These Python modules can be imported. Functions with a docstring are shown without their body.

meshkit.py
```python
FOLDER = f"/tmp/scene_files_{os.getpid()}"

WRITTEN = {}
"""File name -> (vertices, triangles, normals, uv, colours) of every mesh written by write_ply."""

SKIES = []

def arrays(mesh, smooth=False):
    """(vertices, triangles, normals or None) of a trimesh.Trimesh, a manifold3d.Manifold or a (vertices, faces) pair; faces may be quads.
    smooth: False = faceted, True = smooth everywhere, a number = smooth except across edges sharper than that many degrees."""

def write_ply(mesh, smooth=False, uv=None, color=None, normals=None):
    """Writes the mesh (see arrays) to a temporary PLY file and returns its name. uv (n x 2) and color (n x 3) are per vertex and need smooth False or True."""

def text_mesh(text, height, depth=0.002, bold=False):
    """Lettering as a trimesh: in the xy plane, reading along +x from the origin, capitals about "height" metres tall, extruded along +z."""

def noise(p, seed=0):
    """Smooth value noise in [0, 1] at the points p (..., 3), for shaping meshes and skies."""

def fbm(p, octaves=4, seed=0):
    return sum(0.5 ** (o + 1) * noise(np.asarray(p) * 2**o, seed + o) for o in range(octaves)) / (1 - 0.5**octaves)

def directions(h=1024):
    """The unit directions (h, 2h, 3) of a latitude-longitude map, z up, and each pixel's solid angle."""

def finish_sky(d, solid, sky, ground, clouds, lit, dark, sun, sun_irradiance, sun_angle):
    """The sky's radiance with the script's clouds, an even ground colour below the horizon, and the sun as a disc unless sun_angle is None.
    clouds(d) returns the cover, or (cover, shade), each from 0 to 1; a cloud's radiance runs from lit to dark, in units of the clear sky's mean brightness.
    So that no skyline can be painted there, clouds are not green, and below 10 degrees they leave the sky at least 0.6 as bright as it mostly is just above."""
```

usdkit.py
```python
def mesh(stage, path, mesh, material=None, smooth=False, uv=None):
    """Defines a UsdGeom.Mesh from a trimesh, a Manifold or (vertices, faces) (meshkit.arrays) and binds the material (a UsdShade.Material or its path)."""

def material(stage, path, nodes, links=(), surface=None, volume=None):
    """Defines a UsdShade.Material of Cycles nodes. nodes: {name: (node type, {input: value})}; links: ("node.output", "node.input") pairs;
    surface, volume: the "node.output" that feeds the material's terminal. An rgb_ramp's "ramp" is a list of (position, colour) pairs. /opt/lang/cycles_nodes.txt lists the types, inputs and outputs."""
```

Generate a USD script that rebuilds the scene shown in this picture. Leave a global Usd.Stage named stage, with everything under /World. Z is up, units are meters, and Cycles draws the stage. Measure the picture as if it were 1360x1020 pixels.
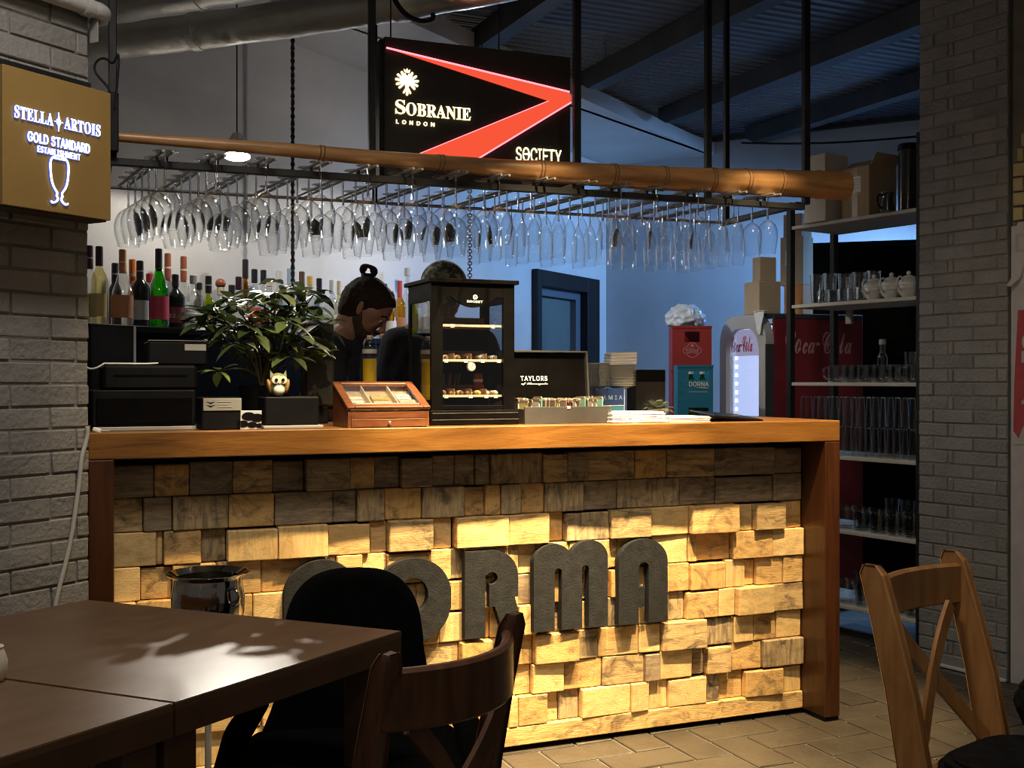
import glob
import math
import random

import numpy as np
import trimesh
import manifold3d as m3
from manifold3d import Manifold
from pxr import Gf, Sdf, Usd, UsdGeom, UsdLux, UsdShade, Vt
from shapely import affinity
from shapely.geometry import LineString, Point, Polygon, box as sbox
from shapely.ops import unary_union

import meshkit
import usdkit

stage = Usd.Stage.CreateInMemory()
UsdGeom.SetStageUpAxis(stage, "Z")
UsdGeom.SetStageMetersPerUnit(stage, 1.0)
W = UsdGeom.Xform.Define(stage, "/World")
UsdGeom.Scope.Define(stage, "/World/Looks")
PI = math.pi
# ------------------------------------------------------------------ camera
F, CX, HY, H = 1500.0, 680.0, 505.0, 1.281          # focal length and horizon in pixels of the 1360 x 1020 photograph, eye height in metres
cam = UsdGeom.Camera.Define(stage, "/World/camera")
cam.CreateHorizontalApertureAttr(36.0)
cam.CreateVerticalApertureAttr(27.0)
cam.CreateFocalLengthAttr(36.0 * F / 1360.0)
cam.CreateClippingRangeAttr((0.05, 200.0))
cam.AddTranslateOp().Set((0, 0, H))
cam.AddRotateXOp().Set(90.0 - math.degrees(math.atan(5.0 / F)))
cam.CreateExposureAttr(0.0)


# ------------------------------------------------------------------ light: dim interior, a lamp over the back bar, a downlight before the counter, bluish light at the back right from an unseen source, added fill lamps
def light(kind, name, loc, color, intensity, aim=None, **attrs):
    l = getattr(UsdLux, kind).Define(stage, "/World/" + name)
    x = UsdGeom.Xformable(l)
    if aim is not None:
        d = np.asarray(aim, float) - loc
        d /= np.linalg.norm(d)
        up = np.array([0, 0, 1.0]) if abs(d[2]) < 0.98 else np.array([0, 1.0, 0])
        xa = np.cross(d, up)
        xa /= np.linalg.norm(xa)
        ya = np.cross(xa, d)
        M = np.eye(4)
        M[0, :3], M[1, :3], M[2, :3], M[3, :3] = xa, ya, -d, loc
        x.AddTransformOp().Set(Gf.Matrix4d(*M.ravel().tolist()))
    else:
        x.AddTranslateOp().Set(Gf.Vec3d(*map(float, loc)))
    l.CreateColorAttr(Gf.Vec3f(*color))
    l.CreateIntensityAttr(float(intensity))
    cone = attrs.pop("cone", None)
    for k, v in attrs.items():
        getattr(l, f"Create{k[0].upper()}{k[1:]}Attr")(v)
    if cone:
        s = UsdLux.ShapingAPI.Apply(l.GetPrim())
        s.CreateShapingConeAngleAttr(cone[0])
        s.CreateShapingConeSoftnessAttr(cone[1])
    return l


dome = UsdLux.DomeLight.Define(stage, "/World/ambient_dome")
dome.CreateColorAttr(Gf.Vec3f(1.0, 0.93, 0.84))
dome.CreateIntensityAttr(0.016)
BULB = np.array([-1.2045, 4.95, 2.262])
for q_, (x_, y_, p_) in enumerate(((-0.463, 2.735, 2600.0), (-0.093, 2.888, 9000.0), (0.369, 3.080, 25000.0), (0.831, 3.271, 25000.0), (1.155, 3.405, 19000.0))):
    light("SphereLight", f"counter_downlight_{q_:03d}", (x_, y_, 2.85), (1.0, 0.76, 0.43), p_, aim=(x_ - 0.3250, y_ + 0.7850, 0.42), radius=0.03, cone=(21.5, 0.55))
light("SphereLight", "back_bar_lamp", BULB - np.array([0, 0, 0.062]), (1.0, 0.94, 0.85), 310.0, aim=BULB + np.array([0.05, -0.10, -1.0]), radius=0.03, cone=(86.0, 0.12))
BULB2 = np.array([-0.16, 6.00, 2.44])
light("SphereLight", "back_bar_lamp_001", BULB2 - np.array([0, 0, 0.062]), (1.0, 0.94, 0.86), 820.0, aim=BULB2 + np.array([-0.12, 0.02, -1.0]), radius=0.03, cone=(84.0, 0.3))  # added lamp out of view, brightening the wall behind the bottles
light("SphereLight", "back_bar_lamp_002", BULB2 - np.array([0, 0, 0.062]), (1.0, 0.95, 0.90), 170.0, radius=0.03)  # added bare glow at the same spot, lifting the upper wall
light("SphereLight", "back_bar_spot", BULB + np.array([0.04, -0.09, -0.02]), (1.0, 0.92, 0.80), 36000.0, aim=(-0.42, 2.26, 0.75), radius=0.010, cone=(8.0, 0.6))
light("SphereLight", "unseen_blue_light", (3.0, 7.30, 2.50), (0.22, 0.48, 1.0), 105.0, aim=(1.2, 8.3, 0.6), radius=0.30, cone=(60.0, 0.4))  # blue light set out of view behind the right pier, its source unseen
light("SphereLight", "room_fill", (-0.55, 1.90, 3.10), (1.0, 0.94, 0.86), 40.0, aim=(-0.85, 2.3, 0.8), radius=0.25, cone=(58.0, 0.6))  # added unseen fill above the table, brightening the left pier
light("SphereLight", "room_fill_001", (0.9, 2.3, 3.3), (1.0, 0.86, 0.66), 16.0, aim=(1.7, 4.0, 0.0), radius=0.36, cone=(45.0, 0.5))  # added unseen fill for the right pier and the honey chair
light("SphereLight", "crate_fill", (0.72, 4.70, 3.10), (1.0, 0.95, 0.88), 95.0, aim=(1.02, 6.25, 1.35), radius=0.10, cone=(24.0, 0.6))  # added unseen fill aimed at the crates and cartons
for q_, (x_, y_) in enumerate(((-1.8, -1.6), (-0.5, -0.9), (0.8, -1.4), (2.0, -0.6), (0.2, 0.4))):
    light("SphereLight", f"added_glint_lamp_{q_:03d}", (x_, y_, 2.7), (1.0, 0.88, 0.70), 170.0, radius=0.03)  # added unseen lamps overhead that give the glasses their glints


# ------------------------------------------------------------------ geometry of the photograph: pixel rays meet real planes
def P(px, py, d):
    return np.array([(px - CX) / F * d, d, H + (HY - py) / F * d])


def G(px, py, z):
    return P(px, py, (H - z) * F / (py - HY))


class Fr:
    """A frame standing on the ground: origin, local x turned by deg."""

    def __init__(s, o, deg):
        s.o, s.deg = np.array([o[0], o[1], o[2] if len(o) > 2 else 0.0], float), deg
        r = math.radians(deg)
        s.x, s.y = np.array([math.cos(r), math.sin(r), 0]), np.array([-math.sin(r), math.cos(r), 0])

    def w(s, x, y=0.0, z=0.0):
        return s.o + s.x * x + s.y * y + np.array([0, 0, z])

    def hit(s, px, py=HY, y=0.0):
        """(local x, local z) where the pixel's ray meets the frame's vertical plane at local y."""
        k, o = (px - CX) / F, s.o + s.y * y
        t = (k * o[1] - o[0]) / (s.x[0] - k * s.x[1])
        d = o[1] + t * s.x[1]
        return t, H + (HY - py) / F * d - s.o[2]


# ------------------------------------------------------------------ prims
used = {}


def numbered(parent, name):
    k = (parent, name)
    used[k] = used.get(k, -1) + 1
    return f"{parent}/{name}" + (f"_{used[k]:03d}" if used[k] else "")


def tag(o, label=None, cat=None, group=None, kind=None):
    p = o.GetPrim() if hasattr(o, "GetPrim") else o
    for k, v in (("label", label), ("category", cat), ("group", group), ("kind", kind)):
        if v:
            p.SetCustomDataByKey(k, v)
    return o


def thing(name, label, cat, loc=(0, 0, 0), rotz=0.0, group=None, kind=None):
    x = UsdGeom.Xform.Define(stage, numbered("/World", name))
    x.AddTranslateOp().Set(Gf.Vec3d(*map(float, loc)))
    x.AddRotateZOp().Set(float(rotz))
    return tag(x.GetPrim(), label, cat, group, kind)


def obj(name, mesh, m, parent=None, smooth=False, label=None, kind=None):
    path = numbered(str(parent.GetPath()) if parent else "/World", name)
    if isinstance(mesh, list):
        mesh = trimesh.util.concatenate([tm(x) for x in mesh])
    o = usdkit.mesh(stage, path, mesh, MAT[m], smooth=smooth).GetPrim()
    return tag(o, label, None, None, kind)


def copy_of(root, label, loc, rotz, group=None):
    was = root.GetCustomData()
    x = UsdGeom.Xform.Define(stage, numbered("/World", root.GetName().rsplit("_0", 1)[0]))
    x.GetPrim().GetReferences().AddInternalReference(root.GetPath())
    x.GetPrim().SetInstanceable(True)
    ops = x.GetOrderedXformOps()
    ops[0].Set(Gf.Vec3d(*map(float, loc)))
    ops[1].Set(float(rotz))
    return tag(x.GetPrim(), label, was["category"], group or was.get("group"))


# ------------------------------------------------------------------ meshes
def tm(x):
    if isinstance(x, Manifold):
        m = x.to_mesh()
        return trimesh.Trimesh(m.vert_properties[:, :3], m.tri_verts, process=False)
    return x


def at(mesh, loc=(0, 0, 0), rz=0.0, rx=0.0, ry=0.0, s=None):
    m = tm(mesh).copy()
    if s is not None:
        m.apply_scale(s)
    R = trimesh.transformations.euler_matrix(math.radians(rx), math.radians(ry), math.radians(rz), "sxyz")
    R[:3, 3] = loc
    m.apply_transform(R)
    return m


def bx(x0, x1, y0, y1, z0, z1, c=0.0):
    """A box, its edges chamfered by c."""
    lo, hi = np.array([x0, y0, z0], float), np.array([x1, y1, z1], float)
    if not c:
        return trimesh.creation.box(bounds=[lo, hi])
    c = min(c, 0.45 * (hi - lo).min())
    pts = []
    for i in range(8):
        p = np.array([hi[k] if i >> k & 1 else lo[k] for k in range(3)])
        s = np.array([-1.0 if i >> k & 1 else 1.0 for k in range(3)])
        for k in range(3):
            q = p + s * c
            q[k] = p[k]
            pts.append(q)
    return tm(Manifold.hull_points(np.array(pts)))


def lathe(prof, n=24):
    """Revolves (r, z) points about z; ends on the axis are closed."""
    prof = np.array(prof, float)
    a = np.arange(n) * 2 * PI / n
    v, f, idx = [], [], []
    for r, z in prof:
        if r < 1e-6:
            idx.append([len(v)])
            v.append((0, 0, z))
        else:
            idx.append(list(range(len(v), len(v) + n)))
            v += [(r * math.cos(t), r * math.sin(t), z) for t in a]
    for A, B in zip(idx[:-1], idx[1:]):
        if len(A) == 1 and len(B) == 1:
            continue
        for k in range(n):
            j = (k + 1) % n
            if len(A) == 1:
                f.append((A[0], B[j], B[k]))
            elif len(B) == 1:
                f.append((A[k], A[j], B[0]))
            else:
                f += [(A[k], A[j], B[j]), (A[k], B[j], B[k])]
    return trimesh.Trimesh(np.array(v), np.array(f), process=False)


def tube(path, r, n=8, closed=False):
    path = np.array(path, float)
    rr = np.broadcast_to(np.asarray(r, float), (len(path),))
    t = np.gradient(path, axis=0)
    t /= np.maximum(np.linalg.norm(t, axis=1, keepdims=True), 1e-9)
    up = np.array([0, 0, 1.0]) if abs(t[0][2]) < 0.9 else np.array([1.0, 0, 0])
    v, f = [], []
    for p, d, q in zip(path, t, rr):
        s = np.cross(d, up)
        if np.linalg.norm(s) < 1e-6:
            s = np.cross(d, [1.0, 0.3, 0])
        s /= np.linalg.norm(s)
        up = np.cross(s, d)
        v += [p + q * (math.cos(a) * s + math.sin(a) * up) for a in np.arange(n) * 2 * PI / n]
    for i in range(len(path) - 1):
        for k in range(n):
            j = (k + 1) % n
            a, b, c, d = i * n + k, i * n + j, (i + 1) * n + j, (i + 1) * n + k
            f += [(a, b, c), (a, c, d)]
    v += [path[0], path[-1]]
    for k in range(n):
        j = (k + 1) % n
        f += [(len(v) - 2, j, k), (len(v) - 1, (len(path) - 1) * n + k, (len(path) - 1) * n + j)]
    return trimesh.Trimesh(np.array(v), np.array(f), process=False)


def spline(pts, n=24):
    from scipy.interpolate import CubicSpline
    pts = np.array(pts, float)
    t = np.r_[0, np.cumsum(np.linalg.norm(np.diff(pts, axis=0), axis=1))]
    return CubicSpline(t, pts)(np.linspace(0, t[-1], n))


def ext(poly, depth, frame="xz", bevel=0.0):
    """Extrudes a shapely polygon. frame xz: drawn in the x-z plane, its front at y = 0, going back to y = depth."""
    parts = []
    for g in getattr(poly, "geoms", [poly]):
        if g.area < 1e-9:
            continue
        parts.append(trimesh.creation.extrude_polygon(g, depth, engine="earcut"))
    m = trimesh.util.concatenate(parts)
    if frame == "xz":
        m.apply_transform(np.array([[1, 0, 0, 0], [0, 0, -1, depth], [0, 1, 0, 0], [0, 0, 0, 1.0]]))
    return m


FONTS = glob.glob("/opt/blender-*/*/datafiles/fonts/")


def text_poly(text, height, font="Inter.woff2", weight=0, spacing=0.0):
    """Lettering as a shapely shape: capitals height tall, from the origin along +x; spacing as a share of the height between letters."""
    from PIL import Image, ImageDraw, ImageFont
    from shapely import box as bxs, union_all
    f = ImageFont.truetype(FONTS[0] + font, 96)
    out, pen = [], 0.0
    for ch in ([text] if not spacing else text):
        if ch == " ":
            pen += 30 + spacing * 70
            continue
        x0, y0, x1, y1 = f.getbbox(ch, anchor="ls", stroke_width=weight)
        im = Image.new("L", (int(x1 - x0 + 8), int(y1 - y0 + 8)))
        ImageDraw.Draw(im).text((4 - x0, 4 - y0), ch, 255, f, anchor="ls", stroke_width=weight)
        on = np.pad(np.asarray(im) > 127, ((0, 0), (1, 1))).astype(np.int8)
        rows, starts = np.nonzero(np.diff(on, axis=1) == 1)
        ends = np.nonzero(np.diff(on, axis=1) == -1)[1]
        sh = union_all(bxs(starts, -rows - 1, ends, -rows)).buffer(0.6).buffer(-0.6).simplify(0.8)
        out.append(affinity.translate(sh, pen - 4, 4 - y0))
        pen += f.getlength(ch) + spacing * 70
    s = height / 70.0
    sh = unary_union(out)
    return affinity.scale(sh, s, s, origin=(0, 0))


def fit(poly, x0, x1, z0, z1):
    a, b, c, d = poly.bounds
    return affinity.translate(affinity.scale(affinity.translate(poly, -a, -b), (x1 - x0) / (c - a), (z1 - z0) / (d - b), origin=(0, 0)), x0, z0)


def serif(s):
    return "".join(chr(0x1D400 + ord(c) - 65) if "A" <= c <= "Z" else c for c in s)


def thin_script(s):
    return "".join({"C": chr(0x1D49E), "o": chr(0x2134), "c": chr(0x1D4B8), "a": chr(0x1D4B6), "l": chr(0x1D4C1)}.get(c, c) for c in s)


def script(s):
    return "".join(chr(0x1D4D0 + ord(c) - 65) if "A" <= c <= "Z" else chr(0x1D4EA + ord(c) - 97) if "a" <= c <= "z" else c for c in s)


MATH = "NotoSansMath-Regular.woff2"

# ------------------------------------------------------------------ materials
MAT = {}


def pm(name, c1, c2=None, scale=6.0, rough=0.5, metal=0.0, bump=0.0, bscale=60.0, stretch=(1, 1, 1), offset=(0, 0, 0), detail=4.0, lo=0.35, hi=0.65, rough2=None, **kw):
    """Principled with noise between two colours, and a fine bump."""
    n = {"p": ("principled_bsdf", {"roughness": rough, "metallic": metal, **kw}), "tc": ("texture_coordinate", {}), "mp": ("mapping", {"scale": stretch, "location": offset})}
    L = [("tc.object", "mp.vector")]
    if c2 is None:
        n["p"][1]["base_color"] = c1
    else:
        n["nz"] = ("noise_texture", {"scale": scale, "detail": detail, "roughness": 0.6})
        n["rp"] = ("rgb_ramp", {"ramp": [(lo, c1), (hi, c2)]})
        L += [("mp.vector", "nz.vector"), ("nz.fac", "rp.fac"), ("rp.color", "p.base_color")]
        if rough2 is not None:
            n["mr"] = ("map_range", {"from_min": lo, "from_max": hi, "to_min": rough, "to_max": rough2, "clamp": True})
            L += [("nz.fac", "mr.value"), ("mr.result", "p.roughness")]
    if bump:
        n["bn"] = ("noise_texture", {"scale": bscale, "detail": 4.0})
        n["bp"] = ("bump", {"strength": bump, "distance": 0.01})
        L += [("mp.vector", "bn.vector"), ("bn.fac", "bp.height"), ("bp.normal", "p.normal")]
    MAT[name] = usdkit.material(stage, "/World/Looks/" + name, n, L, surface="p.BSDF")


def wood(name, c1, c2, c3, grain=(1, 14, 14), scale=3.0, rough=0.4, bump=0.15, offset=(0, 0, 0), coat=0.0, stain=0.0):
    """Long grain along the axis with the small stretch; stain adds dark weathered patches."""
    n = {"tc": ("texture_coordinate", {}), "mp": ("mapping", {"scale": grain, "location": offset}),
         "n1": ("noise_texture", {"scale": scale, "detail": 6.0, "roughness": 0.65, "distortion": 0.6}),
         "r1": ("rgb_ramp", {"ramp": [(0.3, c1), (0.5, c2), (0.72, c3)]}),
         "n2": ("noise_texture", {"scale": scale * 6, "detail": 3.0}),
         "bp": ("bump", {"strength": bump, "distance": 0.004}),
         "p": ("principled_bsdf", {"roughness": rough, "coat_weight": coat, "coat_roughness": 0.25})}
    L = [("tc.object", "mp.vector"), ("mp.vector", "n1.vector"), ("mp.vector", "n2.vector"), ("n1.fac", "r1.fac"), ("n2.fac", "bp.height"), ("bp.normal", "p.normal")]
    if stain:
        n["m2"] = ("mapping", {"scale": (7, 7, 11), "location": offset})
        n["n3"] = ("noise_texture", {"scale": 1.25, "detail": 7.0, "roughness": 0.72, "distortion": 1.2})
        n["r3"] = ("rgb_ramp", {"ramp": [(0.50, (0, 0, 0)), (0.66, (stain, stain, stain))]})
        n["mx"] = ("mix", {"mix_type": "mix", "color2": (0.085, 0.060, 0.036)})
        L += [("tc.object", "m2.vector"), ("m2.vector", "n3.vector"), ("n3.fac", "r3.fac"), ("r3.color", "mx.fac"), ("r1.color", "mx.color1"), ("mx.color", "p.base_color")]
    else:
        L.append(("r1.color", "p.base_color"))
    MAT[name] = usdkit.material(stage, "/World/Looks/" + name, n, L, surface="p.BSDF")


def glow(name, color, strength):
    MAT[name] = usdkit.material(stage, "/World/Looks/" + name, {"e": ("emission", {"color": color, "strength": strength})}, surface="e.emission")


def pane(name, tint=(1, 1, 1), ior=1.5, rough=0.02, add=0.0):
    """Thin glass: what lies behind shows through, with a reflection by the viewing angle."""
    n = {"t": ("transparent_bsdf", {"color": tint}), "g": ("glossy_bsdf", {"color": (1, 1, 1), "roughness": rough}), "w": ("layer_weight", {"blend": 0.5}),
         "q": ("math", {"math_type": "power", "value2": 2.4}), "k": ("math", {"math_type": "multiply_add", "value2": 0.9, "value3": add or 0.08, "use_clamp": True}), "m": ("mix_closure", {})}
    MAT[name] = usdkit.material(stage, "/World/Looks/" + name, n, [("w.facing", "q.value1"), ("q.value", "k.value1"), ("k.value", "m.fac"), ("t.BSDF", "m.closure1"), ("g.BSDF", "m.closure2")], surface="m.closure")


pm("brick_paint", (0.19, 0.180, 0.165), (0.24, 0.228, 0.21), 5, 0.62, bump=0.5, bscale=70)
pm("brick_paint_dark", (0.165, 0.156, 0.142), (0.21, 0.199, 0.182), 7, 0.66, bump=0.6, bscale=60)
pm("mortar", (0.15, 0.14, 0.12), (0.19, 0.175, 0.15), 9, 0.8, bump=0.4)
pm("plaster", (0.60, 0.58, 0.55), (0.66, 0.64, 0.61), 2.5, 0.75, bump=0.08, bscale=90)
pm("plaster_blue", (0.46, 0.50, 0.56), (0.52, 0.56, 0.62), 2.5, 0.75, bump=0.08, bscale=90)
pm("plaster_grey", (0.42, 0.41, 0.40), (0.48, 0.47, 0.45), 3, 0.7, bump=0.2)
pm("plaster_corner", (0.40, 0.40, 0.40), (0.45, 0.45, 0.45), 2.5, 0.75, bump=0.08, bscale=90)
pm("roof_sheet", (0.075, 0.085, 0.11), (0.10, 0.11, 0.14), 4, 0.5)
pm("roof_beam", (0.018, 0.016, 0.015), (0.035, 0.03, 0.028), 6, 0.6)
pm("black_steel", (0.007, 0.007, 0.0075), (0.011, 0.011, 0.011), 12, 0.5, specular_ior_level=0.3)
pm("rod_steel", (0.36, 0.34, 0.32), None, rough=0.42, metal=0.9)
pm("black_plastic", (0.0045, 0.0045, 0.005), (0.007, 0.007, 0.0078), 10, 0.5, specular_ior_level=0.16)
pm("black_lacquer", (0.0022, 0.002, 0.002), (0.004, 0.0036, 0.0035), 10, 0.35, specular_ior_level=0.10)
pm("black_fabric", (0.0022, 0.0022, 0.0022), (0.0035, 0.0035, 0.0035), 60, 0.95, bump=0.15, bscale=300, specular_ior_level=0.04)
pm("foil", (0.74, 0.72, 0.66), (0.88, 0.86, 0.80), 6, 0.30, metal=0.75, bump=0.55, bscale=14, stretch=(1, 1, 1))
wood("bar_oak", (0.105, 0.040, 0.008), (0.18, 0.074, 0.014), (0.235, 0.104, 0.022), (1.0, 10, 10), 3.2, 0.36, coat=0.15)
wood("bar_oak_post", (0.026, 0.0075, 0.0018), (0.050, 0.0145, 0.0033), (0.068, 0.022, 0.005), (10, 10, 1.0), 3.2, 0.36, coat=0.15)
BLOCKS = []
_r = random.Random(5)
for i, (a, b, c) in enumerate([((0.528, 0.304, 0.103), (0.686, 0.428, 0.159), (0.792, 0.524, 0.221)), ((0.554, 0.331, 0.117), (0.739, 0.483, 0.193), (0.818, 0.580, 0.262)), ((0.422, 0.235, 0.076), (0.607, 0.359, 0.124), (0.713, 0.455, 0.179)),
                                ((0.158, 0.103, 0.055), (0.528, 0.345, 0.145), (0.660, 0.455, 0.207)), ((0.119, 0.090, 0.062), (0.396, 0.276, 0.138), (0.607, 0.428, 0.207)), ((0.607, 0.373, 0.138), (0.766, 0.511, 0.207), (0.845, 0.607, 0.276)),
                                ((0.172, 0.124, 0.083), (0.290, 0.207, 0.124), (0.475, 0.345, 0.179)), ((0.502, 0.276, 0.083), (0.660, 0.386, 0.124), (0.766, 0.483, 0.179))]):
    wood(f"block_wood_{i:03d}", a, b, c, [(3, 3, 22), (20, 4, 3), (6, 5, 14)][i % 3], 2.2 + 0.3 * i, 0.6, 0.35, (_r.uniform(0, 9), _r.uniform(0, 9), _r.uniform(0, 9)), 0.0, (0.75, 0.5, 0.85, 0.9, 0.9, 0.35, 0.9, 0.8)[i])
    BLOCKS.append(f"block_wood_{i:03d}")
pm("letter_felt", (0.016, 0.016, 0.0158), (0.026, 0.0255, 0.0245), 30, 0.9, bump=0.25, bscale=180, specular_ior_level=0.15)
wood("bamboo_skin", (0.16, 0.070, 0.024), (0.30, 0.145, 0.050), (0.42, 0.21, 0.078), (1.2, 12, 12), 2.0, 0.38, 0.1)
pm("bamboo_ring", (0.10, 0.04, 0.015), None, rough=0.5)
pane("wine_glass_clear", (0.975, 0.98, 0.98), 1.5, 0.03, add=0.055)
MAT["stem_glass"] = usdkit.material(stage, "/World/Looks/stem_glass", {"g": ("glass_bsdf", {"color": (0.97, 0.98, 0.98), "IOR": 1.5, "roughness": 0.0})}, surface="g.BSDF")
pane("shelf_glass_clear", (0.93, 0.94, 0.93), 1.52, 0.05)
pane("window_pane", (0.95, 0.96, 0.96), 1.45, 0.02)
pm("tile", (0.050, 0.038, 0.023), (0.066, 0.053, 0.035), 5, 0.52, bump=0.35, bscale=30)
pm("tile_warm", (0.056, 0.042, 0.026), (0.073, 0.058, 0.037), 6, 0.5, bump=0.35, bscale=34)
pm("tile_brown", (0.042, 0.031, 0.019), (0.059, 0.046, 0.030), 7, 0.55, bump=0.35, bscale=28)
pm("grout", (0.101, 0.093, 0.071), (0.123, 0.115, 0.093), 20, 0.85, bump=0.3)
pm("door_trim", (0.10, 0.12, 0.15), None, rough=0.5)
pm("door_green", (0.10, 0.13, 0.12), (0.12, 0.15, 0.135), 3, 0.6)
# ------------------------------------------------------------------ the setting
rng = random.Random(11)
A_DEG = 60.2                                        # the left pier and the back wall run this way (measured from +x)
PIER = Fr(P(115, HY, 3.15)[:2], A_DEG)              # its corner; the face is local y = 0, the pier goes back along -x
W1 = Fr((0.144, 8.31), 60.4)                        # back wall with the door
W1X = W1.hit(805)[0]
W2 = Fr(W1.w(W1X)[:2], 60.4 - 90)                   # wall that closes the back on the right
COL = Fr(G(1222, 877, 0)[:2], -56.8)                # brick pier on the right


def bricks(fr, rows, course, joint_sets, parent, depth, joint=0.0065, mats=("brick_paint", "brick_paint", "brick_paint_dark")):
    """Single bricks on the face y = 0 of a pier. joint_sets: for each course in turn the x of the brick ends."""
    for r in rows:
        xs = joint_sets[r % len(joint_sets)]
        for x0, x1 in zip(xs[:-1], xs[1:]):
            d = rng.uniform(-0.002, 0.003)
            b = bx(x0 + joint / 2, x1 - joint / 2, -0.012 - d, depth, r * course + joint / 2, (r + 1) * course - joint / 2, 0.003)
            v = b.vertices
            v += np.array([[rng.uniform(-0.0012, 0.0012) for _ in range(3)] for _ in v])
            obj("brick", b, rng.choice(mats), parent)


wl = thing("wall_left", "grey painted brick pier at the left edge of the room", None, PIER.o, PIER.deg, kind="structure")
obj("core", bx(-1.6, 0.0 - 0.004, -0.007, 0.42, 0, 3.2), "mortar", wl)
def lx(px):
    return PIER.hit(px)[0]
j1 = [lx(-230), lx(-150), lx(-75), lx(10), lx(98), 0.0]
j2 = [lx(-270), lx(-190), lx(-110), lx(-25), lx(64), 0.0]
bricks(PIER, range(8, 40), 0.0605, [j1, j2], wl, 0.05)
wr = thing("wall_right", "grey painted brick pier on the right beside the glass shelf", None, COL.o, COL.deg, kind="structure")
cw = COL.hit(1341)[0]
obj("core", bx(0.004, cw - 0.002, -0.008, 0.5, 0, 3.2), "mortar", wr)
bricks(COL, range(0, 51), 0.0605, [[0, 0.18 * cw, 0.63 * cw, cw], [0, 0.345 * cw, 0.41 * cw, 0.885 * cw, cw]], wr, 0.05)
obj("skirting", bx(0.0, cw, -0.03, -0.013, 0.0, 0.014, 0.003), "plaster_grey", wr)

wb = thing("wall_back", "pale plaster wall behind the bottle shelf and the door", None, W1.o, W1.deg, kind="structure")
dx0, dx1 = W1.hit(708)[0], W1.hit(788)[0]
DT = 2.07
obj("plaster_panel", bx(-6.5, dx0, 0, 0.12, 0, 3.07), "plaster", wb)
obj("plaster_panel", bx(dx0, dx1, 0, 0.12, DT, 3.07), "plaster", wb)
obj("plaster_panel", bx(dx1, W1X + 0.12, 0, 0.12, 0, 3.07), "plaster", wb)
obj("upper_panel", bx(-6.5, W1X + 0.12, 0.02, 0.12, 3.07, 4.2), "plaster", wb)
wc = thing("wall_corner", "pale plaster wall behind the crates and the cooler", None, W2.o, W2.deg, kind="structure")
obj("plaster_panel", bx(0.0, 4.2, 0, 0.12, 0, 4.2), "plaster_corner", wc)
d1 = thing("door_1", "grey green door in a black frame in the back wall", None, W1.w(dx0), W1.deg, kind="structure")
dw = dx1 - dx0
obj("frame", [bx(-0.02, 0.05, -0.05, 0.13, 0, DT + 0.03, 0.004), bx(dw - 0.20, dw + 0.02, -0.05, 0.13, 0, DT + 0.03, 0.004), bx(0.05, dw - 0.2, -0.05, 0.13, DT - 0.09, DT + 0.03, 0.004)], "black_steel", d1)
obj("inner_frame", [bx(0.05, 0.08, 0.02, 0.12, 0, DT - 0.09), bx(dw - 0.28, dw - 0.2, 0.02, 0.12, 0, DT - 0.09), bx(0.08, dw - 0.28, 0.02, 0.12, DT - 0.15, DT - 0.09)], "door_trim", d1)
obj("leaf", bx(0.08, dw - 0.28, 0.07, 0.11, 0, DT - 0.15, 0.003), "door_green", d1)
obj("handle", bx(dw - 0.36, dw - 0.30, 0.045, 0.07, 1.02, 1.05, 0.004), "rod_steel", d1)

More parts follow.
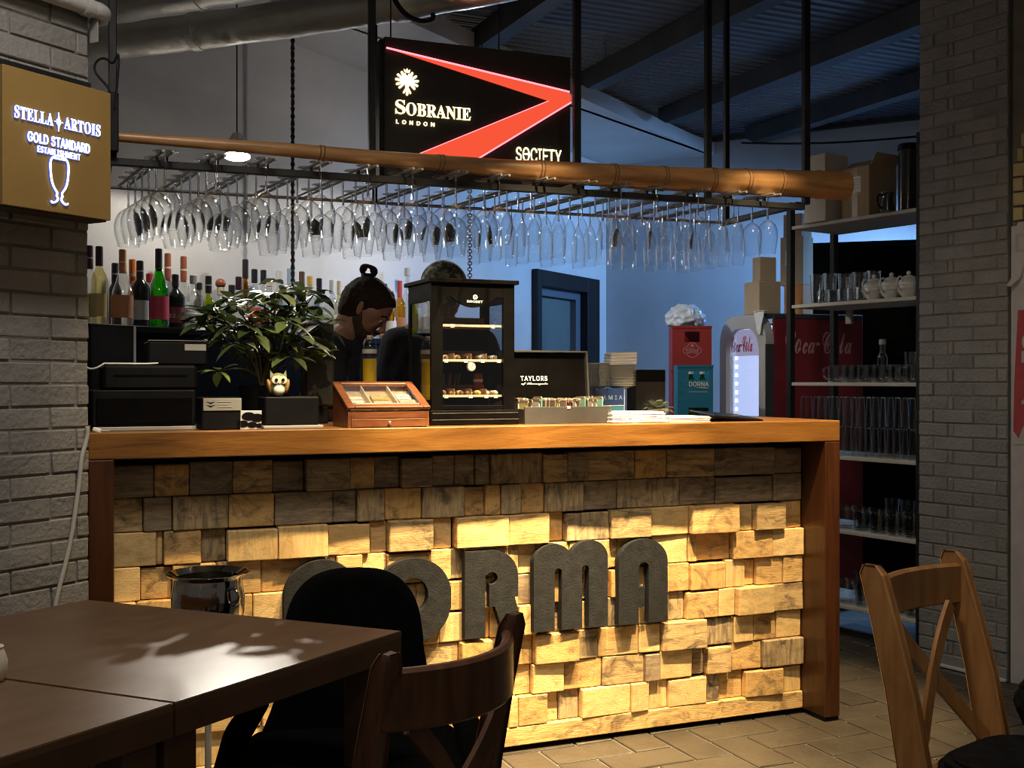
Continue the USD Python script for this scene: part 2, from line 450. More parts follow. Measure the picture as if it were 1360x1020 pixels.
# low ceiling strip along the back wall, the sheet roof in front of it on dark beams
E0, E1 = P(542, 29, (3.07 - H) * F / 476)[:2], P(936, 203, (3.07 - H) * F / 302)[:2]
edeg = math.degrees(math.atan2(E1[1] - E0[1], E1[0] - E0[0]))
ES = Fr(E0, edeg)
elen = float(np.linalg.norm(E1 - E0))
cl = thing("ceiling", "plaster ceiling strip and corrugated sheet roof over the bar", None, (0, 0, 0), 0, kind="structure")
pts = [ES.w(-5.5)[:2], ES.w(elen + 0.25)[:2], W2.w(0.95, 0.05)[:2], W1.w(W1X, 0.02)[:2], W1.w(-6.4, 0.02)[:2]]
obj("plaster_strip", at(trimesh.creation.extrude_polygon(Polygon(pts), 0.10, engine="earcut"), (0, 0, 3.07)), "plaster", cl)
obj("bulkhead", at(trimesh.creation.extrude_polygon(Polygon([ES.w(-5.5, -0.02)[:2], ES.w(0.35, -0.02)[:2], ES.w(0.35, 0.10)[:2], ES.w(-5.5, 0.10)[:2]]), 0.75, engine="earcut"), (0, 0, 3.17)), "plaster_grey", cl)
BEAM = Fr((0, 0), 65.6 + 90 - 90 + 24.4 + 24.4)      # local x along the beams' run (24.4 degrees left of straight ahead)
BEAM = Fr((0, 0), 114.4)
RZ = 3.20
# corrugated sheets: crests run across the beams
xs = np.arange(-3.0, 10.8, 0.019)
prof = [(x, RZ + 0.012 * (1 - abs(((x / 0.076) % 1.0) * 2 - 1) ** 3) ) for x in xs]
sheet_y0, sheet_y1 = -7.5, 1.5
def roofsheet():
    v, f = [], []
    n = len(xs)
    for yy in (sheet_y0, sheet_y1):
        for x, z in prof:
            v.append(np.r_[(BEAM.w(x, yy))[:2], z])
    for i in range(n - 1):
        f += [(i, i + 1, n + i + 1), (i, n + i + 1, n + i)]
    m = trimesh.Trimesh(np.array(v), np.array(f), process=False)
    return m
sh = roofsheet()
# keep the part in front of the strip's edge
c = sh.triangles_center
keep = ((c[:, :2] - ES.o[:2]) @ np.array([-ES.y[0], -ES.y[1]])) > -0.35
sh.update_faces(keep)
MAT_LATER = [("roof_sheet", sh)]
up = sh.copy(); up.apply_translation((0, 0, 0.05)); 
obj("roof_sheet", sh, "roof_sheet", cl)
for q in (-1.72, -2.40, 0):
    pass
for yb, pend in ((3.34, (776, 120)), (4.28, (879, 165)), (5.22, (992, 190)), (2.40, None), (1.46, None), (6.16, None)):
    if pend:
        e = P(pend[0], pend[1], (3.09 - H) * F / (HY - pend[1]))
        tend = float((e[:2]) @ BEAM.x[:2])
    else:
        tend = {2.40: 5.9, 1.46: 5.3, 6.16: 8.0}[yb]
    y = -yb
    z0 = 3.075
    pr = Polygon([(-2.5, z0), (tend - 0.10, z0), (tend, z0 + 0.05), (tend, RZ - 0.002), (-2.5, RZ - 0.002)])
    m = ext(pr, 0.10)
    m.apply_translation((0, -0.05 + y, 0))
    R = trimesh.transformations.rotation_matrix(math.radians(BEAM.deg), [0, 0, 1])
    m.apply_transform(R)
    obj("beam", m, "roof_beam", cl)
obj("fascia", bx(0.9, 4.2, -0.05, -0.005, 3.17, 3.32), "roof_beam", thing("trim_1", "dark eave board along the top of the corner wall", None, W2.o, W2.deg, kind="structure"))
wire = thing("trim_2", "thin black wire strung along the corner wall under the roof", None, (0, 0, 0), 0, kind="structure")
wa, wbp = P(985, 190, 7.3), P(1225, 181, 6.4)
obj("wire", tube([wa + (wbp - wa) * t + np.array([0, 0, -0.02 * math.sin(PI * t)]) for t in np.linspace(0, 1, 12)], 0.007, 6), "black_plastic", wire)

# floor of herringbone tiles
fl = thing("floor", "brown stone tiles laid in herringbone in front of the bar", None, (0, 0, 0), 0, kind="structure")
obj("grout_bed", bx(-6, 6.5, -2.5, 12, -0.10, -0.006), "grout", fl)
TW = 0.15
TF = Fr(G(1022.6, 994, 0)[:2], 23.5 - 90 + 0)       # local x along the photograph's left-right joints
tiles = []
for i in range(-40, 41):
    for k in range(-12, 13):
        for kind in (0, 1):
            x, y = (i + 4 * k, i) if kind == 0 else (i + 3 + 4 * k, i)
            sx, sy = (2, 1) if kind == 0 else (1, 2)
            cxy = TF.w((x + sx / 2) * TW, (y + sy / 2) * TW)
            d = cxy[1]
            px = CX + F * cxy[0] / d if d > 0.4 else 9999
            py = HY + F * H / d if d > 0.4 else 9999
            if d > 0.4 and 420 < px < 1500 and py < 1130:
                if d < 5.9 and (cxy[0] > -0.9) and ((COL.y[:2] @ (cxy[:2] - COL.o[:2])) < -0.02 or px < 1200):
                    tiles.append((abs(py - 960) + abs(px - 950) * 0.3, x * TW, y * TW, sx * TW, sy * TW))
tiles.sort()
for _, x, y, sx, sy in tiles[:285]:
    g = 0.0045
    b = bx(x + g, x + sx - g, y + g, y + sy - g, -0.03, rng.uniform(-0.0015, 0.0015), 0.003)
    b.vertices += [[rng.uniform(-0.0015, 0.0015), rng.uniform(-0.0015, 0.0015), 0] for _ in b.vertices]
    b.apply_transform(trimesh.transformations.rotation_matrix(math.radians(TF.deg), [0, 0, 1]))
    b.apply_translation(TF.o)
    obj("tile", b, rng.choice(["tile", "tile", "tile_warm", "tile_brown"]), fl)
rest = []
for _, x, y, sx, sy in tiles[285:]:
    b = bx(x + 0.0045, x + sx - 0.0045, y + 0.0045, y + sy - 0.0045, -0.03, 0.0)
    b.apply_transform(trimesh.transformations.rotation_matrix(math.radians(TF.deg), [0, 0, 1]))
    b.apply_translation(TF.o)
    rest.append(b)
if rest:
    obj("far_tiles", rest, "tile", fl, kind="stuff")
# ------------------------------------------------------------------ the counter
HB = 1.13
a0, b0 = P(117, 575, (H - HB) * F / 70.0), P(1116, 558, (H - HB) * F / 53.3)
BDEG = math.degrees(math.atan2(b0[1] - a0[1], b0[0] - a0[0]))
BAR = Fr(a0[:2], BDEG)
BL = float(np.linalg.norm((b0 - a0)[:2]))
bar = thing("bar_counter", "long orange-brown wooden bar counter clad in a relief of end-grain wood blocks with dark letters", "bar counter", BAR.o, BDEG)
obj("counter_top", bx(0, BL, 0, 0.60, HB - 0.078, HB, 0.003), "bar_oak", bar)
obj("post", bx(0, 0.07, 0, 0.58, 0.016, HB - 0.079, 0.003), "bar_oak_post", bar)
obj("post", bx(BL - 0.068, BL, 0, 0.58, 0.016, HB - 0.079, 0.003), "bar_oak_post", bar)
obj("foot", bx(BL - 0.066, BL - 0.004, 0.004, 0.09, 0, 0.016), "black_plastic", bar)
obj("foot", bx(0.004, 0.066, 0.004, 0.09, 0, 0.016), "black_plastic", bar)
NP = 0.165                                           # the blocks' backing stands this far behind the front edge
obj("backing", bx(0.07, BL - 0.07, NP, NP + 0.03, 0.0, HB - 0.079), "black_plastic", bar)
obj("baseboard", bx(0.071, BL - 0.069, NP - 0.032, NP - 0.001, 0.02, 0.085, 0.003), "block_wood_000", bar)
L_, R_ = (lambda v: 140 + v / 2.72), (lambda v: 600 + v / 2.615)
D_ = lambda v: 640 + v / 2.833
ROWS = [
    [*map(L_, (40, 174, 302, 458, 605, 720, 882, 972, 1065, 1175, 1258)), *map(R_, (8, 78, 130, 312, 395, 468, 632, 744, 905, 1110, 1200))],
    [*map(L_, (40, 135, 240, 442, 608, 820, 905, 1005, 1140, 1290)), *map(R_, (35, 112, 165, 235, 317, 450, 570, 787, 915, 1115, 1200))],
    [*map(L_, (40, 185, 208, 345, 436, 617, 798, 950, 1015, 1175, 1250)), *map(R_, (5, 186, 325, 390, 541, 680, 818, 980, 1040, 1143, 1200))],
    [*map(L_, (40, 126, 240, 400, 562, 735, 830, 924, 1012, 1168, 1245, 1298)), *map(R_, (40, 140, 225, 290, 400, 540, 575, 690, 820, 852, 970, 1105, 1202))],
    [*map(L_, (40, 110, 250, 390, 530, 645, 760, 860, 1000, 1120, 1240, 1300)), *map(R_, (42, 130, 225, 285, 400, 470, 545, 580, 660, 748, 825, 947, 1015, 1055, 1145, 1202))],
    [*map(L_, (40, 160, 270, 420, 560, 690, 820, 960, 1090, 1200, 1298)), *map(R_, (45, 130, 225, 290, 420, 540, 580, 680, 750, 812, 920, 978, 1105, 1203))],
    [*map(L_, (40, 200, 330, 500, 640, 790, 900, 1050, 1150, 1272)), *map(R_, (20, 130)), *map(D_, (190, 355, 433, 585, 665, 832, 945, 1020, 1107, 1196))],
    [*map(L_, (40, 140, 310, 450, 560, 720, 850, 1010, 1160, 1280)), *map(R_, (60,)), *map(D_, (100, 185, 305, 450, 607, 665, 785, 840, 930, 1050, 1198))],
    [*map(L_, (40, 180, 290, 440, 600, 700, 880, 990, 1100, 1240)), *map(R_, (30, 95)), *map(D_, (95, 132, 243, 290, 370, 555, 622, 697, 840, 893, 985, 1125, 1200))]]
PROUD = {2: {L_(436), L_(617), L_(1015), R_(5), R_(186), R_(541), R_(818), R_(1040), L_(1250)}, 6: {R_(20), D_(190), D_(665)}, 5: {R_(978)}}
DEEP = {2: {L_(185), R_(325), L_(345)}, 5: {R_(750)}, 3: {R_(852), L_(126)}, 4: {R_(1015)}, 7: {D_(785), D_(100)}, 8: {D_(243), D_(290), D_(893)}, 0: {L_(605), L_(972)}}
GREY = {0: {L_(605), L_(972), R_(905), R_(8)}, 1: {L_(1140), L_(1290), R_(165), R_(570)}, 2: {R_(390), L_(345)}, 3: {L_(1245)}, 4: {R_(225)}, 5: {R_(750), R_(540)}, 6: {D_(355), D_(832)}, 7: {D_(607), D_(1050), D_(785)}, 8: {D_(840), D_(290)}}
rb = random.Random(21)
RH = 0.105
for r, cuts in enumerate(ROWS):
    z1 = 0.085 + RH * (9 - r)
    z0 = z1 - RH
    xs_ = [max(0.072, min(BL - 0.07, BAR.hit(px, y=NP - 0.02)[0])) for px in cuts]
    xs_[0], xs_[-1] = 0.072, BL - 0.070
    for px, x0, x1 in zip(cuts, xs_[:-1], xs_[1:]):
        if x1 - x0 < 0.012:
            continue
        d = rb.choice([0.022, 0.028, 0.034, 0.04])
        if any(abs(px - q) < 0.6 for q in PROUD.get(r, ())):
            d = rb.uniform(0.05, 0.062)
        if any(abs(px - q) < 0.6 for q in DEEP.get(r, ())):
            d = 0.010
        grey = any(abs(px - q) < 0.6 for q in GREY.get(r, ()))
        b = bx(x0 + 0.0012, x1 - 0.0012, NP - d, NP - 0.0005, z0 + 0.0012, z1 - 0.0012 - rb.choice([0, 0, 0, 0.006]), 0.003)
        v = b.vertices
        front = v[:, 1] < NP - d + 0.004
        tx, tz = rb.uniform(-0.05, 0.05), rb.uniform(-0.04, 0.04)
        v[front, 1] += (v[front, 0] - (x0 + x1) / 2) * tx + (v[front, 2] - (z0 + z1) / 2) * tz
        obj("wood_block", b, BLOCKS[rb.choice([4, 6, 6])] if grey else BLOCKS[rb.choice([2, 3, 4, 6, 7, 6])] if r < 2 else BLOCKS[rb.choice([0, 1, 2, 3, 5, 7, 0, 1, 2, 5])], bar)  # top two rows take darker woods, deepening the shade under the overhang


def at_bar(shape, c0, px0, py0, px1, py1, n):
    """A shape drawn in crop pixels (y down) set on the counter front so that its bounds fall on the photograph's."""
    x0, _ = BAR.hit(px0, y=n)
    x1, _ = BAR.hit(px1, y=n)
    pm_ = (px0 + px1) / 2
    z1, z0 = BAR.hit(pm_, py0, y=n)[1], BAR.hit(pm_, py1, y=n)[1]
    return fit(affinity.scale(shape, 1, -1, origin=(0, 0)), x0, x1, z0, z1)


def arch(x0, x1, y0, y1, r):
    r = min(r, (x1 - x0) / 2)
    return unary_union([Point(x0 + r, y0 + r).buffer(r, 24), Point(x1 - r, y0 + r).buffer(r, 24), sbox(x0 + r, y0, x1 - r, y1), sbox(x0, y0 + r, x1, y1)])


LN = 0.098
gl_r = unary_union([sbox(48, 398, 120, 690), arch(48, 238, 398, 560, 92).intersection(sbox(100, 390, 240, 600)), Point(143, 493).buffer(95, 32).intersection(sbox(120, 480, 240, 600)), sbox(48, 398, 145, 480),
                    Polygon([(138, 540), (222, 548), (262, 690), (188, 690)])]).difference(unary_union([Point(143, 492).buffer(21), sbox(120, 480, 134, 700)]))
gl_m = unary_union([arch(290, 420, 370, 668, 64), arch(414, 543, 364, 668, 64)]).difference(unary_union([arch(360, 384, 455, 700, 12), arch(453, 477, 450, 700, 12)]))
gl_a = arch(580, 748, 355, 645, 82).difference(arch(648, 682, 435, 700, 17)).union(sbox(646, 520, 668, 590))
gl_o = arch(0, 103, 0, 112, 50).intersection(sbox(0, 0, 103, 70)).union(affinity.rotate(arch(0, 103, 0, 70, 50), 180, origin=(51.5, 56))).difference(affinity.scale(Point(51, 50).buffer(22, 24), 0.95, 1.1))
gl_n = arch(0, 100, 0, 115, 50).difference(sbox(41, 21, 51, 130))
for shp, box4 in ((gl_n, (377, 744, 477, 858)), (gl_o, (497, 742, 599, 854)), (gl_r, (617.5, 731, 697, 846)), (gl_m, (709, 719, 807.5, 836)), (gl_a, (822, 716, 887, 828))):
    s = at_bar(shp, 0, *box4, LN)
    m = ext(s, 0.032)
    m.apply_translation((0, LN, 0))
    obj("letter", m, "letter_felt", bar, label="dark grey felt-covered letter")

# ------------------------------------------------------------------ the hanging glass rack
ZR = 1.929
ra, rb_ = P(140, 208, 3.285)[:2], P(1067, 268, 4.16)[:2]
RDEG = math.degrees(math.atan2(rb_[1] - ra[1], rb_[0] - ra[0]))
RK = Fr(ra, RDEG)
rack = thing("glass_rack", "black steel stemware rack hung above the counter under a bamboo pole", "glass rack", RK.o, RDEG)
rx0, rx1 = RK.hit(140, y=0.0)[0], RK.hit(1067, y=0.0)[0]
RD = 0.56
obj("front_bar", bx(rx0, rx1, -0.012, 0.012, ZR - 0.022, ZR - 0.001, 0.002), "black_steel", rack)
obj("rear_bar", tube([(rx0, RD, ZR + 0.004), (rx1, RD, ZR + 0.004)], 0.006, 8), "rod_steel", rack)
obj("side_bar", bx(rx1 - 0.022, rx1, 0.012, RD - 0.012, ZR - 0.012, ZR + 0.010, 0.002), "black_steel", rack)
obj("side_bar", bx(rx0, rx0 + 0.022, 0.012, RD - 0.012, ZR - 0.012, ZR + 0.010, 0.002), "black_steel", rack)
for px, wd, nn in ((150, 0.022, 0.0), (494, 0.022, 0.02), (766, 0.024, 0.0), (940, 0.022, 0.0), (1070, 0.026, 0.0), (497, 0.02, RD - 0.02), (1050, 0.02, RD)):
    x = min(max(RK.hit(px, y=nn)[0], rx0 + wd / 2), rx1 + 0.02)
    obj("hanger", bx(x - wd / 2, x + wd / 2, nn - 0.011, nn + 0.011, ZR - 0.001, 3.20, 0.002), "black_steel", rack)
FRONT = [217, 285, 352, 423, 486, 545, 604, 660, 720, 775, 824, 870, 924, 973, 1018]
SK = math.radians(120.4 - RDEG - 90)                        # the rods lean a little off square
ZF = ZR + 0.010 + 0.0085
rodpos = []
for px in FRONT:
    x = RK.hit(px, y=-0.035)[0] + 0.003
    rodpos.append(x)
    for s in (-0.014, 0.014):
        p0 = np.array([x + s + 0.05 * math.tan(SK), -0.085, ZR + 0.0145])
        p1 = np.array([x + s - (RD + 0.03 - 0.035) * math.tan(SK), RD + 0.02, ZR + 0.0145])
        obj("rod", tube([p0, p1], 0.0045, 6), "rod_steel", rack)
        q = p0 + (p1 - p0) * (0.085 / (p1[1] - p0[1]))
        obj("rod_peg", bx(q[0] - 0.004, q[0] + 0.004, -0.005, 0.005, ZR - 0.001, ZR + 0.0105), "black_steel", rack)
pole = thing("bamboo_pole", "thick brown bamboo pole lying along the front of the glass rack", "pole", RK.o, RDEG)
px0, px1 = RK.hit(153)[0], RK.hit(1122)[0]
zc = lambda t: (1.986 + 0.032 * t)
rad = lambda t: 0.0215 + 0.029 * t
nodes = [0.07, 0.235, 0.385, 0.52, 0.625, 0.70, 0.775, 0.83, 0.885, 0.955]
PT = np.array([(157, 175.5, 188.5), (280, 184, 199), (390, 190.6, 209), (500, 200.5, 221), (600, 206.5, 228), (715, 217, 246), (825, 220.5, 251), (940, 223.5, 256), (1040, 226, 261), (1120, 228, 266)])
PX_, C_, R_2 = [], [], []
for q, y0_, y1_ in PT:
    x_, za_ = RK.hit(q, y0_, y=0.0)
    zb_ = RK.hit(q, y1_, y=0.0)[1]
    PX_.append(x_); C_.append((za_ + zb_) / 2); R_2.append((za_ - zb_) / 2)
path, rs = [], []
for t_ in np.linspace(0, 1, 150):
    k = min(abs(t_ - q) for q in nodes)
    x_ = px0 + (px1 - px0) * t_
    r0_ = float(np.interp(x_, PX_, R_2))
    path.append((x_, 0.0, max(float(np.interp(x_, PX_, C_)), ZR + 0.014 + r0_)))
    rs.append(r0_ * (1 + 0.07 * math.exp(-(k / 0.004) ** 2) - 0.02 * math.exp(-((k - 0.008) / 0.004) ** 2)))
from scipy.ndimage import gaussian_filter1d
path = np.array(path)
path[:, 2] = gaussian_filter1d(path[:, 2], 5, mode="nearest")
rad = lambda t: float(np.interp(px0 + (px1 - px0) * t, PX_, R_2))
obj("culm", tube(path, rs, 24), "bamboo_skin", pole, smooth=50)
for t in nodes[1:9]:
    x = px0 + (px1 - px0) * t
    i = int(t * 149)
    obj("binding", [at(trimesh.creation.torus(rad(t) * 1.03, 0.0022, major_sections=24, minor_sections=6), (x + dx, path[i][1], path[i][2]), ry=90 + 5) for dx in (-0.006, 0.006)], "bamboo_ring", pole)

# stemmed glasses hang upside down: foot on the rods, rim below
def glass_profile(kind):
    if kind == "balloon":     # (r, z) from stem to rim, z = 0 at the foot's top
        return [(0.0045, -0.098), (0.016, -0.104), (0.033, -0.118), (0.043, -0.138), (0.0465, -0.158), (0.045, -0.180), (0.040, -0.203), (0.034, -0.226)], 0.036, -0.100
    if kind == "tulip":
        return [(0.0045, -0.092), (0.014, -0.097), (0.027, -0.108), (0.0345, -0.126), (0.0365, -0.146), (0.0345, -0.170), (0.0305, -0.195), (0.0275, -0.214)], 0.034, -0.094
    if kind == "goblet":
        return [(0.0045, -0.098), (0.015, -0.103), (0.031, -0.116), (0.040, -0.136), (0.042, -0.158), (0.039, -0.186), (0.034, -0.212), (0.0305, -0.236)], 0.035, -0.100
    return [(0.004, -0.082), (0.010, -0.092), (0.0185, -0.110), (0.0245, -0.135), (0.0270, -0.165), (0.0262, -0.195), (0.0235, -0.222), (0.0215, -0.240)], 0.031, -0.084


def make_glass(kind, label, loc):
    t = thing("wine_glass", label, "wine glass", loc, 0)
    bowl, fr_, st = glass_profile(kind)
    obj("bowl", lathe([(bowl[-1][0] - 0.0012, bowl[-1][1] + 0.0006)] + bowl[::-1][0:], 28), "wine_glass_clear", t, smooth=True)
    obj("stem", lathe([(0.0036, -0.008), (0.0030, -0.03), (0.0030, st + 0.02), (0.0042, st + 0.004)], 8), "stem_glass", t, smooth=True)
    obj("foot", lathe([(0, -0.0005), (fr_ * 0.6, -0.001), (fr_, 0.0), (fr_, 0.0015), (fr_ * 0.55, -0.0032), (0.006, -0.005), (0.0036, -0.009)], 24), "wine_glass_clear", t, smooth=40)
    return t


ORD = ["first", "second", "third", "fourth", "fifth", "sixth", "seventh", "eighth", "ninth", "tenth", "eleventh", "twelfth", "thirteenth", "fourteenth", "fifteenth"]
DESC = {"balloon": "large round-bowled wine glass", "goblet": "long tapering wine goblet", "tulip": "small tulip wine glass", "flute": "narrow champagne flute"}
proto = {}
rgk = random.Random(8)
for i, x in enumerate(rodpos):
    k0 = {8: 1, 9: 2}.get(i, 0)
    pitch = 0.098 if i < 8 else 0.080
    for k in range(k0, 6 if i < 8 else 7):
        if i < 3:
            kind = "balloon"
        elif i < 8:
            kind = "balloon" if k < 2 else "goblet"
        else:
            kind = "tulip" if k < 2 else "flute"
        n = -0.040 + pitch * k + rgk.uniform(-0.006, 0.006)
        loc = RK.w(x - (n + 0.035) * math.tan(SK), n, ZF + 0.0008)
        lab = f"{DESC[kind]}, frontmost on the {ORD[i]} rod pair from the left" if k == k0 else f"{DESC[kind]}, {ORD[k - k0]} from the front on the {ORD[i]} rod pair from the left"
        if kind not in proto:
            proto[kind] = make_glass(kind, lab, loc)
            tag(proto[kind], group="stemmed glasses hanging in the rack")
        else:
            copy_of(proto[kind], lab, loc, rgk.uniform(0, 360))
# ------------------------------------------------------------------ back shelf and bottles
SH = Fr(W1.w(-5.2, 0)[:2], W1.deg)                   # shares the back wall's plane at y = 0
ZS = 1.505
s_end = SH.hit(600)[0]
shelf = thing("bottle_shelf", "long black back-bar cabinet along the pale wall carrying the row of spirit bottles", "shelf", SH.o, SH.deg)
obj("top_board", bx(0.1, s_end, -0.36, -0.01, ZS - 0.03, ZS, 0.003), "black_lacquer", shelf)
obj("front_panel", bx(0.1, s_end, -0.34, -0.32, 0.0, ZS - 0.03), "black_lacquer", shelf)
obj("side_panel", bx(s_end - 0.02, s_end, -0.32, -0.01, 0.0, ZS - 0.03), "black_lacquer", shelf)

for nm, tint in (("clear", (0.90, 0.91, 0.90)), ("smoke", (0.55, 0.54, 0.50)), ("green", (0.10, 0.52, 0.04)), ("lime", (0.62, 0.72, 0.10)), ("amber", (0.85, 0.52, 0.10)), ("straw", (0.86, 0.80, 0.52)), ("yellow", (1.0, 0.66, 0.06))):
    pane("bottle_" + nm, tint, 1.5, 0.04)
pm("plaque_silver", (0.42,0.40,0.36), None, rough=0.35, metal=0.4)
pm("bottle_black", (0.010, 0.012, 0.010), None, rough=0.12)
for nm, c, r_ in (("black", (0.015, 0.014, 0.016), 0.35), ("plum", (0.035, 0.012, 0.022), 0.35), ("copper", (0.55, 0.24, 0.08), 0.3), ("orange", (0.60, 0.16, 0.03), 0.35), ("red", (0.40, 0.04, 0.03), 0.4), ("rust", (0.30, 0.09, 0.04), 0.35),
                  ("white", (0.75, 0.74, 0.70), 0.4), ("grey", (0.35, 0.34, 0.32), 0.4), ("brown", (0.14, 0.07, 0.04), 0.4), ("yellow", (0.75, 0.50, 0.10), 0.4), ("blue", (0.40, 0.55, 0.75), 0.4), ("cream", (0.70, 0.60, 0.44), 0.5)):
    pm("cap_" + nm, c, None, rough=r_)
for nm, c in (("gold", (0.45, 0.33, 0.12)), ("orange", (0.42, 0.18, 0.07)), ("grey", (0.35, 0.34, 0.32)), ("pink", (0.55, 0.05, 0.10)), ("white", (0.72, 0.70, 0.64)), ("red", (0.62, 0.09, 0.03)), ("maroon", (0.20, 0.03, 0.03)), ("darkgreen", (0.02, 0.06, 0.04))):
    pm("label_" + nm, c, None, rough=0.6)
MAT["cork"] = MAT["cap_brown"]


def bottle(px, top, wpx, kind, body, cap, label, text, y=-0.20, caplen=0.22, name="bottle", base=None, fr=None, words=None):
    fr = fr or SH
    x, ztop = fr.hit(px, top, y=y)
    zb = ZS if base is None else base
    hgt = ztop - zb
    dep = fr.w(x, y)[1]
    r = max(0.024, wpx / F * dep / 2)
    r = min(r, 0.046)
    t = thing("bottle", text, "bottle", fr.w(x, y, zb), 0, "bottles on the back-bar shelf" if fr is SH else None)
    nr = 0.0125
    h = hgt
    if kind == "champagne":
        p = [(0, 0.0), (r * 0.9, 0.0), (r, 0.008), (r, h * 0.42), (r * 0.86, h * 0.52), (r * 0.55, h * 0.63), (nr * 1.25, h * 0.74), (nr, h * 0.80), (nr, h)]
    elif kind == "cone":
        p = [(0, 0), (r * 0.95, 0), (r, 0.008), (r, h * 0.35), (r * 0.85, h * 0.48), (r * 0.55, h * 0.60), (nr * 1.3, h * 0.72), (nr, h * 0.76), (nr, h)]
    elif kind == "round":
        p = [(0, 0), (r * 0.7, 0), (r * 0.95, h * 0.08), (r, h * 0.28), (r * 0.92, h * 0.46), (r * 0.6, h * 0.58), (nr, h * 0.64), (nr, h)]
    else:
        p = [(0, 0), (r * 0.96, 0), (r, 0.006), (r, h * 0.58), (r * 0.93, h * 0.63), (r * 0.55, h * 0.70), (nr * 1.05, h * 0.75), (nr, h * 0.78), (nr, h)]
    obj("body", lathe(p, 20), "bottle_" + body, t, smooth=50)
    cl_ = h * caplen
    if cap == "ball":
        obj("stopper", at(trimesh.creation.icosphere(2, 0.024), (0, 0, h + 0.012)), "cap_rust", t, smooth=True)
        obj("collar", lathe([(nr + 0.001, h * 0.8), (nr + 0.004, h * 0.82), (nr + 0.004, h), (0, h)], 16), "cap_cream", t, smooth=40)
    else:
        k = 1.32 if caplen < 0.2 else 1.18
        obj("cap", lathe([(nr + 0.0005, h - cl_), (nr * k, h - cl_), (nr * k, h + 0.002), (nr * k - 0.003, h + 0.005), (0, h + 0.005)], 18), "cap_" + cap, t, smooth=40)
        if caplen > 0.27:
            obj("cap_band", lathe([(nr * k, h - cl_ * 0.55), (nr * k + 0.001, h - cl_ * 0.55), (nr * k + 0.001, h - cl_ * 0.48), (nr * k, h - cl_ * 0.48)], 18), "cap_cream" if cap in ("rust", "copper") else "cap_grey", t)
    if label:
        z0, z1 = h * 0.10, h * 0.40
        a = np.linspace(-PI * 0.95, -PI * 0.05, 12)
        rr = r + 0.0012
        v = [(rr * math.cos(q), rr * math.sin(q), z) for z in (z0, z1) for q in a]
        f = [g for i in range(11) for g in ((i, i + 1, 12 + i + 1), (i, 12 + i + 1, 12 + i))]
        lab = obj("label", trimesh.Trimesh(np.array(v), np.array(f), process=False), "label_" + label, t, smooth=True)
        if words:
            s = fit(text_poly(words, 0.01), -0.012, 0.012, h * 0.20, h * 0.20 + 0.016)
            m = ext(s, 0.001)
            m.vertices[:, 1] = -np.sqrt(np.maximum((rr + 0.0008) ** 2 - m.vertices[:, 0] ** 2, 1e-6)) + m.vertices[:, 1] * 0.5
            obj("lettering", m, "cap_white", lab)
    return t


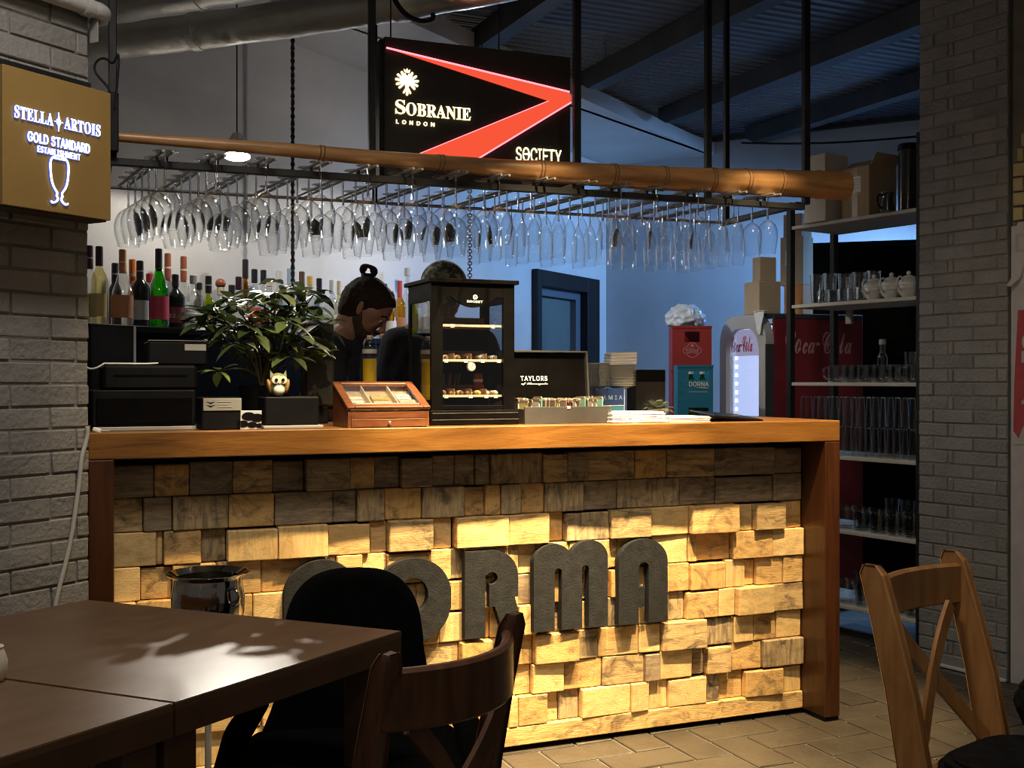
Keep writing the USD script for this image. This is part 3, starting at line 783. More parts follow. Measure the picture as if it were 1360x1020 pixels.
BT = [
    (119, 328, 18, "std", "clear", "plum", "gold", "clear bottle with tall plum capsule, half hidden by the left brick pier", -0.20, 0.28),
    (132, 329, 21, "std", "straw", "plum", "gold", "straw-coloured bottle with gold label and plum capsule beside the brick pier", -0.30, 0.24),
    (153, 351, 16, "std", "black", "black", None, "plain black bottle tucked behind the copper-necked bottle", -0.10, 0.30),
    (163, 333, 30, "cone", "clear", "copper", "orange", "wide clear bottle with a long copper neck foil and orange label", -0.30, 0.30),
    (176, 346, 14, "champagne", "amber", "orange", None, "bottle with a bright orange neck foil behind the black bottle", -0.10, 0.42),
    (186, 348, 25, "std", "black", "black", "grey", "stout black bottle with grey label left of the green bottle", -0.30, 0.28),
    (199, 365, 15, "std", "clear", "red", "white", "short bottle with red cap and white label behind the green bottle", -0.10, 0.14),
    (211, 332, 29, "champagne", "green", "black", "pink", "bright green champagne-shaped bottle with black capsule and pink-red label", -0.30, 0.27),
    (223, 338, 15, "std", "clear", "rust", "white", "tall bottle with rust-red banded capsule right behind the green bottle", -0.10, 0.34),
    (233, 366, 24, "std", "black", "black", "maroon", "dark bottle with maroon label marked 12 right of the green bottle", -0.30, 0.20),
    (244, 342, 15, "std", "clear", "rust", "white", "tall clear bottle with brownish red banded capsule near the plant", -0.10, 0.33),
    (257, 367, 26, "std", "clear", "grey", "white", "broad clear square-shouldered bottle with grey stopper at the plant's left edge", -0.28, 0.14),
    (264, 377, 14, "std", "smoke", "black", None, "small smoky bottle with black cap behind the grey-stoppered bottle", -0.10, 0.12),
    (277, 368, 20, "round", "lime", "black", "gold", "lime green round bottle with a long black neck above the plant", -0.28, 0.30),
    (293, 380, 18, "std", "clear", "ball", "white", "clear bottle topped by a rust-brown ball stopper", -0.18, 0.2),
    (308, 380, 13, "std", "smoke", "black", None, "dark-capped slim bottle between the ball stopper and the maroon-capped bottle", -0.10, 0.18),
    (317, 369, 21, "std", "clear", "plum", "white", "clear bottle with a wide plum cap above the middle of the plant", -0.28, 0.22),
    (326, 346, 17, "cone", "amber", "black", "gold", "tallest amber-necked bottle with black and white cap above the plant", -0.12, 0.24),
    (338, 359, 18, "std", "clear", "black", "red", "clear bottle with large black cap and red label, fourth left of the black rod", -0.26, 0.20),
    (350, 360, 16, "std", "clear", "black", "red", "slim clear bottle with dark cap and red label above the plant", -0.15, 0.20),
    (358, 372, 15, "std", "clear", "cream", None, "short clear bottle with cream stopper above the plant", -0.26, 0.12),
    (371, 361, 17, "std", "clear", "white", "red", "clear bottle with a white cap left of the twisted black rod", -0.22, 0.16),
    (385, 358, 15, "std", "clear", "blue", "white", "clear bottle with pale blue cap just left of the black rod", -0.14, 0.22),
    (401, 362, 16, "std", "smoke", "brown", "grey", "smoky bottle with dark brown cap just right of the twisted black rod", -0.22, 0.20),
    (412, 368, 15, "std", "clear", "yellow", None, "clear bottle with yellow cap among the plant's topmost leaves", -0.13, 0.14),
    (424, 371, 16, "std", "clear", "black", "grey", "clear bottle with black cap behind the plant's right top", -0.24, 0.20),
    (441, 373, 18, "std", "clear", "white", "white", "clear bottle with white cap just left of the bartender's hair", -0.22, 0.22),
    (451, 374, 14, "std", "straw", "cream", None, "pale bottle with cream cap partly behind the bartender's hair", -0.12, 0.22),
    (511, 378, 15, "std", "smoke", "black", "gold", "dark bottle just right of the bartender's forehead", -0.12, 0.25),
    (519, 388, 15, "round", "amber", "brown", "white", "small amber bottle between the bartender's face and the display case", -0.24, 0.14),
    (531, 374, 17, "std", "amber", "red", "orange", "bottle with red cap and orange label left of the display case", -0.18, 0.26),
    (541, 357, 14, "std", "clear", "grey", None, "tall clear bottle with grey cap behind the display case's left corner", -0.12, 0.10)]
for px, top, wpx, kind, body, cap, label, text, y, cl_ in BT:
    bottle(px, top, wpx, kind, body, cap, label, text, y, cl_, words="12" if label == "maroon" else None)
MAT["juice"] = usdkit.material(stage, "/World/Looks/juice", {"p": ("principled_bsdf", {"base_color": (0.98, 0.70, 0.05), "roughness": 0.25}), "t": ("translucent_bsdf", {"color": (1.0, 0.80, 0.10)}), "m": ("mix_closure", {"fac": 0.6})},
                               [("p.BSDF", "m.closure1"), ("t.BSDF", "m.closure2")], surface="m.closure")
jx, jz = BAR.hit(491, 447, y=0.47)
jh_ = jz - HB
jb = thing("juice_bottle", "glowing yellow juice bottle on the counter between the two bartenders", "bottle", BAR.w(jx, 0.47, HB + 0.0006), 0)
rj = 9.6 / F * BAR.w(jx, 0.47)[1]
obj("body", lathe([(0, 0), (rj, 0.0), (rj, jh_ * 0.86), (rj * 0.90, jh_ * 0.92), (rj * 0.66, jh_ * 0.97), (rj * 0.35, jh_ * 0.995)], 24), "bottle_clear", jb, smooth=50)
obj("juice", lathe([(0, 0.012), (rj * 0.95, 0.012), (rj * 0.95, jh_ * 0.74), (0, jh_ * 0.74)], 24), "juice", jb, smooth=40)
obj("label_band", lathe([(rj * 1.01, jh_ * 0.775), (rj * 1.02, jh_ * 0.775), (rj * 1.02, jh_ * 0.80), (rj * 1.01, jh_ * 0.80)], 24), "cap_plum", jb, smooth=40)
obj("label", lathe([(rj * 1.01, jh_ * 0.80), (rj * 1.015, jh_ * 0.80), (rj * 1.015, jh_ * 0.85), (rj * 1.01, jh_ * 0.85)], 24), "cap_cream", jb, smooth=40)
obj("cap", lathe([(rj * 0.36, jh_ - 0.012), (rj * 0.42, jh_ - 0.012), (rj * 0.40, jh_ + 0.004), (0, jh_ + 0.004)], 18), "cap_cream", jb, smooth=40)

# suspension rods behind the glasses
for px, d, y1, lab, nm in ((389, 5.75, 372, "twisted black rod running from the ceiling strip down to the bottle shelf", "twisted_rod"), (624, 6.4, 371, "thin black chain hanging from the ceiling behind the display case", "hanging_chain")):
    p = P(px, HY, d)
    zlo, zhi = (ZS, 3.07) if px < 500 else (H + (HY - 400) / F * d, 3.07)
    t = thing(nm, lab, "rod" if px < 500 else "chain", (p[0], p[1], zlo), 0)
    hh = zhi - zlo
    tt = np.linspace(0, hh, int(hh / 0.02))
    if px < 500:
        for ph in (0, PI):
            obj("strand", tube([(0.006 * math.cos(z * 90 + ph), 0.006 * math.sin(z * 90 + ph), z) for z in tt], 0.0065, 6), "black_steel", t)
    else:
        obj("links", [at(trimesh.creation.torus(0.011, 0.0032, major_sections=10, minor_sections=5), (0, 0, z), rx=90, rz=90 * (i % 2)) for i, z in enumerate(np.arange(0.01, hh, 0.017))], "black_steel", t, kind="stuff")

# the lamp over the back bar and an added one behind the arrow sign
glow("lamp_face", (1.0, 0.96, 0.88), 9.0)
for q, lab in ((BULB, "bright white lamp hanging over the back bar behind the bamboo pole"), (BULB2, "added white lamp over the back bar, out of sight behind the red arrow sign")):
    lampt = thing("pendant_lamp", lab, "lamp", q + np.array([0, 0, 0.045]), 0)
    obj("shade", lathe([(0.0, 0.055), (0.018, 0.055), (0.03, 0.035), (0.062, -0.006), (0.066, -0.012), (0.060, -0.008), (0.028, 0.028), (0.0, 0.03)], 28), "cap_white", lampt, smooth=40)
    bl = trimesh.creation.icosphere(3, 1.0)
    bl.apply_scale((0.058, 0.058, 0.020))
    obj("bulb", at(bl, (0, 0, -0.046)), "lamp_face", lampt, smooth=True)
    obj("cable", tube([(0, 0, 0.055), (0, 0, 3.07 - q[2] - 0.045)], 0.003, 6), "black_plastic", lampt)

# ------------------------------------------------------------------ till equipment on the left of the counter
def on_bar(name, label, cat, px0, px1, ytop, n0, n1, m="black_plastic", z0=HB, group=None, ch=0.004, ybot=None):
    """A box-like thing standing on the counter; its front spans px0..px1 at depth n0."""
    x0, x1 = BAR.hit(px0, y=n0)[0], BAR.hit(px1, y=n0)[0]
    h = BAR.hit((px0 + px1) / 2, ytop, y=n0)[1] - z0
    t = thing(name, label, cat, BAR.w(x0, n0, z0), BDEG, group)
    return t, x1 - x0, n1 - n0, h


t, w, d, h = on_bar("cash_drawer", "wide black cash drawer on the left end of the counter", "cash drawer", 122, 260, 518, 0.10, 0.48)
obj("body", bx(0, w, 0, d, 0.012, h, 0.004), "black_plastic", t)
obj("drawer_front", bx(0.012, w - 0.012, -0.006, 0.002, 0.022, h - 0.022, 0.002), "black_lacquer", t)
obj("base_strip", bx(0.01, w, -0.004, d, 0.0, 0.012, 0.002), "cap_grey", t)
zc1 = HB + h
t, w, d, h = on_bar("receipt_printer", "flat black receipt printer stacked on the cash drawer", "printer", 137, 262, 485, 0.14, 0.42, z0=zc1)
obj("body", bx(0, w, 0, d, 0, h, 0.008), "black_plastic", t)
obj("paper_slot", bx(0.03, w - 0.03, -0.002, 0.002, h * 0.55, h * 0.62), "black_lacquer", t)
zc2 = zc1 + h
t, w, d, h = on_bar("card_reader", "slim black device with silver label strip on top of the printer", "card reader", 196, 276, 453, 0.16, 0.34, z0=zc2)
w = min(w, BAR.hit(262, y=0.16)[0] - BAR.hit(196, y=0.16)[0] + 0.03)
obj("body", bx(0, w, 0, d, 0, h, 0.006), "black_plastic", t)
obj("silver_label", bx(w * 0.62, w * 0.98, -0.0015, 0.001, h * 0.62, h * 0.88), "cap_grey", t)
obj("top_edge", bx(0.002, w - 0.002, 0.0, 0.01, h, h + 0.003), "rod_steel", t)
t, w, d, h = on_bar("till_screen", "black till screen seen from behind at the far left of the counter", "screen", 119, 180, 432, 0.54, 0.58)
obj("panel", bx(0, w, 0, d, 0.09, h, 0.006), "black_plastic", t)
obj("bezel", bx(w - 0.006, w + 0.002, -0.004, d + 0.002, 0.09, h), "cap_grey", t)
obj("stand", bx(w * 0.35, w * 0.6, 0.005, d - 0.005, 0.0, 0.09), "black_plastic", t)
obj("stand_foot", bx(w * 0.1, w * 0.9, -0.03, d + 0.03, 0.0, 0.012, 0.004), "black_plastic", t)
t, w, d, h = on_bar("register_display", "dark grey display housing behind the plant's right side", "screen", 405, 444, 428, 0.42, 0.50)
pm("dark_grey_plastic", (0.035, 0.035, 0.032), (0.045, 0.045, 0.04), 10, 0.5)
obj("panel", bx(0, w, 0, d, 0.06, h, 0.008), "dark_grey_plastic", t)
obj("stand", bx(w * 0.2, w * 0.8, 0, d, 0.0, 0.06, 0.004), "black_plastic", t)
t, w, d, h = on_bar("speaker_box", "small black box with a silver emblem plaque left of the plant pot", "box", 268, 322, 528, 0.06, 0.20)
obj("body", bx(0, w, 0, d, 0, h, 0.003), "black_plastic", t)
pq = obj("plaque", bx(0.004, w - 0.003, -0.003, 0.001, h - 0.040, h - 0.003, 0.001), "plaque_silver" if "plaque_silver" in MAT else "cap_grey", t, label="silver plaque with dark wing emblem")
wing = []
for k in range(2):
    z = h - 0.012 - 0.010 * k
    wing.append(Polygon([(0.014, z), (0.026, z - 0.007), (0.038, z), (0.026, z - 0.003)]))
m = ext(unary_union(wing), 0.0008)
m.apply_translation((0, -0.0040, 0))
obj("emblem", m, "black_plastic", pq)
lines = unary_union([sbox(0.046, h - 0.014 - 0.008 * k, 0.046 + (0.040, 0.034, 0.044)[k], h - 0.012 - 0.008 * k) for k in range(3)])
m = ext(lines, 0.0008)
m.apply_translation((0, -0.0040, 0))
obj("print_lines", m, "cap_grey", pq)
t, w, d, h = on_bar("card_holder", "small card with a black and white cow pattern in front of the plant", "card", 319, 347, 545, 0.05, 0.07)
obj("card", at(bx(0, w, 0, 0.004, 0, h, 0.001), rx=8), "cap_white", t)
cow = [affinity.scale(Point(w * a, h * b).buffer(h * c, 8), 1.6, 1) for a, b, c in ((0.12, 0.3, 0.18), (0.38, 0.7, 0.22), (0.55, 0.25, 0.16), (0.78, 0.62, 0.22), (0.92, 0.2, 0.13))]
m = ext(unary_union(cow).intersection(sbox(0, 0.001, w, h - 0.001)), 0.0006)
m.apply_translation((0, -0.0012, 0))
obj("cow_spots", at(m, rx=8), "black_plastic", t)
t, w, d, h = on_bar("napkin_box", "square black box the little owl stands on", "box", 352, 424, 527, 0.07, 0.24)
obj("body", bx(0, w, 0, d, 0.010, h, 0.004), "black_plastic", t)
obj("base_strip", bx(-0.006, w + 0.012, -0.008, d, 0.0, 0.010, 0.002), "cap_grey", t)
zob, xob = HB + h, BAR.hit(371, y=0.10)[0]

# the owl
pm("owl_olive", (0.16, 0.17, 0.07), (0.20, 0.20, 0.09), 20, 0.45)
pm("owl_cream", (0.72, 0.66, 0.52), None, rough=0.5)
pm("owl_wing", (0.34, 0.17, 0.05), None, rough=0.5)
owl = thing("owl_figurine", "small olive and cream ceramic owl on the black box below the plant", "figurine", BAR.w(xob, 0.12, zob), BDEG)
ob = Manifold.hull(Manifold.sphere(0.030, 24).scale((0.9, 0.8, 1.0)).translate((0, 0, 0.030)) + Manifold.sphere(0.026, 24).scale((1, 0.85, 0.9)).translate((0, 0, 0.052)))
ears = sum([[Manifold.hull_points(np.array([(s * 0.012, -0.008, 0.066), (s * 0.026, -0.006, 0.060), (s * 0.024, 0.008, 0.060), (s * 0.025, 0, 0.084)]))] for s in (-1, 1)], [])
ow = obj("body", tm((ob + ears[0] + ears[1]).trim_by_plane((0, 0, 1), 0.0)), "owl_olive", owl, smooth=50)
obj("belly", at(trimesh.creation.icosphere(2, 0.018), (0, -0.016, 0.020), s=None), "owl_cream", owl, smooth=True)
for s in (-1, 1):
    e = obj("eye", at(lathe([(0, 0.003), (0.0125, 0.001), (0.0125, -0.004), (0, -0.004)], 18), (s * 0.0115, -0.0235, 0.053), rx=90), "owl_cream", owl, smooth=30)
    obj("pupil", at(lathe([(0, 0.002), (0.0050, 0.001), (0.0050, -0.002), (0, -0.002)], 12), (s * 0.0105, -0.0275, 0.053), rx=90), "black_plastic", e)
    wg = trimesh.creation.icosphere(2, 0.02)
    wg.apply_scale((0.35, 0.7, 1.2))
    obj("wing", at(wg, (s * 0.028, 0.0, 0.032), ry=s * 12), "owl_wing", owl, smooth=True)
obj("beak", tm(Manifold.hull_points(np.array([(-0.004, -0.024, 0.047), (0.004, -0.024, 0.047), (0, -0.031, 0.040), (0, -0.022, 0.039)]))), "cap_yellow", owl)

# ------------------------------------------------------------------ the potted plant
def leafmat(name, c):
    MAT[name] = usdkit.material(stage, "/World/Looks/" + name, {"p": ("principled_bsdf", {"base_color": c, "roughness": 0.45, "specular_ior_level": 0.35}), "t": ("translucent_bsdf", {"color": tuple(min(1, 1.3 * q) for q in c)}), "m": ("mix_closure", {"fac": 0.25})},
                                [("p.BSDF", "m.closure1"), ("t.BSDF", "m.closure2")], surface="m.closure")


leafmat("leaf_dark", (0.028, 0.048, 0.016))
leafmat("leaf_mid", (0.055, 0.080, 0.028))
leafmat("leaf_pale", (0.11, 0.135, 0.055))
leafmat("leaf_young", (0.20, 0.28, 0.06))
pm("stem_bark", (0.09, 0.075, 0.045), (0.13, 0.11, 0.06), 20, 0.7)
PN = 0.27
xp = BAR.hit(352, y=PN)[0]
plant = thing("potted_plant", "bushy umbrella plant with glossy oval leaves in a black pot on the counter", "plant", BAR.w(xp, PN, HB), BDEG)
obj("pot", lathe([(0, 0), (0.062, 0), (0.085, 0.13), (0.088, 0.135), (0.080, 0.135), (0.075, 0.12), (0, 0.12)], 28), "black_plastic", plant, smooth=40)
obj("soil", at(lathe([(0, 0.004), (0.074, 0.0), (0.074, -0.01), (0, -0.01)], 20), (0, 0, 0.122)), "owl_wing", plant)
pr = random.Random(4)


def leaf(base, direction, up, length, width, droop, m):
    dr = np.asarray(direction, float)
    dr /= np.linalg.norm(dr)
    sd = np.cross(dr, up)
    sd /= max(np.linalg.norm(sd), 1e-6)
    nu = np.cross(sd, dr)
    v, f = [], []
    ts = [0, 0.12, 0.35, 0.6, 0.82, 1.0]
    ws = [0.06, 0.45, 0.95, 1.0, 0.62, 0.02]
    for tt, ww in zip(ts, ws):
        c_ = np.asarray(base) + dr * length * tt - np.array([0, 0, 1.0]) * droop * length * tt * tt
        for s, lift in ((-1, 0.22), (0, 0), (1, 0.22)):
            v.append(c_ + sd * s * ww * width / 2 + nu * lift * ww * width / 2)
    for i in range(5):
        for j in range(2):
            a = i * 3 + j
            f += [(a, a + 1, a + 4), (a, a + 4, a + 3)]
    obj("leaf", trimesh.Trimesh(np.array(v), np.array(f), process=False), m, plant, smooth=True)


CL = [(1150, 330), (1050, 300), (1090, 400), (960, 350), (940, 390), (770, 365), (700, 430), (640, 445), (880, 440), (960, 500), (830, 590), (940, 610), (1010, 620), (1080, 660), (1180, 480), (1240, 500), (1200, 570), (1250, 640), (720, 540), (670, 500), (800, 500), (1110, 440), (720, 730), (900, 540), (1040, 540), (1000, 430), (890, 500), (1060, 480), (1130, 560), (760, 460), (850, 380), (1010, 340), (1190, 400), (930, 680), (1140, 620), (690, 590), (1200, 340), (640, 500)]
top0 = np.array([0, 0, 0.13])
for i, (cx, cy) in enumerate(CL):
    px, py = 100 + cx / 3.778, 300 + cy / 3.778
    n = PN + pr.uniform(-0.13, 0.13)
    x, z = BAR.hit(px, py, y=n)
    c_ = np.array([x - xp, n - PN, z - HB])
    mid = (top0 + c_) / 2 + np.array([pr.uniform(-0.02, 0.02), pr.uniform(-0.02, 0.02), 0.03])
    obj("stem", tube(spline([top0 + np.array([pr.uniform(-0.02, 0.02), pr.uniform(-0.02, 0.02), -0.005]), mid, c_], 10), np.linspace(0.0042, 0.002, 10), 6), "stem_bark", plant, smooth=True)
    young = (cx, cy) in ((1250, 640), (720, 730))
    nl = pr.choice([6, 7, 7]) if i < 26 else 7
    a0_ = pr.uniform(0, 6)
    for k in range(nl):
        a = a0_ + k * 2 * PI / nl + pr.uniform(-0.25, 0.25)
        el = pr.uniform(-0.35, 0.55)
        dr = np.array([math.cos(a) * math.cos(el), math.sin(a) * math.cos(el), math.sin(el)])
        L = pr.uniform(0.062, 0.105) * (0.7 if young else 1)
        leaf(c_ + dr * 0.008, dr, np.array([0, 0, 1.0]) + 0.3 * np.array([pr.uniform(-1, 1), pr.uniform(-1, 1), 0]), L, L * pr.uniform(0.38, 0.50), pr.uniform(0.1, 0.6),
             "leaf_young" if young else pr.choice(["leaf_dark", "leaf_mid", "leaf_mid", "leaf_dark", "leaf_pale"]))
# ------------------------------------------------------------------ cigar box, display case, tea chest and the rest of the counter
wood("cigar_wood", (0.075, 0.022, 0.008), (0.135, 0.045, 0.015), (0.18, 0.070, 0.026), (2, 14, 14), 3.0, 0.35, 0.05, coat=0.3)
wood("cedar", (0.20, 0.10, 0.045), (0.28, 0.15, 0.07), (0.34, 0.19, 0.09), (2, 14, 14), 3.0, 0.6, 0.05)
pm("cigar_brown", (0.16, 0.08, 0.035), (0.22, 0.12, 0.05), 30, 0.7)
pm("cigar_gold", (0.70, 0.46, 0.10), None, rough=0.5)
pm("paper_white", (0.78, 0.76, 0.70), (0.82, 0.80, 0.75), 8, 0.75)
pm("paper_tan", (0.52, 0.40, 0.26), None, rough=0.7)
n0 = 0.035
x0, x1 = BAR.hit(462, y=n0)[0], BAR.hit(570, y=n0)[0]
CB = Fr(BAR.w(x0, n0, HB), BDEG)
cw_, cd, ch0, ch1 = x1 - x0, 0.20, 0.056, 0.135
cb = thing("cigar_box", "reddish wooden cigar box with sloping glass lid and a brass-knobbed drawer", "cigar box", CB.o, BDEG)
prof = Polygon([(0, 0), (cd, 0), (cd, ch1), (0, ch0)])
def side(x, th):
    m = trimesh.creation.extrude_polygon(prof, th, engine="earcut")
    m.apply_transform(np.array([[0, 0, 1, x], [1, 0, 0, 0], [0, 1, 0, 0], [0, 0, 0, 1.0]]))
    return m
obj("side_panel", side(0, 0.010), "cigar_wood", cb)
obj("side_panel", side(cw_ - 0.010, 0.010), "cigar_wood", cb)
obj("front_panel", bx(0.010, cw_ - 0.010, 0.0, 0.008, 0.030, ch0, 0.001), "cigar_wood", cb)
obj("back_panel", bx(0.010, cw_ - 0.010, cd - 0.010, cd, 0, ch1 - 0.004), "cigar_wood", cb)
obj("bottom_panel", bx(0.010, cw_ - 0.010, 0.008, cd - 0.01, 0.030, 0.036), "cedar", cb)
obj("display_tray", at(bx(0.011, cw_ - 0.011, 0.016, math.hypot(cd, ch1 - ch0) - 0.018, -0.020, -0.017), (0, 0, ch0 + 0.001), rx=math.degrees(math.atan2(ch1 - ch0, cd))), "paper_tan", cb)
dr = obj("drawer", bx(0.011, cw_ - 0.011, -0.002, 0.12, 0.002, 0.028, 0.001), "cigar_wood", cb)
obj("knob", at(lathe([(0, 0.010), (0.005, 0.009), (0.006, 0.005), (0.003, 0.002), (0.003, 0), (0, 0)], 14), (cw_ / 2, -0.002, 0.015), rx=90), "rod_steel", dr, smooth=True)
sl = math.degrees(math.atan2(ch1 - ch0, cd))
ll = math.hypot(cd, ch1 - ch0)
def lidpart(m):
    return at(m, (0, 0, ch0 + 0.001), rx=sl)
lid = obj("lid", [lidpart(bx(-0.003, 0.022, -0.003, ll, 0, 0.012, 0.002)), lidpart(bx(cw_ - 0.022, cw_ + 0.003, -0.003, ll, 0, 0.012, 0.002)), lidpart(bx(0.022, cw_ - 0.022, -0.003, 0.018, 0, 0.012, 0.002)), lidpart(bx(0.022, cw_ - 0.022, ll - 0.018, ll, 0, 0.012, 0.002))], "cigar_wood", cb)
obj("lid_glass", lidpart(bx(0.020, cw_ - 0.020, 0.016, ll - 0.016, 0.005, 0.007)), "window_pane", lid)
obj("lid_trim", lidpart(bx(0.03, cw_ - 0.03, 0.018, 0.021, 0.009, 0.0135)), "cap_cream", lid)
for k in (1, 2):
    obj("divider", lidpart(bx(cw_ * k / 3 - 0.002, cw_ * k / 3 + 0.002, 0.018, ll - 0.02, -0.0168, 0.003)), "cap_cream", cb)
def inside(nm, lab, cat, cx, cy, m, w, d, h):
    t = thing(nm, lab, cat, CB.o, BDEG)
    obj("carton", lidpart(bx(cx - w / 2, cx + w / 2, cy, cy + d, -0.0165, -0.0165 + h, 0.001)), m, t)
    obj("band", lidpart(bx(cx - w / 2 - 0.0005, cx + w / 2 + 0.0005, cy + d * 0.3, cy + d * 0.55, -0.0165, -0.0162 + h)), "cap_red" if m == "paper_tan" else "paper_tan", t)
inside("cigarillo_pack", "pale cigarillo pack in the left compartment of the cigar box", "pack", cw_ * 0.19, 0.075, "paper_white", 0.045, 0.05, 0.011)
inside("cigarillo_pack", "white cigarillo pack at the front of the left compartment of the cigar box", "pack", cw_ * 0.20, 0.030, "paper_white", 0.045, 0.035, 0.008)
inside("cigarillo_pack", "tan cigarillo pack in the middle compartment of the cigar box", "pack", cw_ * 0.5, 0.030, "paper_tan", 0.062, 0.055, 0.013)
inside("cigarillo_pack", "olive banded pack behind the tan one in the middle compartment", "pack", cw_ * 0.5, 0.095, "label_gold", 0.058, 0.04, 0.012)
inside("cigarillo_pack", "tan banded cigarillo pack in the right compartment of the cigar box", "pack", cw_ * 0.82, 0.030, "paper_tan", 0.060, 0.06, 0.014)
inside("cigarillo_pack", "bluish white pack at the back of the right compartment", "pack", cw_ * 0.80, 0.100, "cap_blue", 0.050, 0.045, 0.012)

# glazed display case with cigar trays
ZT = BAR.hit(600, 369.4, y=0.10)[1]
xl, xr = BAR.hit(570.6, y=0.10)[0], BAR.hit(690.6, y=0.10)[0]
HF = Fr(BAR.w(xl, 0.10, HB), BDEG + 1.0)
hw, hd, hh = xr - xl, 0.275, ZT - HB
dc = thing("display_case", "tall black glazed cigar display case with wooden trays on the counter", "display case", HF.o, HF.deg)
def lxz(px, py, y=0.012):
    u, z = HF.hit(px, py, y=y)
    return u, z
obj("top_slab", bx(0, hw, 0, hd, hh - 0.014, hh, 0.002), "black_lacquer", dc)
i_ = 0.010
wl0, wz1 = lxz(588, 393)
wl1, wz0 = lxz(668.5, 538)
bx0, bx1 = i_, hw - 0.014
obj("front_stile", bx(bx0, wl0, i_, i_ + 0.016, 0.0, hh - 0.014, 0.001), "black_lacquer", dc)
obj("front_stile", bx(wl1, bx1, i_, i_ + 0.016, 0.0, hh - 0.014, 0.001), "black_lacquer", dc)
vx = np.linspace(wl0, wl1, 25)
val = Polygon([(wl0, hh - 0.0145), *[(x, wz1 - 0.036 * max(0, 1 - ((x - (wl0 + wl1) / 2) / (0.38 * (wl1 - wl0))) ** 2) ** 1.2) for x in vx], (wl1, hh - 0.0145)])
m = ext(val, 0.014)
m.apply_translation((0, i_ + 0.001, 0))
va = obj("valance", m, "black_lacquer", dc)
obj("front_rail", bx(wl0, wl1, i_ + 0.001, i_ + 0.015, 0.052, wz0, 0.001), "black_lacquer", dc)
obj("plinth", bx(bx0 - 0.008, bx1 + 0.012, 0.0, hd, 0.0, 0.050, 0.002), "black_lacquer", dc)
for z in (0.018, 0.040):
    obj("chrome_line", bx(bx0, bx1 + 0.010, -0.0012, 0.0005, z, z + 0.002), "rod_steel", dc)
for y in (hd - i_ - 0.03,):
    obj("rear_stile", bx(bx0, bx0 + 0.03, y, y + 0.02, 0.05, hh - 0.014), "black_lacquer", dc)
    obj("rear_stile", bx(bx1 - 0.03, bx1, y, y + 0.02, 0.05, hh - 0.014), "black_lacquer", dc)
obj("side_rail", bx(bx0, bx0 + 0.014, i_ + 0.016, hd - i_ - 0.03, hh - 0.075, hh - 0.014), "black_lacquer", dc)
obj("side_rail", bx(bx0, bx0 + 0.014, i_ + 0.016, hd - i_ - 0.03, 0.05, 0.085), "black_lacquer", dc)
obj("side_rail", bx(bx1 - 0.014, bx1, i_ + 0.016, hd - i_ - 0.03, hh - 0.075, hh - 0.014), "black_lacquer", dc)
obj("rear_panel", bx(bx0 + 0.03, bx1 - 0.03, hd - i_ - 0.024, hd - i_ - 0.016, 0.05, hh - 0.155), "black_lacquer", dc)
obj("pane", bx(wl0, wl1, i_ + 0.006, i_ + 0.009, wz0, wz1 - 0.004), "window_pane", dc)
obj("pane", bx(bx0 + 0.004, bx0 + 0.007, i_ + 0.016, hd - i_ - 0.03, 0.085, hh - 0.075), "window_pane", dc)
obj("pane", bx(bx1 - 0.007, bx1 - 0.004, i_ + 0.016, hd - i_ - 0.03, 0.085, hh - 0.075), "window_pane", dc)
lx0 = (wl0 + wl1) / 2
obj("logo", [at(trimesh.creation.annulus(0.0045, 0.0085, 0.001), (lx0 + 0.006, i_, wz1 - 0.001), rx=90), at(trimesh.creation.cylinder(0.002, 0.001), (lx0 + 0.006, i_, wz1 - 0.001), rx=90)], "cap_white", va)
m = ext(fit(text_poly("EGOIST", 0.01, weight=2), lx0 - 0.024, lx0 + 0.034, wz1 - 0.020, wz1 - 0.012), 0.001)
m.apply_translation((0, i_ - 0.0002, 0))
obj("lettering", m, "cap_white", va)
trays = []
for k, py in enumerate((432, 478, 525)):
    z = lxz(628, py, 0.03)[1]
    tr = obj("tray", [bx(wl0 - 0.01, wl1 + 0.01, 0.030, hd - 0.06, z - 0.006, z, 0.001), bx(wl0 - 0.01, wl1 + 0.01, hd - 0.065, hd - 0.06, z, z + 0.035)], "cedar", dc)
    obj("tray_edge", bx(wl0 - 0.01, wl1 + 0.01, 0.0275, 0.030, z - 0.006, z + 0.002), "cap_cream", tr)
    for q in ((0.18, 0.85), (0.08, 0.4, 0.68, 0.95), (0.08, 0.48, 0.74, 0.9))[k]:
        xx = wl0 + (wl1 - wl0) * q
        obj("price_clip", bx(xx - 0.007, xx + 0.007, 0.0245, 0.0275, z - 0.010, z + 0.002, 0.0005), "cap_white", tr)
    if k:
        for q in (0.22, 0.5, 0.75):
            xx = wl0 + (wl1 - wl0) * q
            obj("tray_divider", bx(xx - 0.0015, xx + 0.0015, 0.032, hd - 0.066, z, z + 0.022), "cedar", tr)
    trays.append(z)
hg = obj("hygrometer", at(lathe([(0, 0.006), (0.014, 0.006), (0.0165, 0.004), (0.0165, -0.002), (0, -0.002)], 28), ((wl0 + wl1) / 2 + 0.0, i_ + 0.0235, lxz(627, 487)[1]), rx=90), "rod_steel", dc, smooth=30, label="round hygrometer dial")
obj("dial_face", at(trimesh.creation.cylinder(0.0135, 0.0006), ((wl0 + wl1) / 2, i_ + 0.0168, lxz(627, 487)[1]), rx=90), "cap_white", hg)
obj("needle", at(bx(-0.0007, 0.0007, -0.0004, 0.0, -0.004, 0.011), ((wl0 + wl1) / 2, i_ + 0.0163, lxz(627, 487)[1]), ry=35), "black_plastic", hg)
rc = random.Random(3)
CN = {1: ["leftmost", "second", "third", "turquoise-banded", "rightmost"], 2: ["leftmost", "second", "third", "fourth", "fifth", "sixth", "rightmost"]}
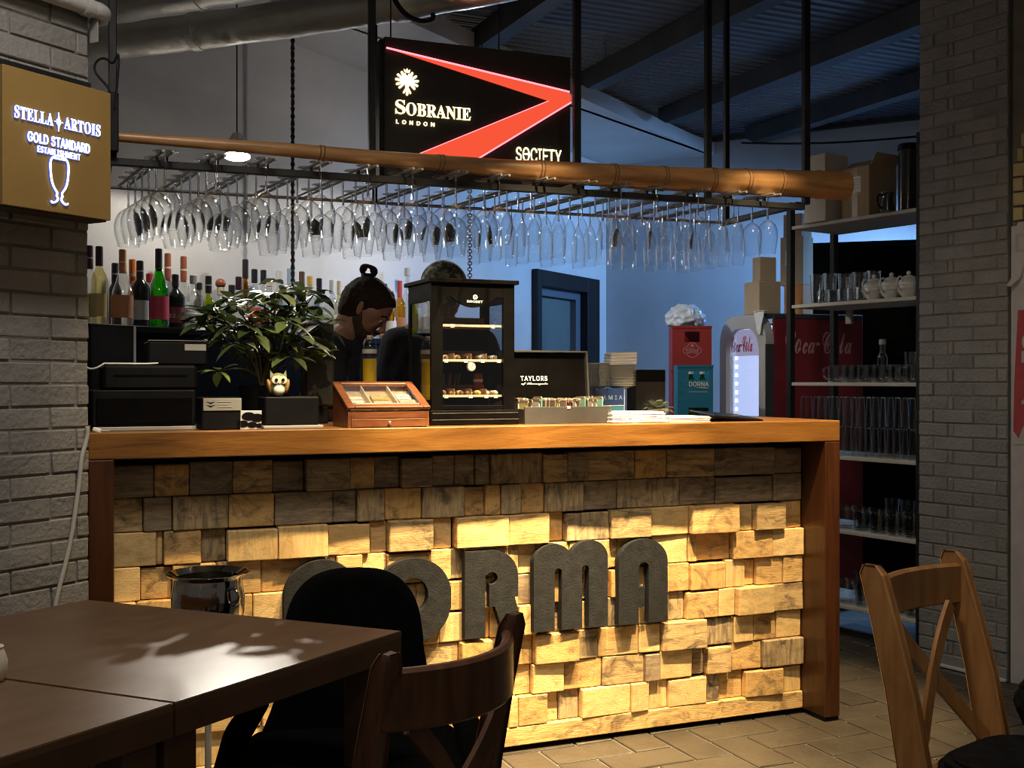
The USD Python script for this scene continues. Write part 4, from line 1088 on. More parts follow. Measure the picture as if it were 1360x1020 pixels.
for k, cols in ((1, ["cigar_brown", "cigar_brown", "black_plastic", "cyan_band", "cyan_band"]), (2, ["cigar_brown", "cigar_gold", "cigar_brown", "cigar_gold", "cigar_gold", "cap_cream", "cap_cream"])):
    for q, cm in enumerate(cols):
        xx = wl0 + (wl1 - wl0) * ((q + 0.6) / len(cols))
        lab = f"{CN[k][q]} cigar on the {'middle' if k == 1 else 'lowest'} tray of the display case"
        t = thing("cigar", lab, "cigar", HF.w(xx, 0.04, trays[k] + 0.0085), HF.deg)
        ang = rc.uniform(-6, 6)
        obj("wrapper", at(lathe([(0, 0), (0.005, 0.001), (0.0075, 0.012), (0.0078, 0.07), (0.0072, 0.105), (0, 0.107)], 12), rx=-90, rz=ang), cm if cm != "cyan_band" else "cigar_brown", t, smooth=40)
        obj("band", at(lathe([(0.0077, 0.004 if cm == "cyan_band" else 0.015), (0.0083, 0.004 if cm == "cyan_band" else 0.015), (0.0083, 0.028), (0.0077, 0.028)], 12), rx=-90, rz=ang), "cap_blue" if cm == "cyan_band" else "cap_cream", t)
pk = thing("cigar_tin", "red cigar tin standing at the right of the display case's lowest tray", "tin", HF.w(wl1 - 0.028, 0.17, trays[2]), HF.deg)
obj("tin", bx(-0.016, 0.016, 0, 0.012, 0, 0.075, 0.002), "cap_red", pk)
obj("tin_band", bx(-0.0165, 0.0165, -0.0005, 0.0125, 0.045, 0.055), "cap_white", pk)
pk = thing("cigar_bundle", "loose bundle of long thin cigars leaning at the back of the lowest tray", "cigars", HF.w(wl0 + 0.075, 0.175, trays[2]), HF.deg)
for q in range(9):
    obj("stick", tube([(-0.06 + 0.012 * q, 0.0, 0.004), (-0.075 + 0.014 * q + rc.uniform(-0.01, 0.03), 0.02, 0.075)], 0.0035, 6), "cigar_brown", pk)

# tea chest
n0 = 0.10
x0, x1 = BAR.hit(697, y=n0)[0], BAR.hit(812, y=n0)[0]
TBF = Fr(BAR.w(x0, n0, HB), BDEG)
tw, td = x1 - x0, 0.19
th = BAR.hit(755, 540, y=n0)[1] - HB
tz = BAR.hit(730, 466, y=n0 + td)[1] - HB
pm("tea_grey", (0.030, 0.028, 0.026), (0.040, 0.037, 0.034), 12, 0.6)
tea = thing("tea_chest", "open dark tea chest with raised black lid lettered TAYLORS", "tea box", TBF.o, BDEG)
obj("front_panel", bx(0, tw, 0, 0.008, 0, th, 0.001), "tea_grey", tea)
obj("side_panel", bx(0, 0.008, 0.008, td, 0, th - 0.008), "tea_grey", tea)
obj("side_panel", bx(tw - 0.008, tw, 0.008, td, 0, th - 0.008), "tea_grey", tea)
obj("back_panel", bx(0.008, tw - 0.008, td - 0.008, td, 0, th - 0.008), "tea_grey", tea)
obj("bottom_panel", bx(0.008, tw - 0.008, 0.008, td - 0.008, 0, 0.008), "tea_grey", tea)
for k in (1, 2, 3):
    obj("divider", bx(tw * k / 4 - 0.002, tw * k / 4 + 0.002, 0.008, td - 0.008, 0.008, th - 0.018), "tea_grey", tea)
obj("clasp", bx(tw / 2 - 0.006, tw / 2 + 0.006, -0.002, 0.004, th - 0.008, th + 0.002, 0.001), "cap_white", tea)
tl = obj("lid", at(bx(0, tw, -0.003, 0.012, 0, tz - th + 0.008, 0.001), (0, td, th - 0.008), rx=-6), "black_lacquer", tea)
obj("lid_rim", [at(bx(0, tw, -0.022, -0.003, tz - th + 0.002, tz - th + 0.008), (0, td, th - 0.008), rx=-6), at(bx(tw - 0.007, tw, -0.022, -0.003, 0.02, tz - th + 0.002), (0, td, th - 0.008), rx=-6)], "tea_grey", tl)
sx0, sz1 = TBF.hit(692.5, 499, y=td)
sx1, sz0 = TBF.hit(728, 506, y=td)
sx0 -= 0.001
m = ext(fit(text_poly("TAYLORS", 0.01, weight=3, spacing=0.12), sx0, sx1, sz0, sz1), 0.001)
m2 = ext(fit(text_poly(script("of Harrogate"), 0.01, MATH, 2), sx0 + 0.002, sx1, sz0 - 0.016, sz0 - 0.005), 0.001)
for q in (m, m2):
    q.apply_translation((0, -0.0055 + 0.0, 0))
    q.apply_transform(trimesh.transformations.rotation_matrix(math.radians(-6), [1, 0, 0], [0, 0, th - 0.008]))
    q.apply_translation((0, td, 0))
obj("lettering", m, "cap_white", tl)
obj("script", m2, "cap_white", tl)
pm("sachet_mint", (0.16, 0.34, 0.28), None, rough=0.6)
pm("sachet_yellow", (0.40, 0.34, 0.13), None, rough=0.6)
pm("sachet_red", (0.24, 0.035, 0.04), None, rough=0.6)
pm("sachet_white", (0.42, 0.40, 0.36), None, rough=0.6)
pm("sachet_tan", (0.20, 0.15, 0.105), None, rough=0.6)
sm = {"sachet_mint": "mint green", "sachet_yellow": "pale yellow", "sachet_red": "dark red", "sachet_tan": "tan", "sachet_white": "white"}
sproto = {}
SU = sorted(range(30), key=lambda q: (q * 0.6180339) % 1.0)
WORDS = ORD + ["sixteenth", "seventeenth", "eighteenth", "nineteenth", "twentieth", "twenty-first", "twenty-second", "twenty-third", "twenty-fourth", "twenty-fifth", "twenty-sixth", "twenty-seventh", "twenty-eighth", "twenty-ninth", "thirtieth"]
for q in range(30):
    u = 0.014 + (tw - 0.028) * ((q * 0.6180339) % 1.0)
    v_ = 0.040 + (td - 0.09) * ((q * 0.377) % 1.0)
    k = abs(u - round(u / (tw / 4)) * tw / 4)
    if k < 0.006:
        u += 0.009
    cm = rc.choice(["sachet_mint", "sachet_yellow", "sachet_red", "sachet_tan", "sachet_tan", "sachet_red", "sachet_white", "sachet_tan"])
    hgt = rc.uniform(0, 0.016)
    lab = f"{sm[cm]} tea sachet in the open tea chest, {WORDS[SU.index(q)]} from the left of all"
    loc = TBF.w(u, v_, 0.0085 + hgt * 0)
    if cm not in sproto:
        t = sproto[cm] = thing("tea_sachet", lab, "tea bag", loc, BDEG + rc.uniform(-8, 8), f"{sm[cm]} tea sachets in the chest")
        obj("envelope", at(bx(-0.0022, 0.0022, -0.026, 0.026, 0, th + 0.010 + hgt, 0.0008), rx=rc.uniform(-6, 6)), cm, t)
        obj("seam", at(bx(-0.0026, 0.0026, -0.027, 0.027, th + 0.010 + hgt - 0.006, th + 0.012 + hgt), rx=rc.uniform(-3, 3)), "sachet_tan" if cm != "sachet_tan" else "cap_cream", t)
    else:
        copy_of(sproto[cm], lab, loc, BDEG + 16 * (rc.random() - 0.5), f"{sm[cm]} tea sachets in the chest")

# glass jug, blue cartons, saucers, napkins
x, z = BAR.hit(782, 484, y=0.40)
jug = thing("glass_jug", "clear glass jug behind the right end of the tea chest", "jug", BAR.w(x, 0.40, HB), BDEG)
jh = z - HB
obj("body", lathe([(0, 0.004), (0.036, 0.004), (0.038, 0.0), (0.041, 0.02), (0.045, jh * 0.6), (0.040, jh * 0.85), (0.043, jh), (0.041, jh), (0.038, jh * 0.85), (0.043, jh * 0.6), (0.039, 0.022), (0, 0.010)], 24), "shelf_glass_clear", jug, smooth=50)
obj("handle", tube(spline([(0.040, 0, jh * 0.85), (0.066, 0, jh * 0.8), (0.068, 0, jh * 0.4), (0.044, 0, jh * 0.25)], 16), 0.005, 8), "shelf_glass_clear", jug, smooth=True)
rb2 = thing("ribbon_bow", "pale curled ribbon sticking out of the glass jug's top", "ribbon", BAR.w(x - 0.020, 0.40, HB + jh - 0.05), BDEG)
obj("ribbon", tube(spline([(0.004, 0, -0.08), (0.002, 0, 0.02), (-0.02, 0.0, 0.06), (-0.028, 0, 0.075), (-0.012, 0, 0.078), (0.0, 0, 0.066)], 24), 0.0045, 6), "cap_white", rb2, smooth=True)
pm("carton_navy", (0.02, 0.06, 0.20), (0.025, 0.07, 0.22), 6, 0.5)
pm("carton_teal", (0.05, 0.22, 0.34), (0.08, 0.30, 0.42), 12, 0.5)
zs = []
for nm, pa, pb, lab, words in (("carton", 776, 789.5, "dark blue carton under the left saucer stack, behind the jug", None), ("carton", 791, 829.5, "navy and teal carton with pale lettering under the right saucer stack", "CAMIA")):
    nn = 0.44
    xa, xb = BAR.hit(pa, y=nn)[0], BAR.hit(pb, y=nn)[0]
    hz = BAR.hit(810, 516, y=nn)[1] - HB
    t = thing("carton", lab, "carton", BAR.w(xa, nn, HB), BDEG)
    obj("body", bx(0, xb - xa, 0, 0.13, 0, hz, 0.001), "carton_navy", t)
    if words:
        w = xb - xa
        obj("picture_panel", bx(0.003, w - 0.004, -0.001, 0.001, 0.004, hz * 0.42), "carton_teal", t)
        obj("white_rule", [bx(0.0, w, -0.0015, 0.001, hz * 0.43, hz * 0.46), bx(w - 0.003, w, -0.0015, 0.001, 0.0, hz * 0.97)], "cap_white", t)
        m = ext(fit(text_poly(words, 0.01, weight=1, spacing=0.5), w * 0.06, w * 0.92, hz * 0.64, hz * 0.78), 0.0008)
        m.apply_translation((0, -0.0012, 0))
        obj("lettering", m, "cap_blue", t)
    zs.append((xa, xb, HB + hz))
pm("porcelain", (0.62, 0.62, 0.60), None, rough=0.25)
sp = None
def saucer_mesh():
    return lathe([(0, 0.001), (0.034, 0.0), (0.036, 0.0025), (0.058, 0.009), (0.062, 0.0105), (0.060, 0.0115), (0.036, 0.0052), (0, 0.004)], 28)
for cx, nst, which in ((BAR.hit(824, y=0.50)[0], 14, "right"), (BAR.hit(791, y=0.515)[0], 15, "left")):
    for k in range(nst):
        lab = f"white saucer, {ORD[k]} from the bottom of the {which} stack behind the tea chest"
        loc = BAR.w(cx, 0.50 if which == "right" else 0.512, zs[1][2] + 0.001 + k * 0.0062)
        if sp is None:
            sp = thing("saucer", lab, "saucer", loc, 0, "stacked white saucers on the cartons")
            obj("dish", saucer_mesh(), "porcelain", sp, smooth=40)
        else:
            copy_of(sp, lab, loc, 25 * k)
    if which == "right":
        t = thing("napkin_stack", "folded white napkins on top of the right saucer stack", "napkins", BAR.w(cx, 0.50, zs[1][2] + nst * 0.0062 + 0.006), BDEG - 12)
        for q in range(4):
            obj("napkin", at(bx(-0.055, 0.055, -0.05, 0.05, 0.0005, 0.0120, 0.003), (0, 0, q * 0.0124), rz=rc.uniform(-3, 3), ry=-2), "paper_white", t)
t, w, d, h = on_bar("dark_crate_box", "plain dark grey box behind the counter's right half", "box", 845, 884, 491, 0.52, 0.60)
obj("body", bx(0, w, 0, d, 0, h, 0.002), "dark_grey_plastic", t)
obj("flap", bx(0.002, w - 0.002, -0.002, 0.0, h * 0.75, h - 0.002), "black_plastic", t)
# small pale plant
leafmat("leaf_sage", (0.22, 0.26, 0.19))
x, z = BAR.hit(873, 553, y=0.42)
sg = thing("small_succulent", "small sage green leafy plant in a low pot behind the white cloths", "plant", BAR.w(x, 0.42, HB), BDEG)
obj("pot", lathe([(0, 0), (0.03, 0), (0.038, 0.04), (0.034, 0.04), (0, 0.034)], 18), "paper_white", sg, smooth=40)
plant_keep, plant = plant, sg
for k in range(18):
    a = k * 2.4
    el = 0.15 + 1.1 * (k / 18)
    leaf((0.006 * math.cos(a), 0.006 * math.sin(a), 0.036), (math.cos(a) * math.cos(el), math.sin(a) * math.cos(el), math.sin(el)), np.array([0, 0, 1.0]) + 0.01, 0.07, 0.034, 0.35, "leaf_sage")
plant = plant_keep
# folded cloths and papers
pm("cloth_white", (0.70, 0.69, 0.66), (0.78, 0.77, 0.74), 12, 0.9, bump=0.4, bscale=60)
x0 = BAR.hit(813, y=0.06)[0]
x1 = BAR.hit(886, y=0.06)[0]
x2 = BAR.hit(944, y=0.06)[0]
def softslab(w, d, h, seed):
    m = bx(0, w, 0, d, 0, h, h * 0.35)
    m = m.subdivide_to_size(0.02)
    nz = np.array([meshkit.fbm(np.array([[v[0] * 22, v[1] * 22, v[2] * 60 + seed]]), 3, seed)[0] for v in m.vertices])
    m.vertices[:, 2] += (nz - 0.5) * h * 0.5 * (m.vertices[:, 2] > h * 0.2)
    m.vertices[:, 1] += (nz - 0.5) * 0.012
    return m
zz = HB + 0.001
for k, (hh_, lab) in enumerate(((0.013, "bottom folded white cloth of the pile beside the tea chest"), (0.012, "middle folded white cloth of the pile beside the tea chest"), (0.010, "top folded white cloth of the pile beside the tea chest"))):
    t = thing("folded_cloth", lab, "cloth", BAR.w(x0 + 0.002 * k, 0.055 + 0.006 * k, zz), BDEG, "folded white cloths on the counter")
    obj("fold", softslab(x1 - x0 - 0.004 * k, 0.16, hh_ * 0.5, 3 + k), "cloth_white", t, smooth=40)
    obj("fold", at(softslab(x1 - x0 - 0.004 * k - 0.006, 0.155, hh_ * 0.5, 13 + k), (0.003, 0.002, hh_ * 0.5)), "cloth_white", t, smooth=40)
    zz += hh_ + 0.0015
t = thing("paper_stack", "low stack of cream paper menus right of the folded cloths", "papers", BAR.w(x1 + 0.004, 0.05, HB + 0.0005), BDEG + 1)
for k in range(6):
    obj("sheet", at(bx(0, x2 - x1 - 0.012, 0, 0.15, k * 0.0034, k * 0.0034 + 0.0030), (rc.uniform(-0.002, 0.003), rc.uniform(-0.003, 0.003), 0)), "paper_white", t)
x0, x1 = BAR.hit(946, y=0.07)[0], BAR.hit(1012, y=0.07)[0]
t = thing("tablet_stand", "black tablet lying tilted on a low stand at the counter's right end", "tablet", BAR.w(x0, 0.07, HB), BDEG)
obj("base", bx(0.035, x1 - x0 - 0.03, 0.02, 0.14, 0, 0.008, 0.002), "black_plastic", t)
obj("prop", bx(0.05, x1 - x0 - 0.05, 0.06, 0.13, 0.008, 0.020), "rod_steel", t)
obj("tablet", at(bx(0, x1 - x0, 0, 0.18, 0, 0.010, 0.003), (0, -0.01, 0.014), rx=5, ry=5), "black_lacquer", t)
# ------------------------------------------------------------------ people
pm("skin", (0.36, 0.19, 0.125), (0.42, 0.23, 0.155), 14, 0.5, subsurface_weight=0.1)
pm("hair_brown", (0.020, 0.011, 0.006), (0.042, 0.023, 0.012), 40, 0.75, stretch=(1, 1, 5), bump=0.5, bscale=160, specular_ior_level=0.25)
pm("beard_brown", (0.045, 0.024, 0.014), (0.08, 0.045, 0.025), 60, 0.7, bump=0.6, bscale=220)
pm("shirt_navy", (0.018, 0.020, 0.028), (0.026, 0.028, 0.038), 20, 0.85, bump=0.25, bscale=120)
pm("trousers_dark", (0.02, 0.02, 0.022), (0.03, 0.03, 0.03), 20, 0.9)
pm("camo_cap", (0.075, 0.080, 0.050), (0.36, 0.35, 0.27), 26, 0.85, lo=0.46, hi=0.54, bump=0.2, bscale=160)
pm("eye_white", (0.6, 0.58, 0.55), None, rough=0.2)


def blob(chains, refine=0.016, smooth=8):
    """One continuous surface: hulls of spheres along chains of (point, radius), joined and smoothed."""
    ms = []
    for ch in chains:
        sp_ = [Manifold.sphere(r, 20).translate(tuple(map(float, p))) for p, r in ch]
        for a, b in zip(sp_[:-1], sp_[1:]):
            ms.append(Manifold.batch_hull([a, b]))
        if len(sp_) == 1:
            ms.append(sp_[0])
    m = Manifold.batch_boolean(ms, m3.OpType.Add)
    t = tm(m.refine_to_length(refine))
    t = trimesh.Trimesh(t.vertices, t.faces, process=True)
    trimesh.smoothing.filter_taubin(t, lamb=0.5, nu=0.53, iterations=smooth)
    return t


def hull_of(items):
    return Manifold.batch_hull([Manifold.sphere(r, 20).translate(tuple(map(float, p))) for p, r in items])


def hand(wrist, d, palm_n, s=1):
    """Chains for a relaxed hand: palm, four fingers, a thumb. d: pointing direction, palm_n: palm side normal."""
    d, n = np.asarray(d, float) / np.linalg.norm(d), np.asarray(palm_n, float) / np.linalg.norm(palm_n)
    a = np.cross(n, d) * s
    w = np.asarray(wrist, float)
    ch = [[(w, 0.025), (w + d * 0.05 + a * 0.018, 0.020)], [(w, 0.025), (w + d * 0.05 - a * 0.018, 0.020)], [(w + d * 0.05 + a * 0.018, 0.02), (w + d * 0.08 + a * 0.026, 0.013)], [(w + d * 0.05 - a * 0.018, 0.02), (w + d * 0.08 - a * 0.026, 0.013)]]
    for k, (o, L) in enumerate(((0.030, 0.068), (0.010, 0.078), (-0.010, 0.073), (-0.029, 0.056))):
        p = w + d * 0.082 + a * o
        ch.append([(p, 0.0095), (p + d * L * 0.45 + n * 0.006, 0.0088), (p + d * L * 0.78 + n * 0.022, 0.0080), (p + d * L * 0.92 + n * 0.040, 0.0072)])
    p = w + d * 0.030 + a * 0.030
    ch.append([(p, 0.014), (p + d * 0.028 + a * 0.024 + n * 0.01, 0.0105), (p + d * 0.056 + a * 0.030 + n * 0.022, 0.0088)])
    return ch


def person(label, origin, deg, pose, hair, cap=None, beard=False, bun=False):
    t = thing("person", label, "person", origin, deg)
    J = {k: np.array(v, float) for k, v in pose.items() if k != "pitch"}
    pitch = math.radians(pose["pitch"])
    Rm = np.array([[math.cos(pitch), 0, math.sin(pitch)], [0, 1, 0], [-math.sin(pitch), 0, math.cos(pitch)]])
    hp = lambda x, y, z: J["head"] + Rm @ np.array([x, y, z])
    hd_ = [[(hp(-0.018, 0, 0.03), 0.083), (hp(0.022, 0, 0.035), 0.072)], [(hp(-0.03, 0, 0.02), 0.075), (hp(-0.02, 0, -0.03), 0.060)],
           [(hp(0.025, 0.022, 0.01), 0.058), (hp(0.045, 0.012, -0.065), 0.036)], [(hp(0.025, -0.022, 0.01), 0.058), (hp(0.045, -0.012, -0.065), 0.036)], [(hp(0.04, 0, -0.06), 0.035), (hp(0.070, 0, -0.088), 0.020)],
           [(hp(0.078, 0.030, 0.022), 0.016), (hp(0.082, 0, 0.020), 0.015), (hp(0.078, -0.030, 0.022), 0.016)],
           [(hp(0.086, 0, 0.012), 0.010), (hp(0.108, 0, -0.022), 0.011), (hp(0.100, 0.010, -0.030), 0.008)], [(hp(0.108, 0, -0.022), 0.011), (hp(0.100, -0.010, -0.030), 0.008)],
           [(hp(0.082, 0.014, -0.054), 0.010), (hp(0.090, 0, -0.054), 0.010), (hp(0.082, -0.014, -0.054), 0.010)], [(hp(0.066, 0.034, -0.012), 0.020), (hp(0.05, 0.038, -0.04), 0.022)], [(hp(0.066, -0.034, -0.012), 0.020), (hp(0.05, -0.038, -0.04), 0.022)]]
    for s in (-1, 1):
        hd_.append([(hp(-0.012, s * 0.079, 0.018), 0.013), (hp(-0.006, s * 0.077, -0.004), 0.012), (hp(0.0, s * 0.074, -0.022), 0.009)])
    ch = hd_ + [[(hp(-0.03, 0, -0.03), 0.056), (J["neck"], 0.060)]]
    for s, q in ((1, "l"), (-1, "r")):
        ch += [[(J["neck"], 0.058), (J["sh_" + q], 0.055), (J["el_" + q], 0.041), (J["wr_" + q], 0.026)]] + hand(J["wr_" + q], J["wr_" + q] - J["el_" + q], (0.2, 0, -1), s)
        ch += [[(J["hip"] + (0, s * 0.09, 0), 0.095), (J["hip"] + (0.03, s * 0.10, -0.45), 0.060), (J["hip"] + (0.0, s * 0.10, -0.86), 0.042)], [(J["hip"] + (0.0, s * 0.10, -0.89), 0.040), (J["hip"] + (0.17, s * 0.11, -0.905), 0.03)]]
    ch += [[(J["neck"] + (0, 0, -0.04), 0.07), (J["chest"] + (0, 0.07, 0), 0.105), (J["hip"] + (0, 0.05, 0.1), 0.10), (J["hip"] + (0, 0.05, 0), 0.11)], [(J["neck"] + (0, 0, -0.04), 0.07), (J["chest"] + (0, -0.07, 0), 0.105), (J["hip"] + (0, -0.05, 0.1), 0.10), (J["hip"] + (0, -0.05, 0), 0.11)]]
    b = blob(ch, 0.011, 6)
    b.vertices[:, 2] = np.maximum(b.vertices[:, 2], 0.0)
    obj("body", b, "skin", t, smooth=True)
    g = 0.012
    sh = []
    for s, q in ((1, "l"), (-1, "r")):
        mid = J["sh_" + q] + (J["el_" + q] - J["sh_" + q]) * 0.72
        sh += [[(J["neck"] + (-0.01, 0, -0.055), 0.066 + g), (J["sh_" + q], 0.055 + g), (mid, 0.047 + g + 0.006)],
               [(J["neck"] + (0, 0, -0.055), 0.07 + g), (J["chest"] + (0, s * 0.07, 0), 0.105 + g), (J["hip"] + (0, s * 0.05, 0.12), 0.105 + g), (J["hip"] + (0, s * 0.06, -0.02), 0.112 + g)]]
    obj("shirt", blob(sh, 0.018, 5), "shirt_navy", t, smooth=True)
    tr = []
    for s in (1, -1):
        tr += [[(J["hip"] + (0, s * 0.07, 0.02), 0.112), (J["hip"] + (0.03, s * 0.10, -0.45), 0.075), (J["hip"] + (0, s * 0.10, -0.83), 0.060)]]
    obj("trousers", blob(tr, 0.03, 4), "trousers_dark", t, smooth=True)
    so = blob([[(J["hip"] + (-0.03, s * 0.10, -0.885), 0.045), (J["hip"] + (0.18, s * 0.11, -0.895), 0.038)] for s in (1, -1)], 0.03, 3)
    so.vertices[:, 2] = np.maximum(so.vertices[:, 2], 0.0)
    obj("shoes", so, "black_plastic", t, smooth=True)
    for s in (-1, 1):
        e = obj("eye", at(trimesh.creation.icosphere(2, 0.0115), hp(0.0765, s * 0.031, 0.004)), "eye_white", t, smooth=True)
        obj("iris", at(trimesh.creation.icosphere(1, 0.0055), hp(0.0845, s * 0.031, 0.003)), "hair_brown", e, smooth=True)
        obj("eyebrow", blob([[(hp(0.091, s * 0.016, 0.026), 0.005), (hp(0.088, s * 0.034, 0.030), 0.005), (hp(0.078, s * 0.048, 0.024), 0.004)]], 0.006, 2), hair, t, smooth=True)
    if cap:
        c_ = Manifold.sphere(1.0, 40).scale((0.106, 0.098, 0.098)).translate((0, 0, 0.0)).trim_by_plane((0, 0, 1), 0.0)
        brim = (Manifold.sphere(1.0, 36).scale((0.095, 0.085, 0.02)).translate((0.09, 0, 0.004)).trim_by_plane((1, 0, 0), 0.06))
        cm = tm((c_ + brim).refine_to_length(0.02))
        cm.vertices = (Rm @ cm.vertices.T).T + hp(-0.008, 0, 0.048)
        obj("cap", cm, cap, t, smooth=50)
        hb = tm((hull_of([((-0.03, 0, 0.02), 0.082), ((-0.028, 0, -0.03), 0.066)])).trim_by_plane((-1, 0, -0.3), 0.018))
        hb.vertices = (Rm @ hb.vertices.T).T + J["head"]
        obj("hair", hb, hair, t, smooth=40)
    else:
        hs = hull_of([((-0.022, 0, 0.036), 0.093), ((0.018, 0, 0.046), 0.078)]) + hull_of([((-0.034, 0, 0.02), 0.086), ((-0.034, 0, -0.028), 0.068)])
        hs = hs.trim_by_plane((-0.80, 0, 0.60), -0.030 + 0.012).refine_to_length(0.012)
        hm = tm(hs)
        nz = meshkit.fbm(hm.vertices * np.array([60, 60, 60]), 3, 5)
        hm.vertices += (hm.vertices / np.linalg.norm(hm.vertices, axis=1, keepdims=True)) * (nz[:, None] - 0.5) * 0.012
        hm.vertices = (Rm @ hm.vertices.T).T + J["head"]
        hh_ = obj("hair", hm, hair, t, smooth=60)
        if bun:
            lp = [hp(-0.088 + 0.024 * math.cos(a), 0.006 * math.sin(2 * a), 0.120 + 0.022 * math.sin(a)) for a in np.linspace(-1.9, 4.2, 18)]
            obj("bun", tube(lp, [0.012 + 0.004 * math.sin(k) for k in range(18)], 10), hair, hh_, smooth=True)
            obj("hair_tie", tube([hp(-0.072, 0, 0.098), hp(-0.086, 0, 0.112)], 0.017, 10), "black_plastic", hh_, smooth=40)
    if beard:
        bd = hull_of([((0.045, 0.014, -0.068), 0.040), ((0.045, -0.014, -0.068), 0.040), ((0.074, 0, -0.098), 0.026), ((0.012, 0.042, -0.045), 0.026), ((0.012, -0.042, -0.045), 0.026)]) + \
            hull_of([((0.012, 0.048, -0.040), 0.024), ((0.0, 0.055, 0.006), 0.018)]) + hull_of([((0.012, -0.048, -0.040), 0.024), ((0.0, -0.055, 0.006), 0.018)])
        lipcut = hull_of([((0.098, 0.016, -0.055), 0.013), ((0.098, -0.016, -0.055), 0.013), ((0.120, 0, -0.055), 0.016)])
        must = hull_of([((0.086, 0.020, -0.046), 0.009), ((0.098, 0, -0.040), 0.009), ((0.086, -0.020, -0.046), 0.009)])
        bm = tm(((bd - lipcut) + must).refine_to_length(0.012))
        nz = meshkit.fbm(bm.vertices * 90, 2, 9)
        bm.vertices += (nz[:, None] - 0.5) * np.array([0.008, 0.006, 0.010])
        bm.vertices = (Rm @ bm.vertices.T).T + J["head"]
        obj("beard", bm, "beard_brown", t, smooth=60)
    return t


m1 = P(452, HY, 4.50)
hz = H + (HY - 410) / F * 4.45
hx = (484 - CX) / F * 4.45 - m1[0]
person("bearded bartender in profile with a hair bun, wearing a dark T-shirt and looking down", (m1[0], m1[1], 0), -4,
       {"hip": (-0.10, 0, 0.93), "chest": (-0.012, 0, 1.24), "neck": (0.015, 0, hz - 0.105), "head": (hx, 0, hz), "sh_l": (-0.01, 0.17, hz - 0.165), "sh_r": (-0.01, -0.17, hz - 0.165),
        "el_l": (0.03, 0.22, 1.14), "el_r": (0.03, -0.22, 1.14), "wr_l": (0.17, 0.13, 0.98), "wr_r": (0.17, -0.13, 0.98), "pitch": 40}, "hair_brown", beard=True, bun=True)
m2 = P(584, HY, 4.80)
hz2 = H + (HY - 349) / F * 4.72 - 0.135
person("second bartender in a camouflage cap and dark T-shirt behind the black display case", (m2[0], m2[1], 0), -90 + 14,
       {"hip": (-0.05, 0, 0.93), "chest": (0, 0, 1.26), "neck": (0.02, 0, hz2 - 0.12), "head": (0.075, 0, hz2), "sh_l": (0.0, 0.185, hz2 - 0.20), "sh_r": (0.0, -0.185, hz2 - 0.20),
        "el_l": (0.02, 0.27, 1.16), "el_r": (0.02, -0.245, 1.16), "wr_l": (0.22, 0.15, 1.05), "wr_r": (0.20, -0.13, 1.06), "pitch": 32}, "hair_brown", cap="camo_cap")

# ------------------------------------------------------------------ steel shelf on the right with glassware
SL = np.array([1.449, 5.826])
SF = Fr(SL, -56.8)
SW, SD = 0.752, 0.36
ZSH = [2.075, 1.669, 1.270, 0.907, 0.543, 0.175]
pm("shelf_board", (0.42, 0.39, 0.33), (0.48, 0.45, 0.38), 6, 0.55)
ss = thing("steel_shelf", "tall open shelf with black steel uprights and pale boards full of glassware", "shelf", SF.o, SF.deg)
for x, y, top in ((-0.012, 0.0, 2.20), (SW - 0.0, 0.0, 2.42), (-0.012, SD - 0.03, 2.20), (SW, SD - 0.03, 2.42)):
    obj("upright", bx(x - 0.030 if x < 0.1 else x, x if x < 0.1 else x + 0.035, y - 0.005, y + 0.03, 0, top, 0.002), "black_steel", ss)
for z in ZSH:
    obj("board", bx(-0.010, SW - 0.001, 0.0, SD, z - 0.018, z, 0.002), "shelf_board", ss)


def rot_box(name, label, cat, px_c, d_c, px_l, px_r, ytop, z0, deg, m, group=None, open_top=False, lab=None, tape=None):
    """A carton seen on its corner: left face from px_l to the corner px_c, right face on to px_r."""
    o = P(px_c, HY, d_c)
    fr = Fr(o[:2], deg)
    wl_ = max(0.05, -fr.hit(px_l)[0])
    wr_ = max(0.05, min(0.5, Fr(o[:2], deg + 90).hit(px_r)[0]))
    z1 = H + (HY - ytop) / F * d_c
    t = thing(name, label, cat, (o[0], o[1], z0), deg, group)
    h = z1 - z0
    if open_top:
        e = 0.004
        obj("walls", [bx(-wl_, 0, 0, e, 0, h), bx(-e, 0, e, wr_, 0, h), bx(-wl_, -wl_ + e, e, wr_, 0, h), bx(-wl_ + e, -e, wr_ - e, wr_, 0, h), bx(-wl_ + e, -e, e, wr_ - e, 0, 0.004)], m, t)
        obj("flap", at(bx(-wl_ + 0.01, -0.004, 0, 0.004, 0, 0.07), (0, 0.001, h - 0.002), rx=-58), m, t)
        obj("flap", at(bx(-0.004, 0, 0.008, wr_ - 0.008, 0, 0.07), (0, 0, h - 0.002), ry=35), m, t)
    else:
        obj("walls", bx(-wl_, 0, 0, wr_, 0, h, 0.003), m, t)
        obj("lid_seam", bx(-wl_ / 2 - 0.002, -wl_ / 2 + 0.002, 0.004, wr_ - 0.004, h - 0.0005, h + 0.0006), "tape" if "tape" in MAT else m, t)
    if lab:
        u0, u1, v0, v1 = lab
        obj("paper_label", bx(-wl_ * u0, -wl_ * u1, -0.0012, 0.001, h * v0, h * v1), "paper_white", t)
        for k in range(4):
            zz_ = h * (v1 - (v1 - v0) * (0.18 + 0.18 * k))
            obj("print_line", bx(-wl_ * (u0 - 0.04), -wl_ * (u1 + 0.06), -0.0016, 0, zz_ - 0.0012, zz_ + 0.0012), "cap_grey", t)
    if tape:
        obj("tape", bx(-wl_ * 0.62, -wl_ * 0.42, -0.0008, 0.001, 0.001, h - 0.001), "tape", t)
    return t


